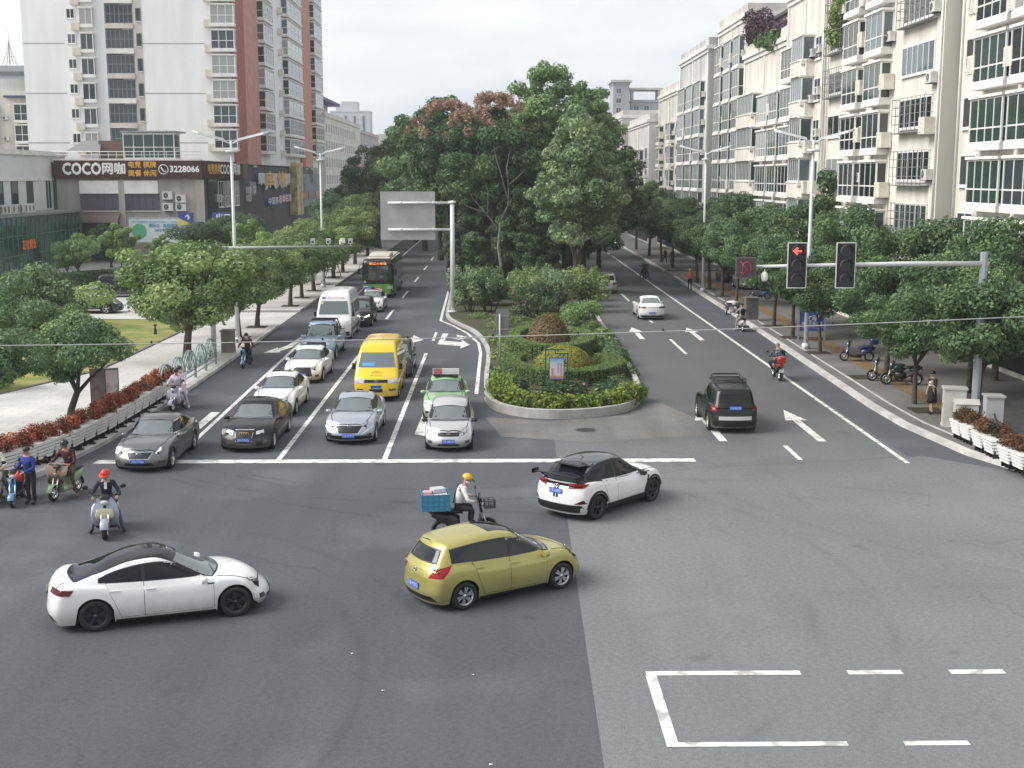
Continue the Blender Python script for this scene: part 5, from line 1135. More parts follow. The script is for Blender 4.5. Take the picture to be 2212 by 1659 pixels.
# delivery rider
rz_ = R(8); loc = gp(1004, 1160)
scooter('delivery_scooter', 'delivery scooter with clear windshield and front basket behind the gold hatchback', loc, rz_, paint('scooter_black', (.03, .03, .035), .2), 'scooter', screen=True, mirrors=True)
person('delivery rider in a white shirt, black trousers and yellow helmet', loc, rz_, ride(feet='board', sx=-.22, lean=.1), WHT, BLK, hair='short', hat=('visor', mat('helmet_yellow', (.75, .42, .03), .35)), mask=True, headturn=-.3,
       extra=lambda r_, J: MB().tube([Vector(J['shoulderL']) + Vector((-.08, -.02, .08)), Vector(J['chest']) + Vector((-.17, 0, 0)), Vector(J['pelvis']) + Vector((-.10, -.15, .12))], .018, 6).obj('bag_strap', BLK, r_))
def crate(loc, rz, m, w, d, h, label):
    q = MB(); t = .025
    for sy in (1, -1):
        for k in range(4): q.box((0, sy * d / 2, h * (.06 + .29 * k)), (w, t, .035))
        for k in range(6): q.box((-w / 2 + w * k / 5, sy * d / 2, h * .5), (.03, t * 1.2, h))
        q.box((0, sy * (d / 2 - .012), h * .5), (w * .98, .006, h * .96), 1)
    for sx in (1, -1):
        for k in range(4): q.box((sx * w / 2, 0, h * (.06 + .29 * k)), (t, d, .035))
        for k in range(5): q.box((sx * w / 2, -d / 2 + d * k / 4, h * .5), (t * 1.2, .03, h))
        q.box((sx * (w / 2 - .012), 0, h * .5), (.006, d * .98, h * .96), 1)
    q.box((0, 0, .02), (w, d, .03)); return tag(q.obj('crate', [m, mat('blue_net', (.10, .30, .44), .6)], None, loc, rz), label, 'crate')
BCR = mat('crate_blue', (.05, .24, .42), .5)
Mr = Matrix.Translation(loc) @ Matrix.Rotation(rz_, 4, 'Z')
crate(Mr @ Vector((-.78, 0, .80)), rz_, BCR, .72, .62, .46, 'blue mesh plastic crate on the delivery scooter rack')
q = MB(); q.box((0, 0, .13), (.62, .52, .26), 0); q.box((.08, .06, .33), (.34, .30, .10), 1, .3); q.box((-.2, -.1, .30), (.22, .24, .07), 2, -.2)
tag(q.obj('parcels', [mat('parcel_white', (.66, .66, .66), .7), mat('parcel_grey', (.5, .5, .52), .7), mat('parcel_pink', (.6, .35, .38), .7)], None, Mr @ Vector((-.78, 0, .97)), rz_), 'white and pink parcels heaped in the blue crate', 'parcels')
q = MB(); q.box((0, 0, 0), (.42, .34, .03)); q.tube([(.1, 0, 0), (.25, 0, -.3)], .02); tag(q.obj('rear_rack', BLACK, None, Mr @ Vector((-.78, 0, .765)), rz_), 'black steel carrier under the blue crate', 'rack')
q = MB()
for k in range(5): q.tube([(-.14, -.17, .05 * k), (.14, -.17, .05 * k), (.14, .17, .05 * k), (-.14, .17, .05 * k), (-.14, -.17, .05 * k)], .007, 5)
for x, y in [(a * .14, b_ * .17) for a in (-1, 0, 1) for b_ in (-1, 0, 1) if (a, b_) != (0, 0)]: q.tube([(x, y, 0), (x, y, .2)], .007, 5)
q.bx(-.14, .14, -.17, .17, -.005, .005); tag(q.obj('wire_basket', BLACK, None, Mr @ Vector((.66, 0, .80)), rz_), 'black wire basket on the front of the delivery scooter', 'basket')
# right-hand carriageway riders
rz_ = R(90)
scooter('motorcycle', 'red motorcycle with round red top box on the white edge line', at(1678, 818), rz_, REDM, 'moto', box=REDM, plate=mat('plate_pale', (.6, .66, .64), .4), cat='motorcycle')
person('grey-haired man in a dark checked shirt on the red motorcycle', at(1678, 818), rz_, ride(sx=-.2, feet='board', knee=.34), mat('checked_shirt', (.20, .21, .23), .85, col2=(.02, .025, .04), var=.3, scale=11, thr=(.45, .55)), BLK, mat('white_shoe', (.6, .6, .6), .6), hair='grey')
scooter('motor_scooter', 'white scooter ridden along the right kerb by the backpack rider', at(1600, 714), R(93), WHS, 'scooter', plate=mat('plate_pale', (.6, .66, .64), .4), mirrors=False)
person('rider in grey hoodie with a black backpack on the white scooter', at(1600, 714), R(93), ride(feet='ground', knee=.14), GREYC, cloth('khaki', (.26, .24, .20)), mat('white_shoe', (.6, .6, .6), .6), hair='short',
       extra=lambda r_, J: MB().loft([(J['chest'][0] - .20, J['chest'][2] + .12, .13, .08, 0), (J['chest'][0] - .26, J['chest'][2] - .05, .15, .16, 0), (J['chest'][0] - .14, J['chest'][2] - .06, .15, .18, 0)]).obj('backpack', BLK, r_))
scooter('motor_scooter', 'dark scooter farthest up the right carriageway', at(1392, 602), R(92), paint('scooter_black', (.03, .03, .035), .2), 'scooter')
person('rider in a dark cape and pale helmet far up the right carriageway', at(1392, 602), R(92), ride(-.3), cloth('dark_plum', (.035, .02, .035)), BLK, hat=('plain', mat('helmet_pale', (.5, .5, .52), .4)), bulk=1.25)
# pedestrians
def dress(r_, J):
    MB().ell((.16, .03, 1.22), (.03, .09, .10), 12, 8).obj('paper_fan', mat('paper_white', (.75, .76, .78), .7), r_)
person('woman in a sleeveless black dress waiting on the right pavement', at(2011, 902) + Vector((0, 0, .145)), R(-160), stand(.05, armL=(.16, .10, 1.22), elL=(.06, .26, 1.10)), BLK, BLK, SHOE, hair='short', skirt=(BLK, .46), sleeves=False, legskin=True, extra=dress)
person('road sweeper in an orange vest and straw hat standing at the right kerb', at(1490, 626) + Vector((0, 0, .0)), R(100), stand(.04), cloth('orange', (.62, .17, .05)), BLK, hair='short', hat=('straw', mat('straw', (.5, .40, .22), .8)), vest=mat('orange_vest', (.75, .20, .03), .7, emis=.0))
person('man in dark clothes walking near the far side-road corner', gp(1436, 570, .03), R(140), stand(.16), BLK, BLK, hair='short')
person('pedestrian in navy with bare ankles crossing the far side road', gp(1452, 572, .03), R(-60), stand(.14), NAVYC, NAVYC, hair='short')
# cargo tricycle at the kerb
t = thing('cargo_tricycle', 'flat cargo tricycle piled with white sacks at the right kerb', 'tricycle', at(1579, 678), R(92))
q = MB(); q.box((-.35, 0, .62), (1.25, .95, .05)); [q.box((-.35, s * .47, .76), (1.25, .03, .24)) for s in (1, -1)]; [q.box((x, 0, .76), (.03, .95, .24)) for x in (-.97, .27)]; [q.tube([(x, s * .45, .05 + .3), (x, s * .45, .86)], .025, 6) for s in (1, -1) for x in (-.95, .25)]; q.obj('cargo_tray', mat('grey_timber', (.10, .10, .10), .8, var=.2, scale=4), t)
for s in (1, -1): w_ = tw_wheel(t, -.35, .3, .07, STEEL, 8); w_.location.y = s * .42
tw_wheel(t, 1.05, .3, .06, STEEL, 8)
MB().tube([(.3, 0, .55), (.7, 0, .5), (1.0, 0, .95), (1.05, 0, .3)], .025, 8).obj('frame', BLACK, t); MB().tube([(.85, -.3, 1.02), (.98, 0, 1.0), (.85, .3, 1.02)], .016, 6).obj('handlebar', BLACK, t); MB().loft([(.45, .86, .08, .03, 0), (.7, .86, .05, .03, 0)]).obj('saddle', BLACK, t)
for i, (x, y, s) in enumerate(((0, -.22, .26), (0, .2, .24), (-.3, .0, .3), (.25, .02, .22))):
    q = MB(); q.ell((0, 0, s * .5), (s * 1.1, s, s * .7), 10, 8); o = q.obj('sack', mat('sack_white', (.62, .60, .56), .9, var=.1, scale=6, bump=.4), None, at(1579, 678) + Vector((y, -.35 + x * 1.2, .645)), rnd.uniform(0, 3))
    tag(o, ('white sack at the near end of the cargo tricycle tray', 'white sack at the far end of the tricycle tray', 'largest white sack in the middle of the tricycle tray', 'smallest white sack on the tricycle tray')[i], 'sack', 'sacks on the cargo tricycle')
# parked two-wheelers on the right pavement
PZ = Vector((0, 0, .145))
scooter('motor_scooter', 'deep blue scooter with covered seat parked alone under a tree', at(1850, 786) + PZ, R(172), DKBLU, 'maxi', cover=None, box=DKBLU, panelm=LB, seat=DKBLU)
scooter('motor_scooter', 'black scooter with pale nose parked beside the deep green moped', at(1913, 830) + PZ, R(168), paint('scooter_black', (.03, .03, .035), .2), 'maxi', panelm=WHS)
scooter('moped', 'deep green moped with spoked front wheel parked nearest the woman', at(1946, 838) + PZ, R(172), DKGRN, 'moto', wheelcol=DKGRN, cat='moped')
scooter('motor_scooter', 'blue covered scooter parked in shade beyond the pavement bin', at(1640, 655) + PZ * 2, R(170), paint('cover_blue', (.05, .16, .30), 0, .6), 'maxi')
# parked two-wheelers by the glass building
for i, (px, py, rz, cm, lab) in enumerate(((112, 626, 70, WHS, 'white scooter parked first in the row by the glass building'), (128, 622, 78, paint('scooter_black', (.03, .03, .035), .2), 'black scooter parked second in the row by the glass building'), (146, 618, 84, paint('yellow_scooter', (.45, .33, .05), 0, .4), 'dull yellow scooter parked third in the row by the glass building'), (160, 614, 75, DKBLU, 'dark blue scooter parked last in the row by the glass building'), (108, 600, 30, WHS, 'white delivery scooter parked behind the row near the glass wall'))):
    scooter('motor_scooter', lab, gp(px, py, .151), R(rz), cm, 'maxi', plate=mat('plate_pale', (.6, .66, .64), .4), group='scooters parked by the glass building', box=WHS if i == 4 else None)
# ------------------------------------------------------------------ trees, shrubs and hedges
LEAF_OLIVE = leafmat('leaf_olive', [(0.0868, 0.15, 0.0554), (0.194, 0.288, 0.106), (0.372, 0.457, 0.182)])
LEAF_DARK = leafmat('leaf_dark', [(0.054, 0.108, 0.0512), (0.112, 0.193, 0.0838), (0.227, 0.325, 0.14)])
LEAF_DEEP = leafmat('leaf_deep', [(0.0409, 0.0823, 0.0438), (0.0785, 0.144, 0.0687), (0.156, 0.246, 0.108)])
LEAF_FRESH = leafmat('leaf_fresh', [(0.112, 0.208, 0.0638), (0.218, 0.363, 0.112), (0.373, 0.502, 0.179)])
LEAF_GREY = leafmat('leaf_grey_green', [(0.0955, 0.16, 0.0795), (0.228, 0.326, 0.16), (0.412, 0.5, 0.281)])
LEAF_SPRUCE = leafmat('leaf_light', [(0.0937, 0.172, 0.0667), (0.211, 0.347, 0.137), (0.349, 0.499, 0.21)])
LEAF_POD = leafmat('seed_pods', [(.20, .125, .085), (.36, .22, .155), (.50, .33, .25)])
LEAF_YEL = leafmat('leaf_lime', [(.07, .14, .018), (.17, .26, .035), (.34, .40, .075)])
LEAF_GOLD = leafmat('leaf_gold', [(.15, .17, .03), (.31, .32, .06), (.45, .44, .11)])
LEAF_BRONZE = leafmat('leaf_bronze', [(.12, .10, .04), (.26, .185, .085), (.38, .28, .15)])
LEAF_RED = leafmat('leaf_red', [(.05, .055, .022), (.28, .06, .03), (.55, .17, .09)])
LEAF_HEDGE = leafmat('leaf_hedge', [(0.108, 0.178, 0.0567), (0.187, 0.274, 0.0882), (0.274, 0.369, 0.126)])
LEAF_BOUG = leafmat('leaf_bougainvillea', [(.05, .065, .035), (.12, .065, .11), (.24, .11, .20)])
BARK = mat('bark', (.085, .07, .055), .9, var=.3, scale=5, bump=.6)
BARKL = mat('bark_pale', (.24, .22, .20), .85, var=.25, scale=4, bump=.4)
BARKD = mat('bark_dark', (.04, .034, .028), .9, var=.3, scale=5, bump=.6)
FLOWER = leafmat('flower_pink', [(.45, .10, .12), (.6, .2, .22), (.7, .45, .42)])
class Leaves:
    def __init__(s): s.v = []; s.t = []
    def leaf(s, p, n, a, b, tint, rg):
        n = n.normalized(); u = n.orthogonal().normalized(); q = rg.uniform(0, 6.283); w = n.cross(u); d = u * math.cos(q) + w * math.sin(q); e = n.cross(d)
        fold = n * (b * .25)
        s.v += [p - d * a, p + e * b + fold, p + d * a, p - e * b + fold]; s.t.append(tint)
    def mesh(s, name, mats):
        n = len(s.t); me = bpy.data.meshes.new(name)
        me.vertices.add(4 * n); me.vertices.foreach_set('co', [c for v in s.v for c in v])
        me.loops.add(4 * n); me.loops.foreach_set('vertex_index', range(4 * n))
        me.polygons.add(n); me.polygons.foreach_set('loop_start', range(0, 4 * n, 4))
        me.materials.append(mats); at_ = me.attributes.new('tint', 'FLOAT', 'FACE'); at_.data.foreach_set('value', s.t)
        me.update(calc_edges=True); return me
def fill(Lv, clumps, n, size, rg, up=.35, core=.55, tint=(.5, .32)):
    """clumps: (centre, radii) ellipsoids; leaves crowd their shells and face outwards"""
    ws = [c[1][0] * c[1][1] + c[1][0] * c[1][2] for c in clumps]; tot = sum(ws)
    for (c, r), w in zip(clumps, ws):
        base = rg.gauss(tint[0], tint[1] * .55)
        for _ in range(int(n * w / tot)):
            d = Vector((rg.gauss(0, 1), rg.gauss(0, 1), rg.gauss(0, 1))).normalized(); k = core + (1.05 - core) * rg.random() ** .6
            if rg.random() < .06: k = rg.uniform(1.0, 1.22)
            p = c + Vector((d.x * r[0] * k, d.y * r[1] * k, d.z * r[2] * k))
            nr = (d + Vector((rg.gauss(0, .55), rg.gauss(0, .55), rg.gauss(0, .55) + up)))
            z = size * rg.uniform(.65, 1.3)
            Lv.leaf(p, nr, z, z * .55, max(0, min(1, base + rg.gauss(0, tint[1] * .5))), rg)
def crown_clumps(rg, H0, H1, rad, n, shape='round', flat=1., cr=(.22, .38)):
    cl = []; zc = (H0 + H1) / 2; hh = (H1 - H0) / 2
    for i in range(n):
        for _ in range(40):
            d = Vector((rg.uniform(-1, 1), rg.uniform(-1, 1), rg.uniform(-1, 1)))
            if .35 < d.length < 1: break
        d = d.normalized() * (.45 + .45 * rg.random())
        wz = 1.
        if shape == 'cone': wz = max(.42, .62 - d.z * .36) * 1.4
        if shape == 'umbrella': wz = 1.12 if d.z > -.3 else .8
        r = rad * rg.uniform(*cr)
        cl.append((Vector((d.x * rad * wz * 1.12, d.y * rad * wz * 1.12, zc + d.z * hh * .95)), (r, r, r * .72 * flat)))
    cl.append((Vector((0, 0, zc)), (rad * .5, rad * .5, hh * .55)))
    return cl
def limbs(q, rg, h0, H1, rad, n, r0, fork=None, lean=0.):
    q.tube([(0, 0, -.05), (lean * .3, 0, h0 * .5), (lean, 0, h0)], [r0 * 1.35, r0, r0 * .88], 9)
    for i in range(n):
        a = 6.283 * i / n + rg.uniform(-.4, .4); rr = rad * rg.uniform(.45, .8); z1 = h0 + (H1 - h0) * rg.uniform(.45, .85)
        p0 = Vector((lean, 0, h0 - .05)); p2 = Vector((lean + rr * math.cos(a), rr * math.sin(a), z1)); p1 = p0.lerp(p2, .5) + Vector((rg.uniform(-.2, .2), rg.uniform(-.2, .2), (z1 - h0) * .12))
        q.tube([p0, p0.lerp(p1, .55) + Vector((0, 0, .05)), p1, p2], [r0 * .62, r0 * .5, r0 * .36, r0 * .1], 7)
        p3 = p1 + Vector((rg.uniform(-1, 1) * rad * .35, rg.uniform(-1, 1) * rad * .35, (H1 - z1) * .5 + .4)); q.tube([p1, p1.lerp(p3, .5), p3], [r0 * .3, r0 * .2, r0 * .06], 6)
def tree_proto(seed, H0, H1, rad, trunk_h, r0, n=9000, size=.11, nc=26, shape='round', leafm=LEAF_OLIVE, bark=BARK, lean=0., nl=6, core=.55, tint=(.5, .32), extra=None, up=.35, cr=(.22, .38), lf=.66):
    rg = random.Random(seed); q = MB(); limbs(q, rg, trunk_h, H1, rad, nl, r0, lean=lean); tm = q.mesh('trunk', bark)
    Lv = Leaves(); cl = crown_clumps(rg, H0, H1, rad, nc, shape, 1., cr)
    fill(Lv, cl, int(n * .92 / lf ** 2), size * lf, rg, up, core, tint); cm = Lv.mesh('crown', leafm)
    ex = None
    if extra:
        L2 = Leaves(); extra(L2, rg); ex = (extra.__name__, L2.mesh(extra.__name__, LEAF_POD))
    return (tm, cm, ex, lean)
def plant_tree(name, proto, loc, label, rz=None, s=1., group=None, cat='tree', sz=None):
    t = thing(name, label, cat, loc, rnd.uniform(0, 6.28) if rz is None else rz, group); t.scale = (s, s, sz or s)
    link('trunk', proto[0], t); link('crown', proto[1], t)
    if proto[2]: link(proto[2][0], proto[2][1], t)
    return t
STL = [tree_proto(11 + i, 1.15 + .1 * i, 5.1 + .2 * i, 2.6, 1.35, .13, 11000, .115, 62, 'umbrella', LEAF_OLIVE, BARK, (.1, -.1, .15)[i], cr=(.14, .27)) for i in range(3)]
STR = [tree_proto(31 + i, 2.0, 5.9 + .3 * i, 2.7, 2.0, .11, 12000, .125, 62, 'umbrella', LEAF_DARK, BARK, (.1, -.15, .0)[i], cr=(.14, .27)) for i in range(3)]
BIGD = [tree_proto(51 + i, 2.5, 15.5, 5.2, 4, .28, 17000, .22, 110, 'round', LEAF_DEEP, BARKD, nl=7, cr=(.11, .24), lf=.75) for i in range(2)]
BIGM = tree_proto(61, 1.8, 16, 4.8, 4, .25, 17000, .22, 110, 'round', LEAF_DARK, BARKD, nl=7, cr=(.11, .24), lf=.75)
G1 = 'street trees along the left pavement'; G2 = 'street trees along the right pavement'
LT = [((-15.73, 63.83), 1.35, 0, 'largest olive-green street tree, standing over the bicycle-wheel railing'), ((-14.93, 73.05), 1.0, 1, 'street tree beside the stone cabinet and the lamp post'), ((-14.9, 78.5), 1.02, 2, 'street tree just past the driveway kerb on the left pavement'),
      ((-14.91, 91.45), 1.05, 0, 'first street tree left of the white van beyond the driveway'), ((-15.03, 97.8), 1.0, 1, 'second street tree beyond the driveway on the left pavement'), ((-14.93, 103.7), 1.1, 2, 'third street tree beyond the driveway, beside the dark van'),
      ((-15.0, 110), 1.1, 0, 'fourth street tree beyond the driveway, level with the bus rear'), ((-15.0, 117), 1.15, 1, 'staked street tree behind the bus on the left pavement'), ((-15.1, 125), 1.2, 2, 'street tree behind the bus where the left pavement darkens'), ((-15.1, 136), 1.3, 0, 'last street tree before the far left crossing'), ((-15.1, 150), 1.4, 1, 'far street tree in the dark left row past the bus'), ((-15.1, 166), 1.45, 2, 'farthest street tree in the left row')]
for (x, y), s, i, lab in LT: plant_tree('street_tree', STL[i], (x, y, .15), lab, None, s, G1).scale = (s * (1.12 if s > 1.3 and y < 70 else 1.04), s * 1.04, s * (.93 if y < 70 else 1.0))
plant_tree('street_tree', tree_proto(71, 1.7, 4.3, 2.05, 1.3, .13, 9000, .10, 26, 'umbrella', LEAF_DARK, BARKD, .35), (-16.0, 46.6, .15), 'dark green tree with a bent trunk behind the red-leaved planters', .3, 1., G1)
plant_tree('street_tree', tree_proto(73, 1.9, 4.0, 1.6, 1.7, .19, 7000, .10, 22, 'umbrella', LEAF_DARK, BARKD, 0), (-17.6, 43.4, .15), 'tree with a thick straight trunk at the left picture edge behind the planters', 1, 1., G1)
RT = [((18.35, 47.0), .98, 0, 'dark street tree behind the grey utility cabinets'), ((17.3, 51.0), .80, 1, 'slim young street tree next to the woman in black', ), ((20.5, 53.5), 1.0, 2, 'street tree in the second row behind the woman in black'), ((18.6, 59.0), .98, 0, 'street tree with a white-painted base beside the mopeds'), ((17.3, 66.3), .85, 1, 'street tree in front of the blue notice board'), ((17.35, 72.8), .95, 2, 'street tree just beyond the blue notice board'), ((17.5, 78.5), 1.0, 0, 'street tree nearest the pavement litter bin'),
      ((17.7, 92), 1.0, 1, 'street tree beyond the cargo tricycle'), ((17.8, 98.5), 1.05, 2, 'street tree near the road sweeper'), ((17.9, 105), 1.1, 0, 'street tree beside the parked grey hatchback'), ((18, 112), 1.1, 1, 'street tree at the near corner of the side road'), ((18.3, 130), 1.15, 2, 'street tree at the far corner of the side road'), ((18.3, 139), 1.2, 0, 'second street tree past the side road'), ((18.3, 150), 1.3, 1, 'third street tree past the side road'), ((18.3, 164), 1.4, 2, 'farthest street tree on the right pavement'),
      ((23.5, 66), 1.25, 0, 'broad dark tree below the nearest apartment balconies'), ((23.0, 57), 1.2, 2, 'broad dark tree at the right picture edge'), ((22.6, 77), 1.25, 1, 'broad tree below the long window bands of the cream apartments'), ((22.5, 88), 1.3, 2, 'broad tree below the vine-covered balcony'), ((22.5, 100), 1.25, 0, 'dark tree against the green-glass apartment front'), ((22.4, 114), 1.3, 1, 'dark tree below the hexagonal balconies')]
for (x, y), s, i, lab in RT: plant_tree('street_tree', STR[i], (x, y, .14), lab, None, s, G2)
# the tall group on the median
MG = 'tall trees on the median'
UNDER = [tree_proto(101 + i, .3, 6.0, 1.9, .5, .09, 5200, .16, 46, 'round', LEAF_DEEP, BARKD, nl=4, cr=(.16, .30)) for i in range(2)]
def seed_pod(L_, rg):
    cl = []
    for i in range(46):
        a = rg.uniform(0, 6.28); t = rg.uniform(.1, 1.15); r_ = rg.uniform(.28, .5); cl.append((Vector((4.7 * math.cos(a) * math.sin(t), 4.7 * math.sin(a) * math.sin(t), 10.2 + 6.0 * math.cos(t))), (r_, r_, r_ * 1.3)))
    fill(L_, cl, 3600, .13, rg)
RAIN = tree_proto(81, 6.5, 16.2, 4.3, 6, .17, 13000, .21, 90, 'round', LEAF_DEEP, BARKD, extra=seed_pod, cr=(.12, .25), lf=.75)
CONE = tree_proto(83, 2.4, 14.5, 3.7, 2, .18, 19000, .19, 130, 'cone', LEAF_GREY, BARK, nl=4, up=.1, cr=(.12, .24), lf=.75)
TALL = tree_proto(85, 6, 20.5, 4.0, 6, .24, 13000, .22, 90, 'round', LEAF_SPRUCE, BARKD, cr=(.12, .25), lf=.75)
TALLC = tree_proto(87, 8, 17.5, 2.1, 7, .16, 6000, .22, 22, 'cone', LEAF_SPRUCE, BARKD)
plant_tree('golden_rain_tree', RAIN, (-.2, 113, .14), 'broad dark tree topped with pinkish brown seed pods in the median group', .4, 1., MG)
plant_tree('golden_rain_tree', RAIN, (-4.6, 124, .14), 'lower seed-pod tree on the left flank of the median group', 2.4, 1.0, MG)
plant_tree('magnolia_tree', CONE, (6.6, 102, .14), 'grey-green conical tree with branches to the ground on the right of the median', 1., 1.08, MG)
plant_tree('magnolia_tree', CONE, (7.6, 110, .14), 'second grey-green conical tree close behind the first on the right', 3., 1.08, MG)
plant_tree('tall_tree', TALL, (5.2, 121, .14), 'tallest light green tree at the top of the median group', 0, 1.04, MG)
plant_tree('tall_tree', TALL, (9.2, 132, .14), 'tall open-crowned tree on the right shoulder of the median group', 2, .98, MG)
plant_tree('tall_tree', TALLC, (3.3, 118, .14), 'narrow pale green tree rising in the centre of the median group', 2, 1., MG)
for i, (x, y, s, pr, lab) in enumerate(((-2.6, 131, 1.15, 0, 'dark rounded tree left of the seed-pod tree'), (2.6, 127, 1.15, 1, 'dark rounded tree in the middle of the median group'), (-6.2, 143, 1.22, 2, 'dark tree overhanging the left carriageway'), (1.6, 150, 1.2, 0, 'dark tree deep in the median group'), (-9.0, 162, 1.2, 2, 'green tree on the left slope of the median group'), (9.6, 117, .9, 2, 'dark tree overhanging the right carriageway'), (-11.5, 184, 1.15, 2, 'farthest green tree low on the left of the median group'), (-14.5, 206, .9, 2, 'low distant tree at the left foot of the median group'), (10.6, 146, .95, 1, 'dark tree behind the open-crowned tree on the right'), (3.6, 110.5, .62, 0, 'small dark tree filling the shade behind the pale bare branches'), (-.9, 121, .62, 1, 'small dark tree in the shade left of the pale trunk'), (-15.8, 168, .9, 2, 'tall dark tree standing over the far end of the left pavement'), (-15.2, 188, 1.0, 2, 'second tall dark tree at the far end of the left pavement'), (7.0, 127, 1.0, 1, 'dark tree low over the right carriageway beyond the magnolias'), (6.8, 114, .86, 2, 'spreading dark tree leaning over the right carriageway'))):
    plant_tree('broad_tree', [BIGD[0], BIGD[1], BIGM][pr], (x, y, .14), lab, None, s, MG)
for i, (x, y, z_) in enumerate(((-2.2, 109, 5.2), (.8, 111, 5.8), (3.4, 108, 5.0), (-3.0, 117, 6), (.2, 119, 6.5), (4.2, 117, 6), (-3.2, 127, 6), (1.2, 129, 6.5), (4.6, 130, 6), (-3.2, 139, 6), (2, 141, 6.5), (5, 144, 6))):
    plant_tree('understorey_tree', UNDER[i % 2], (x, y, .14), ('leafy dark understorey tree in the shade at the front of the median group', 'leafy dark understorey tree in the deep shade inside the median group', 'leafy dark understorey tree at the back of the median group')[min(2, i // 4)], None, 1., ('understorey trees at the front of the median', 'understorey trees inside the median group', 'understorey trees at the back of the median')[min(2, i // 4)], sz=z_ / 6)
# the pale branched tree in front of the shade
q = MB(); rg = random.Random(5)
q.tube([(0, 0, 0), (.12, 0, 2.2), (-.1, 0, 3.6), (0, 0, 4.7), (.05, 0, 5.6)], [.16, .13, .12, .11, .10], 9)
tips = []
for p in ([(0, 0, 4.9), (-1.0, .1, 6.2), (-2.2, .2, 7.6), (-2.9, .2, 9.2), (-3.3, 0, 10.1)], [(0.05, 0, 5.6), (.7, 0, 7.0), (.75, .1, 8.6), (1.9, .2, 9.6), (2.4, .2, 10.5)], [(.7, 0, 7.4), (.2, .2, 9.2), (-.3, .2, 10.9), (-.5, 0, 12.2)], [(.75, .1, 8.4), (.6, .1, 10), (.95, 0, 12)], [(-1.0, .1, 6.2), (-.9, .3, 8), (-1.4, .2, 9.4)], [(-1, .1, 6.3), (-2.6, -.3, 6.9), (-3.6, -.4, 7.9)]):
    q.tube(p, [.075 - .055 * i / (len(p) - 1) for i in range(len(p))], 7); tips.append(Vector(p[-1]))
Lv = Leaves(); fill(Lv, [(t + Vector((0, 0, .35)), (1.25, 1.1, .75)) for t in tips] + [(tips[0] + Vector((-.9, 0, -.8)), (1, .9, .6)), (tips[1] + Vector((1.1, 0, -.2)), (1.1, 1, .6))], 3800, .17, rg)
t = thing('slender_tree', 'slender tree with bare pale branches and light leaf tufts before the dark median group', 'tree', (.35, 103.2, .14), 0, MG); q.obj('trunk', BARKL, t); link('crown', Lv.mesh('crown', LEAF_DARK), t)
# low planting of the median
def bushy(name, label, loc, clumps, n, size, m, cat='shrub', group=None, stems=0, seed=1, up=.3, sth=.9, stm=BARK, flowers=0, core=.55):
    rg = random.Random(seed); Lv = Leaves(); fill(Lv, [(Vector(c), r) for c, r in clumps], n, size, rg, up, core)
    t = thing(name, label, cat, loc, 0, group); link('foliage', Lv.mesh('foliage', m), t)
    if stems:
        q = MB()
        for i in range(stems):
            c = Vector(clumps[i % len(clumps)][0]); q.tube([(c.x * .35, c.y * .35, 0), (c.x * .7, c.y * .7, c.z * .5), (c.x, c.y, c.z)], [.05, .035, .015], 6)
        q.obj('stem', stm, t)
    if flowers:
        L2 = Leaves(); fill(L2, [(Vector(c) + Vector((0, 0, r[2] * .4)), (r[0] * .9, r[1] * .9, r[2] * .7)) for c, r in clumps[::2]], flowers, .10, rg); link('blossom', L2.mesh('blossom', FLOWER), t)
    return t
MS = 'feathery shrubs in front of the median trees'
rg = random.Random(9)
for i in range(15):
    x, y = -2.6 + (i % 5) * 2.25 + rg.uniform(-.4, .4), 87.5 + (i // 5) * 4.6 + rg.uniform(-.9, .9)
    if x < -2.5 + (93 - y) * .1: x += .9
    cl = [((rg.uniform(-1.0, 1.0), rg.uniform(-.9, .9), rg.uniform(.9, 2.15)), (.40, .40, .52)) for _ in range(18)]
    bushy('crape_myrtle', '%s feathery shrub %s' % (('grey-green', 'dark green', 'olive', 'thin', 'dense')[i % 5], ('in the front row of the shrub belt', 'in the middle row of the shrub belt', 'in the back row of the shrub belt against the trees')[i // 5]), (x, y, .14), cl, 2600, .10, (LEAF_GREY, LEAF_DARK, LEAF_OLIVE, LEAF_GREY, LEAF_OLIVE)[i % 5], group=MS, stems=5, seed=i)
bushy('rose_bush', 'flowering shrub with pink blossoms at the front of the shrub belt', (2.6, 84.3, .14), [((rg.uniform(-1.3, 1.3), rg.uniform(-.8, .8), rg.uniform(.5, 1.9)), (.6, .6, .5)) for _ in range(12)], 3000, .09, LEAF_DEEP, seed=77, stems=5, flowers=60)
bushy('round_shrub', 'light green loose shrub at the right edge of the median', (5.6, 80, .14), [((rg.uniform(-1, 1), rg.uniform(-1.5, 1.5), rg.uniform(.5, 1.2)), (.6, .6, .5)) for _ in range(10)], 3200, .085, LEAF_SPRUCE, seed=78)
bushy('round_shrub', 'loose fern-like shrub right of the brown dome', (5.75, 71.5, .14), [((rg.uniform(-.5, .5), rg.uniform(-2.6, 2.6), rg.uniform(.25, .6)), (.5, .55, .4)) for _ in range(13)], 4200, .085, LEAF_HEDGE, seed=79)
bushy('round_shrub', 'loose shrub right of the yellow dome beside the kerb', (5.95, 64.5, .14), [((rg.uniform(-.35, .35), rg.uniform(-2.2, 2.2), rg.uniform(.2, .5)), (.42, .5, .36)) for _ in range(11)], 3600, .085, LEAF_DARK, seed=80)
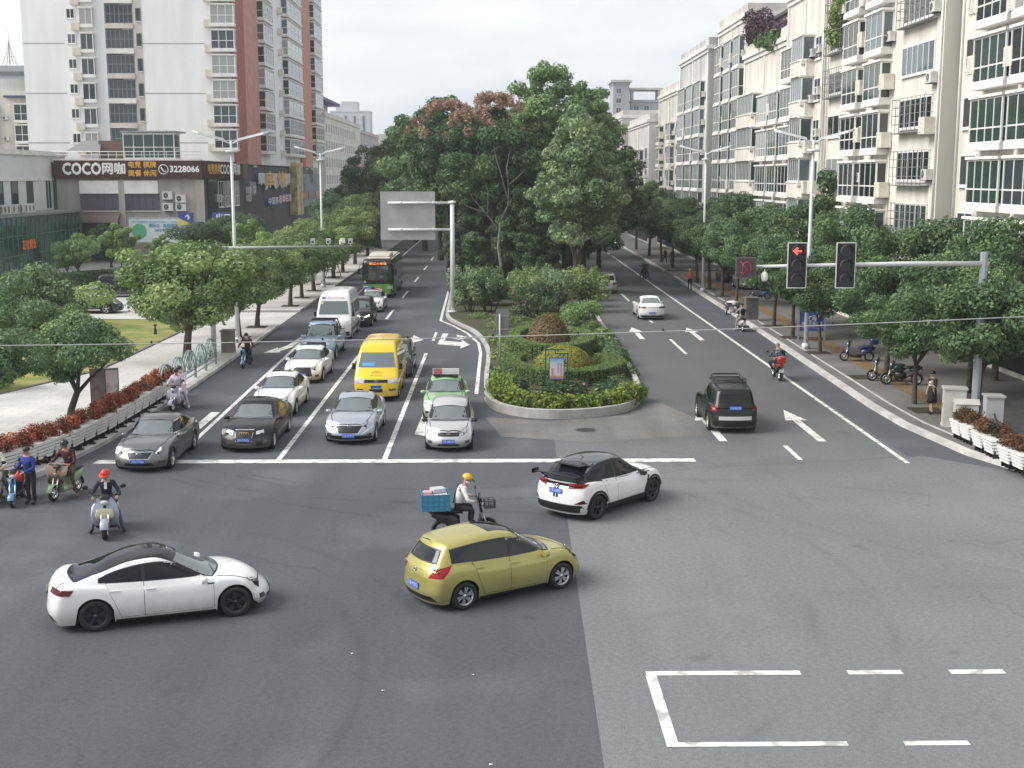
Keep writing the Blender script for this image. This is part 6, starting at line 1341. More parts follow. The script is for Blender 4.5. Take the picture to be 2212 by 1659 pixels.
def dome(name, label, loc, r, h, m, n, size, seed):
    rg = random.Random(seed); Lv = Leaves()
    for _ in range(n):
        a = rg.uniform(0, 6.283); t = math.acos(rg.uniform(-.05, 1)); d = Vector((math.sin(t) * math.cos(a), math.sin(t) * math.sin(a), math.cos(t)))
        k = rg.uniform(.95, 1.02) + (.03 if rg.random() < .05 else 0)
        Lv.leaf(Vector((d.x * r * k, d.y * r * k, d.z * h * k)), d + Vector((rg.gauss(0, .35), rg.gauss(0, .35), rg.gauss(0, .35))), size, size * .6, max(0, min(1, rg.gauss(.5, .24))), rg)
    t = thing(name, label, 'topiary', loc); link('foliage', Lv.mesh('foliage', m), t)
    MB().ell((0, 0, 0), (r * .9, r * .9, h * .9), 18, 8, 0, None, 0.).obj('twig_core', mat('twig_brown', (.05, .045, .03), .95), t)
dome('topiary_dome', 'clipped dome of bronze-brown foliage behind the yellow dome', (2.85, 67.6, .14), 1.22, 1.95, LEAF_BRONZE, 7500, .06, 3)
dome('topiary_dome', 'clipped low dome of golden yellow foliage behind the poster stand', (3.3, 60.2, .14), 1.5, 1.22, LEAF_GOLD, 9000, .055, 4)
def hedge(name, label, pts, w, h, m=LEAF_HEDGE, dens=520, size=.042, z0=.14, closed=False, seed=1, rough=.016):
    rg = random.Random(seed); Lv = Leaves(); core = MB(); P = [Vector((x, y, 0)) for x, y in pts]
    if closed: P = P + [P[0]]
    a, c = strip([(p.x, p.y) for p in P], w * .86)
    for i in range(len(P) - 1): core.prism([(v.x, v.y) for v in (a[i], c[i], c[i + 1], a[i + 1])], z0, z0 + h * .94)
    for p, q_ in zip(P, P[1:]):
        d = q_ - p; ln = d.length; t = d / ln; nr = Vector((-t.y, t.x, 0))
        for _ in range(int(ln * (w + 2 * h) * dens)):
            f = rg.random() * ln; s = rg.uniform(0, w + 2 * h); b_ = p + t * f
            if s < h: o = nr * (w / 2) + Vector((0, 0, s)); n_ = nr
            elif s < h + w: o = nr * (w / 2 - (s - h)) + Vector((0, 0, h)); n_ = Vector((0, 0, 1))
            else: o = nr * (-w / 2) + Vector((0, 0, s - h - w)); n_ = -nr
            Lv.leaf(b_ + o + Vector((0, 0, z0)) + n_ * rg.gauss(0, rough), n_ + Vector((rg.gauss(0, .45), rg.gauss(0, .45), rg.gauss(0, .45))), size, size * .6, max(0, min(1, rg.gauss(.5, .26))), rg)
    th = thing(name, label, 'hedge'); link('foliage', Lv.mesh('foliage', m), th)
    core.obj('twig_core', mat('hedge_core', (.03, .045, .02), .95), th)
arc = lambda cx, cy, rx, ry, a0, a1, n: [(cx + rx * math.cos(R(a0 + (a1 - a0) * i / n)), cy + ry * math.sin(R(a0 + (a1 - a0) * i / n))) for i in range(n + 1)]
hedge('clipped_hedge', 'clipped curved hedge wrapped round the yellow dome', arc(3.2, 59.3, 2.5, 3.5, -215, 35, 26), .9, .72, seed=5)
hedge('clipped_hedge', 'clipped curved hedge wrapped round the bronze dome', arc(2.95, 68.2, 2.05, 4.3, -250, 70, 28), .8, .78, seed=6)
hedge('border_hedge', 'bright lime-green low border hedge along the rounded median tip', [(.35, 55.5), (.2, 53.2), (.55, 51.2), (1.6, 50.1), (2.9, 49.7), (4.2, 50.0), (5.3, 51.2), (5.9, 53.0)], .95, .42, LEAF_YEL, 260, .085, .2, seed=7, rough=.10)
bushy('ground_cover', 'patchy leafy ground cover on the left side of the median', (.55, 64, .14), [((rg.uniform(-.55, .6), rg.uniform(-8, 8), .1), (.6, .8, .28)) for _ in range(30)], 6500, .08, LEAF_HEDGE, 'ground cover', seed=81)
bushy('ground_cover', 'leafy ground cover in front of the shrub belt', (.6, 81, .14), [((rg.uniform(-2, 3.6), rg.uniform(-3.5, 3), .1), (.7, .8, .25)) for _ in range(26)], 5200, .085, LEAF_HEDGE, 'ground cover', seed=82)
bushy('rose_bush', 'low rose bushes with a few blooms in front of the clipped hedge', (3.1, 53.5, .2), [((-2.1, .9, .3), (.5, .4, .4)), ((-.6, -.2, .3), (.6, .4, .4)), ((.4, -.3, .4), (.6, .5, .45)), ((1.6, .3, .3), (.5, .4, .35)), ((2.3, 1.1, .4), (.5, .5, .45))], 2600, .07, LEAF_DEEP, seed=83, flowers=26, stems=3).scale = (1, 1, .72)
bushy('ivy', 'dark ivy spilling over the right kerb of the median', (6.45, 62, .14), [((.1 * rg.uniform(-1, 1), rg.uniform(-4, 4), .12), (.3, .5, .2)) for _ in range(14)], 1800, .07, LEAF_DEEP, 'ivy', seed=84)
# garden on the left
GA = 'garden shrubs by the lawn'
for i, (x, y, s, m, lab) in enumerate(((-26.4, 70.5, 1.0, LEAF_DARK, 'dense dark garden shrub at the edge of the lawn'), (-30.5, 73, 1.25, LEAF_OLIVE, 'olive garden shrub with red flowers beside the lawn'), (-28.2, 77.5, 1.35, LEAF_DARK, 'tall leafy shrub left of the parked black saloon'), (-24.8, 71.5, .72, LEAF_OLIVE, 'low wispy brownish shrub next to the lawn lamp'), (-32.5, 66, 1.3, LEAF_DEEP, 'dark shrub behind the small tree at the picture edge'), (-22.6, 55.0, .8, LEAF_DARK, 'dark shrub beneath the bent-trunk tree crown'))):
    rg = random.Random(90 + i); cl = [((rg.uniform(-1.5, 1.5), rg.uniform(-1.2, 1.2), rg.uniform(.4, 2.4)), (.75, .75, .6)) for _ in range(15)]
    o = bushy('garden_shrub', lab, (x, y, .15), cl, 4200, .10, m, group=GA, seed=90 + i, stems=4, flowers=25 if i == 1 else 0); o.scale = (s, s, s)
GT = [tree_proto(91, 1.6, 4.2, 1.5, 1.5, .08, 5200, .11, 20, 'umbrella', LEAF_SPRUCE, BARK), tree_proto(92, 1.5, 4.6, 1.3, 1.4, .08, 5200, .11, 18, 'umbrella', LEAF_FRESH, BARK), tree_proto(93, 2.0, 6.0, 2.6, 1.9, .13, 9000, .13, 26, 'umbrella', LEAF_DEEP, BARKD)]
for (x, y), k, s, lab in (((-34.6, 105, ), 0, 1.15, 'small garden tree in front of the glass wall'), ((-33.0, 112), 1, 1.15, 'fresh green round tree by the gate pillar'), ((-36.5, 108), 0, .85, 'young tree beside the glass annexe door'), ((-34.5, 80), 2, 1.15, 'large dark garden tree at the left picture edge'), ((-27.5, 118), 2, .95, 'dark tree in front of the yellow and blue shop boards'), ((-24.5, 122), 2, 1.05, 'broad dark tree beside the blue arrow board'), ((-22.5, 116), 1, 1.2, 'bright green tree peeping over the street trees'), ((-30.5, 115), 1, .9, 'light green shrub-like tree under the pale billboard'), ((-19.5, 176), 2, 1.5, 'dark tree beside the yellow apartments down the street'), ((-18.5, 200), 2, 1.6, 'dark tree in front of the red rooftop lettering'), ((-18, 150), 2, 1.3, 'dark tree at the foot of the draped shop front'), ((-39.7, 131), 2, .8, 'small tree with reddish leaves beside the red-brown sign')):
    plant_tree('garden_tree', GT[k], (x, y, .15), lab, None, s, 'garden trees left of the street')
hedge('box_hedge', 'dark clipped hedge on a stone plinth behind the parked cars', [(-35, 103), (-29, 113)], 1.5, 1.1, LEAF_DEEP, 120, .09, .55, seed=8)
# ------------------------------------------------------------------ buildings
CREAM2 = mat('cream_render', (.71, .675, .61), .85, var=.14, scale=.9, detail=8, streak=.14)
CREAMG = mat('grey_cream_render', (.60, .575, .53), .9, var=.18, scale=.4, detail=9, streak=.14)
CONCG = mat('weathered_render', (.52, .52, .51), .9, var=.25, scale=.35, detail=9, streak=.14)
WALLW = mat('tower_white_render', (.84, .845, .85), .85, var=.07, scale=.6, detail=8, streak=.14)
WALLG = mat('tower_groove', (.42, .43, .44), .9)
BRICK = mat('red_brick_cladding', (.36, .115, .09), .85, var=.15, scale=1.5)
BRICKP = mat('pale_brick_cladding', (.52, .27, .215), .85, var=.12, scale=1.5)
WF = mat('window_frame_white', (.80, .80, .79), .5)
DF = mat('window_frame_dark', (.10, .10, .10), .5)
TRIMW = mat('white_trim', (.78, .77, .75), .8, var=.1, scale=1)
GL = [mat('pane_dark', (.018, .026, .030), .05, 0, .6), mat('pane_green', (.036, .064, .060), .05, 0, .6), mat('pane_grey', (.05, .065, .072), .06, 0, .6), mat('pane_curtain', (.34, .35, .34), .12, 0, .6), mat('pane_sky', (.10, .14, .165), .05, 0, .7), mat('pane_mauve', (.13, .11, .16), .1, 0, .6)]
ACM = mat('ac_white', (.62, .62, .59), .5, var=.1, scale=3); ACB = mat('ac_cover_cream', (.70, .66, .57), .8, var=.12, scale=2); VOID = mat('dark_interior', (.02, .021, .023), .9)
class Fac:
    def __init__(s, root, ox, oy, rz): s.r, s.ox, s.oy, s.rz = root, ox, oy, rz; s.c, s.s = math.cos(rz), math.sin(rz)
    def P(s, u, d, z): return Vector((s.ox + u * s.c + d * s.s, s.oy + u * s.s - d * s.c, z))
    def box(s, q, u0, u1, d0, d1, z0, z1, m=0): q.box(s.P((u0 + u1) / 2, (d0 + d1) / 2, (z0 + z1) / 2), (u1 - u0, abs(d1 - d0), z1 - z0), m, s.rz)
    def part(s, name, boxes, m):
        q = MB()
        for b in boxes: s.box(q, *b)
        return q.obj(name, m, s.r)
    def put(s, name, me, u, d, z): return link(name, me, s.r, s.P(u, d, z), s.rz)
CACHE = {}
def winmesh(w, h, cols, sillh, depth, fm):
    k = (round(w, 2), round(h, 2), cols, sillh, round(depth, 2), fm.name)
    if k not in CACHE:
        q, g = MB(), MB(); t = .075; fr = -depth
        def face(x0, x1, y0, y1, n):   # a glazed face on the line (x0,y0)-(x1,y1)
            L_ = math.hypot(x1 - x0, y1 - y0); a = math.atan2(y1 - y0, x1 - x0); mid = lambda f: (x0 + (x1 - x0) * f, y0 + (y1 - y0) * f)
            for z in (t / 2, h - t / 2) + ((sillh,) if sillh else ()): m_ = mid(.5); q.box((m_[0], m_[1], z), (L_, .07, t), 0, a)
            for i in range(n + 1): m_ = mid(i / n); q.box((m_[0], m_[1], h / 2), (t if 0 < i < n else t * 1.4, .075, h), 0, a)
            m_ = mid(.5); g.box((m_[0], m_[1], h / 2), (L_ - .04, .02, h - .04), 0, a)
        if depth > .2:
            face(-w / 2, w / 2, fr, fr, cols); face(-w / 2, -w / 2, -.02, fr, 1); face(w / 2, w / 2, fr, -.02, 1)
            q.bx(-w / 2 - .1, w / 2 + .1, fr - .1, -.005, -.34, -.01, 1); q.bx(-w / 2 - .12, w / 2 + .12, fr - .14, -.005, h + .01, h + .15, 1)
        else:
            face(-w / 2, w / 2, -.04, -.04, cols); q.bx(-w / 2 - .06, w / 2 + .06, -.14, -.005, -.09, -.005, 1)
        CACHE[k] = (q.mesh('window', [fm, TRIMW]), g.mesh('pane', GL[0]))
    return CACHE[k]
PM = {}
def window(F, u, z, w, h, cols=2, sillh=0, depth=.08, fm=None, gl=None, d=0):
    fr, gm = winmesh(w, h, cols, sillh, depth, fm or WF); gi = rnd.choice(gl or (0, 1, 1, 2, 0, 3, 4)); key = (gm.name, gi)
    if key not in PM: PM[key] = gm.copy(); PM[key].materials[0] = GL[gi]
    o = F.put('window', fr, u, d, z); link('pane', PM[key], o); return o
def acmesh():
    if 'ac' not in CACHE:
        q = MB(); q.box((0, -.2, .3), (.85, .34, .58)); q.lathe([(0, -.376), (.2, -.376)], 14, 1, (-.12, 0, .31), 'Y'); [q.box((-.12, -.38, .31), (.42, .008, .012), 0, 0, 0, a) for a in (0, 1.05, 2.1)]; q.box((0, -.2, -.02), (.7, .4, .03), 1)
        c = MB(); c.box((0, -.33, .45), (1.0, .62, .9)); [c.box((0, -.645, .12 + .13 * i), (.86, .02, .03), 1) for i in range(6)]
        CACHE['ac'] = (q.mesh('air_conditioner', [ACM, BLACK]), c.mesh('air_conditioner_cover', [ACB, CREAMG]))
    return CACHE['ac']
def ac(F, u, z, cover=False, d=0): return F.put('air_conditioner_cover' if cover else 'air_conditioner', acmesh()[1 if cover else 0], u, d, z)
def hexmesh(w, h, dp):
    k = ('hex', w, h, dp)
    if k not in CACHE:
        q = MB(); pl = [(-w / 2, 0), (-w / 2, -dp * .55), (-w / 2 + .6, -dp), (w / 2 - .6, -dp), (w / 2, -dp * .55), (w / 2, 0)]
        q.prism(pl, 0, h); q.prism([(x * 1.04, y * 1.05) for x, y in pl], h - .08, h + .02); CACHE[k] = q.mesh('balcony', CREAM2)
    return CACHE[k]
def apartments(label, X, Y0, Y1, H, zb, cols, wall, depth=12, roof='flat', fm=None, extra=None, dz=2.93, ground=True, acp=.5, name='apartment_building'):
    """street front at x = X from the near end Y0 to the far end Y1, facing the street (towards -x); cols: (near y, far y, kind, z offset)"""
    root = thing(name, label, 'apartment building', (X, Y1, 0), 0, 'apartment row on the right'); F = Fac(root, 0, 0, R(-90)); Ln = Y1 - Y0
    F.part('wall', [(0, Ln, -depth, 0, .1, H)], wall); nf = int((H - zb - .6) / dz)
    bands = []
    for k in range(nf + 1): bands.append((0, Ln, .0, .05, zb + dz * k - .62, zb + dz * k - .5))
    F.part('cornice', [(-.12, Ln + .12, -depth - .1, .30, H - .25, H + .12), (-.05, Ln + .05, 0, .14, H - .6, H - .252)], TRIMW)
    F.part('parapet', [(0, Ln, -.25, 0, H + .13, H + .95), (0, .25, -depth, -.251, H + .13, H + .95), (Ln - .25, Ln, -depth, -.251, H + .13, H + .95)], wall)
    if ground: F.part('shop_front', [(.4, Ln - .4, .0, .06, .4, 3.2)], VOID); F.part('shop_fascia', [(.2, Ln - .2, .0, .5, 3.25, 4.1)], mat('fascia_brown', (.14, .07, .05), .7))
    for ci, (a, b_, kind, zo) in enumerate(cols):
        u0, u1 = Y1 - b_, Y1 - a; uc, w = (u0 + u1) / 2, u1 - u0
        for k in range(nf):
            z = zb + zo + dz * k
            if z + 2 > H: continue
            if kind == 'bay': window(F, uc, z, w - .25, 2.15, max(3, int(w / .95)), .72, .62, fm); 
            elif kind == 'glass': window(F, uc, z, w - .2, 2.62, max(2, int(w / .95)), .95, .55, fm, (1, 2, 4, 0, 4))
            elif kind == 'flat':
                window(F, uc, z + .95, w - .2, 1.65, max(2, int(w / .8)), 0, .08, fm)
                if rnd.random() < .22: F.put('window_grille', grillemesh(round(w - .1, 1)), uc, 0, z + .7)
            elif kind == 'small': window(F, uc, z + .85, w, 1.6, 2, 0, .08, fm)
            elif kind == 'hex': F.put('balcony', hexmesh(round(w, 1), 1.15, 1.1), uc, 0, z - .25); window(F, uc, z + .92, w - .35, 1.68, max(3, int(w / .7)), 0, .85, fm, (1, 1, 0, 4))
            elif kind == 'grille':
                window(F, uc, z + .95, w - .3, 1.5, 3, 0, .08, fm, (0, 2, 3)); 
                if rnd.random() < .75: F.put('window_grille', grillemesh(round(w - .1, 1)), uc, 0, z + .7)
            r_ = rnd.random()
            if r_ < acp: ac(F, u1 + .15, z + (.05 if rnd.random() < .5 else .5), True, .02)
            if r_ > .45: ac(F, u1 + .1, z + rnd.uniform(.2, 1.2), False, .02)
    pipes = MB()
    for u in (.25, Ln * .5, Ln - .2): pipes.tube([F.P(u, .09, 4.2), F.P(u, .09, H - .7)], .06, 6)
    pipes.obj('drain_pipe', TRIMW, root)
    if extra: extra(F, Ln, H)
    return root
def grillemesh(w):
    k = ('gr', w)
    if k not in CACHE:
        q = MB(); d = -.5
        for i in range(9): q.box((-w / 2 + w * i / 8, d, .95), (.03, .03, 1.9))
        for z in (0, .5, 1, 1.45, 1.9): q.box((0, d, z), (w, .03, .03)); [q.box((s * w / 2, d / 2, z), (.03, .5, .03)) for s in (1, -1)]
        q.bx(-w / 2, w / 2, d, 0, -.04, 0); CACHE[k] = q.mesh('window_grille', mat('grille_grey', (.26, .26, .27), .6))
    return CACHE[k]
def vines(name, F, pts, m, n, seed, root):
    rg = random.Random(seed); Lv = Leaves(); fill(Lv, [(F.P(*p), (r, r, r * 1.0)) for p, r in pts], n, .15, rg); return link(name, Lv.mesh(name, m), root)
apartments('nearest cream apartment block with wide white-framed bay windows at the right edge', 24.3, 40, 67.2, 29.5, 5.15, [(64.2, 66.3, 'small', 0), (59.6, 63.8, 'bay', 0), (55.6, 59.2, 'bay', 0), (50, 54.5, 'bay', 0), (43, 48, 'flat', 0)], CREAM2, acp=.65)
def b2x(F, Ln, H):
    vines('climbing_plant', F, [((Ln - u, .4, z), .75) for u, z in ((17.5, 21.3), (18.5, 20.6), (16.6, 21.8), (19.4, 20.0), (19.8, 18.8))], LEAF_HEDGE, 2200, 3, F.r); vines('balcony_plant', F, [((Ln - u, .45, z), .6) for u, z in ((19.5, 9.2), (20.6, 8.8), (21.2, 9.3))], LEAF_DEEP, 900, 4, F.r)
apartments('cream apartment block with long window bands and a plain grey end wall', 23.5, 67.6, 91.0, 24.6, 5.2, [(68.7, 74.3, 'flat', .1), (76.2, 79.9, 'bay', 0), (81.2, 84.8, 'bay', 0), (85.6, 90.4, 'grille', .1)], CREAM2, acp=.55, extra=lambda F, Ln, H: (F.part('end_panel', [(Ln, Ln + .02, -10, -.0, 5, H - .7)], CREAMG), b2x(F, Ln, H)))
def gable(F, Ln, H):
    q = MB(); u0, u1, z0, z1 = Ln * .12, Ln * .62, H + .96, H + 3.4; um = (u0 + u1) / 2
    for d in (0, -2.5): q.add([F.P(u0, d, z0), F.P(u1, d, z0), F.P(um, d, z1)], [(0, 1, 2)])
    q.add([F.P(u0 - .3, .3, z0 - .1), F.P(um, .3, z1 + .25), F.P(um, -2.6, z1 + .25), F.P(u0 - .3, -2.6, z0 - .1), F.P(u1 + .3, .3, z0 - .1), F.P(u1 + .3, -2.6, z0 - .1)], [(0, 1, 2, 3), (1, 4, 5, 2)], 1)
    q.obj('gable', [CREAMG, mat('slate', (.10, .10, .11), .8)], F.r)
apartments('apartment block with green glazing and a stone gable on the roof', 23.3, 91.2, 102.8, 23.2, 5.2, [(91.9, 93.6, 'small', 0), (94, 97.6, 'hex', 0), (98.4, 102.2, 'bay', 0)], CREAM2, fm=WF, extra=gable)
def boug(F, Ln, H):
    q = MB(); F.box(q, 1.0, Ln - 1.2, -7, -1.6, H + .1, H + 2.7); F.box(q, .6, Ln - .8, -7.4, -1.2, H + 2.71, H + 2.95, 1); q.obj('roof_room', [CREAMG, mat('slate', (.10, .10, .11), .8)], F.r)
    vines('bougainvillea', F, [((u, -.1 + rnd.uniform(-.5, .5), H + z), .85) for u, z in ((1.5, 1.6), (3, 1.9), (4.5, 2.1), (6.5, 1.7), (8.5, 1.4), (10.5, 1.3), (12.5, 1.0), (14, .9), (5.5, 2.9), (3.8, 3.0))], LEAF_BOUG, 3600, 5, F.r); vines('roof_shrub', F, [((u, .15, H + z), .7) for u, z in ((9.5, .6), (11, .3), (12.5, .1), (14, .4), (7.8, .7))], LEAF_DARK, 1500, 6, F.r)
apartments('apartment block with solid cream balconies and purple bougainvillea on its roof', 23.4, 103, 120.6, 20.4, 5.2, [(103.6, 106.8, 'bay', 0), (107.4, 111.6, 'bay', 0), (112.4, 119.4, 'hex', 0)], CREAM2, extra=boug, acp=.25)
apartments('grey-cream apartment block with tall stacks of glazed bays', 23.5, 120.8, 135.6, 24.4, 5.2, [(121.4, 124.6, 'glass', 0), (126, 129.6, 'glass', 0), (131.2, 134.6, 'glass', 0)], CREAMG, acp=.15)
apartments('weathered grey apartment block with a blank end wall and pale glazed bays', 22.6, 136.5, 157, 23.0, 5.2, [(138.4, 142.6, 'glass', 0), (144, 148.5, 'glass', 0), (150, 155, 'glass', 0)], CONCG, acp=.1)
apartments('old grey block with small windows far along the right street', 22.8, 157.4, 178, 20.2, 5.2, [(158.6, 161, 'small', 0), (162.5, 165.5, 'bay', 0), (168, 171, 'small', 0), (173, 176, 'bay', 0)], CREAMG, acp=.2)
apartments('low white block with arched attic windows at the far end of the right row', 21.5, 178.5, 205, 17.2, 5.2, [(180, 183, 'small', 0), (185, 189, 'bay', 0), (191, 194, 'small', 0), (197, 201, 'bay', 0)], mat('pale_render', (.62, .61, .60), .85, var=.1, scale=.6), acp=.2)
apartments('last pale apartment block closing the right row in the distance', 20.5, 206, 250, 19, 5.2, [(210, 214, 'bay', 0), (219, 222, 'small', 0), (228, 232, 'bay', 0), (238, 242, 'small', 0)], CREAMG, acp=.2)
# ---- the white tower on the left
tw = thing('apartment_tower', 'tall white apartment tower with red brick side and dark balcony recess', 'apartment tower', (-56.5, 156, 0)); A = Fac(tw, 0, 0, 0); Ls = 73; B2 = Fac(tw, 24.8, 0, R(90)); HT = 48
fx_ = lambda px: (px - 1070) / 2756 * 156 + 56.5
zz_ = lambda py, Y=156: CAMH + (382 - py) * Y / 2793
sy_ = lambda px: 31.7 * 2756 / (1070 - px) - 156
rl, rr_ = fx_(247), fx_(307)
A.part('wall', [(0, rl, -14, 0, 10.95, HT), (rr_, 24.8, -14, 0, 10.95, HT), (rl, rr_, -14, -1.8, 10.95, HT)], WALLW)
A.part('wall_groove', [(u0, u1, 0, .012, 13.4 + 5.84 * k, 13.55 + 5.84 * k) for k in range(6) for u0, u1 in ((0, fx_(160)), (fx_(325), fx_(455)))], WALLG)
A.part('recess_return', [(rr_, fx_(325), .003, .02, 11, HT)], CREAMG); st0 = 12.55
for k in range(11):
    z = st0 + 2.92 * k
    window(A, fx_(176), z + .9, .95, 1.15, 2, 0, .08, WF, (0, 2, 5)); window(A, fx_(210), z + .15, 1.5, 1.9, 2, 0, .5, WF, (0, 2, 3)); ac(A, fx_(188), z - .5, True, .02)
    A.part('balcony_slab', [(rl + .02, rr_ - .02, -1.78, .15, z - .25, z + .0), (rl + .02, rr_ - .02, .05, .15, z + .0, z + .35)], TRIMW if k % 2 == 0 else CREAMG)
    window(A, (rl + rr_) / 2, z + .36, rr_ - rl - .2, 2.2, 6, 1.1, .08, mat('frame_mid_grey', (.24, .25, .26), .5), (2, 2, 0), d=-.25)
    window(A, fx_(318), z + .6, .5, 1.5, 1, 0, .08, DF, (0,)); ac(A, fx_(466), z - .1, True, .02)
    uc = fx_(497); window(A, uc, z + .25, fx_(522) - fx_(474), 2.15, 3, .95, .9, WF, (2, 3, 4, 5, 0))
    for p0, p1, ww in ((566, 587, 0), (618, 650, 1), (676, 693, 0)):
        u0, u1 = sy_(p0), sy_(p1); window(B2, (u0 + u1) / 2, z + .25, u1 - u0 - .5, 2.15, 4, .95, .9, WF, (0, 2, 3, 4))
    for p0 in (541, 556): window(B2, sy_(p0), z + .5, 1.4, 1.7, 2, 0, .08, WF, (2, 3))
    for p0 in (658, 667): window(B2, sy_(p0), z + .5, 1.4, 1.7, 2, 0, .08, WF, (2, 3))
    ac(B2, sy_(611), z - .2, True, .02)
[B2.part('brick_panel', [b_], BRICK) for b_ in ((.02, sy_(535), 0.02, .25, 11, HT), (sy_(651), sy_(659), 0.02, .35, 11, HT))]; [B2.part('pale_brick_panel', [b_], BRICKP) for b_ in ((sy_(535) + .01, sy_(565), 0.02, .2, 11, HT), (sy_(659) + .01, sy_(675), 0.02, .3, 11, HT))]
B2.part('side_wall', [(.3, Ls, -13, .01, 11, HT - .05)], WALLW); A.part('cornice', [(-.5, 25.4, -13, .5, HT, HT + .8)], TRIMW)
# ---- the red-brown signed podium
pd = thing('commercial_podium', 'two-storey commercial block with a long red-brown sign in front of the tower', 'shop building', (-50, 139, 0)); A = Fac(pd, 0, 0, 0); B2 = Fac(pd, 18, 0, R(90)); pu = lambda px: (px - 1070) / 2756 * 139 + 50; pz = lambda py: CAMH + (382 - py) * 139 / 2793; pv = lambda px: 32 * 2756 / (1070 - px) - 139
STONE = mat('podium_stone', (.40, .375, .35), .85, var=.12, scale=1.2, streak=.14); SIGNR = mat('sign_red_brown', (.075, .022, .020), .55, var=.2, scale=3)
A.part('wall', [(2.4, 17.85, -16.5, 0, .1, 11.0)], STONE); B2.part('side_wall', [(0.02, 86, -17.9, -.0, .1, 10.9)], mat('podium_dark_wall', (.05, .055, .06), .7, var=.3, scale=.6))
q = MB(); A.box(q, 2.4, 18.3, .02, .5, pz(386), pz(347)); [A.box(q, 2.42 + i * .22, 2.51 + i * .22, .5, .54, pz(386), pz(347)) for i in range(72)]; B2.box(q, .0, pv(530), .3, .5, pz(386), pz(347)); [B2.box(q, .1 + i * .3, .2 + i * .3, .5, .54, pz(386), pz(347)) for i in range(70)]; q.obj('sign_board', SIGNR, pd)
def sign(F, nm, txt, u, d, z, size, m, bold=.0, sx=1.):
    q = MB(); M = Matrix.Translation(F.P(u, d, z)) @ Matrix.Rotation(F.rz, 4, 'Z') @ Matrix.Rotation(R(90), 4, 'X') @ Matrix.Diagonal((sx, 1, 1, 1))
    offs = [(0, 0)] + ([(bold, 0), (-bold, 0), (0, bold), (0, -bold)] if bold else [])
    for i, (a, b_) in enumerate(offs): q.text(txt, size, M @ Matrix.Translation((a, b_, .004 * i)))
    return q.obj(nm, m, F.r, fix=False)
LW = mat('letter_white', (.85, .85, .84), .5); LY = mat('letter_amber', (.78, .42, .06), .5); LRED = mat('letter_red', (.55, .05, .05), .5)
zc = pz(366); sign(A, 'sign_lettering', 'COCO', pu(186), .60, zc, 1.72, LW, .07, .80); sign(A, 'sign_lettering', '网咖', pu(254), .60, zc, 1.32, LW, .045); sign(A, 'sign_lettering', '电竞 棋牌', pu(315), .60, zc + .46, .72, LY, .02); sign(A, 'sign_lettering', '简餐 休闲', pu(315), .60, zc - .46, .72, LY, .02); sign(A, 'sign_number', '3228066', pu(405), .60, zc, .92, LW, .035)
q = MB(); c0_ = A.P(pu(360), .58, zc); q.tube([c0_ + Vector((.5 * math.cos(t), 0, .5 * math.sin(t))) for t in [math.pi * i / 12 for i in range(25)]], .045, 6); q.tube([c0_ + Vector((x, -.02, z)) for x, z in ((-.22, .24), (-.12, -.02), (.05, -.2), (.26, -.24))], [.10, .06, .06, .10], 6); q.obj('phone_symbol', LW, pd)
sign(B2, 'sign_lettering', '电竞棋牌', 4.2, .62, zc, 1.2, LY, .03, 1.4); sign(B2, 'sign_lettering', 'COCO网咖', 13, .62, zc, 1.5, LW, .05, 1.5)
A.part('shutter_box', [(pu(177), pu(260), .02, .35, pz(418), pz(390)), (pu(273), pu(345), .02, .35, pz(418), pz(390))], TRIMW)
for a, b_ in ((177, 260), (273, 345)): window(A, (pu(a) + pu(b_)) / 2, pz(455), pu(b_) - pu(a), 1.9, 5, 0, .08, DF, (5, 0))
A.part('pilaster', [(pu(260), pu(273), 0, .35, .3, pz(388)), (pu(425), pu(443), 0, .3, .3, pz(388))], STONE)
for px, py in ((365, 425), (365, 450), (393, 432), (393, 450)): o = ac(A, pu(px), pz(py) - .3); o.scale = (1.3, 1.3, 1.5)
q = MB(); vs = [(A.P(pu(173) + (pu(263) - pu(173)) * f, d, pz(480) + (pz(457) - pz(480)) * math.sin(min(1, (1.8 - d) / 1.8) * 1.57))) for d in (0, .6, 1.2, 1.6, 1.8) for f in (0, 1)]; q.add(vs, [(2 * i, 2 * i + 1, 2 * i + 3, 2 * i + 2) for i in range(4)]); q.obj('canopy', mat('canopy_taupe', (.13, .10, .095), .6), pd); A.part('entrance', [(pu(176), pu(262), .02, .1, .3, pz(481))], VOID); sign(A, 'canopy_lettering', '四季西餐厅', pu(215), 1.85, pz(470), .5, mat('letter_dull', (.32, .27, .24), .6))
A.part('parapet', [(0, 18.2, -.3, .1, 11.01, 11.35)], TRIMW); q = MB(); [q.tube([A.P(i * .9, -.2, 11.3), A.P(i * .9, -.2, 12.1)], .03, 5) for i in range(21)]; q.tube([A.P(0, -.2, 12.1), A.P(18, -.2, 12.1)], .04, 5); q.tube([A.P(0, -.2, 11.75), A.P(18, -.2, 11.75)], .03, 5); q.obj('railing', WF, pd)
window(A, pu(320), 11.4, pu(375) - pu(266), 2.6, 5, 1.2, 2.5, WF, (1, 0), d=-4); A.part('sunroom_roof', [(pu(262), pu(380), -6, -1.1, 14.2, 14.35)], mat('sunroom_grey', (.30, .32, .34), .5)); A.part('roof_hut', [(pu(190), pu(262), -9, -5, 11.02, 13.4)], mat('hut_brown', (.16, .10, .08), .8)); q = MB(); q.add([A.P(pu(130), -3, 12.2), A.P(pu(205), -3, 12.2), A.P(pu(190), -6, 13.4), A.P(pu(150), -6, 13.4)], [(0, 1, 2, 3)]); q.obj('hipped_roof', mat('roof_grey', (.22, .22, .23), .8), pd)
B2.part('green_glazing', [(pv(449), pv(466), .02, .2, .4, pz(388))], GL[1])
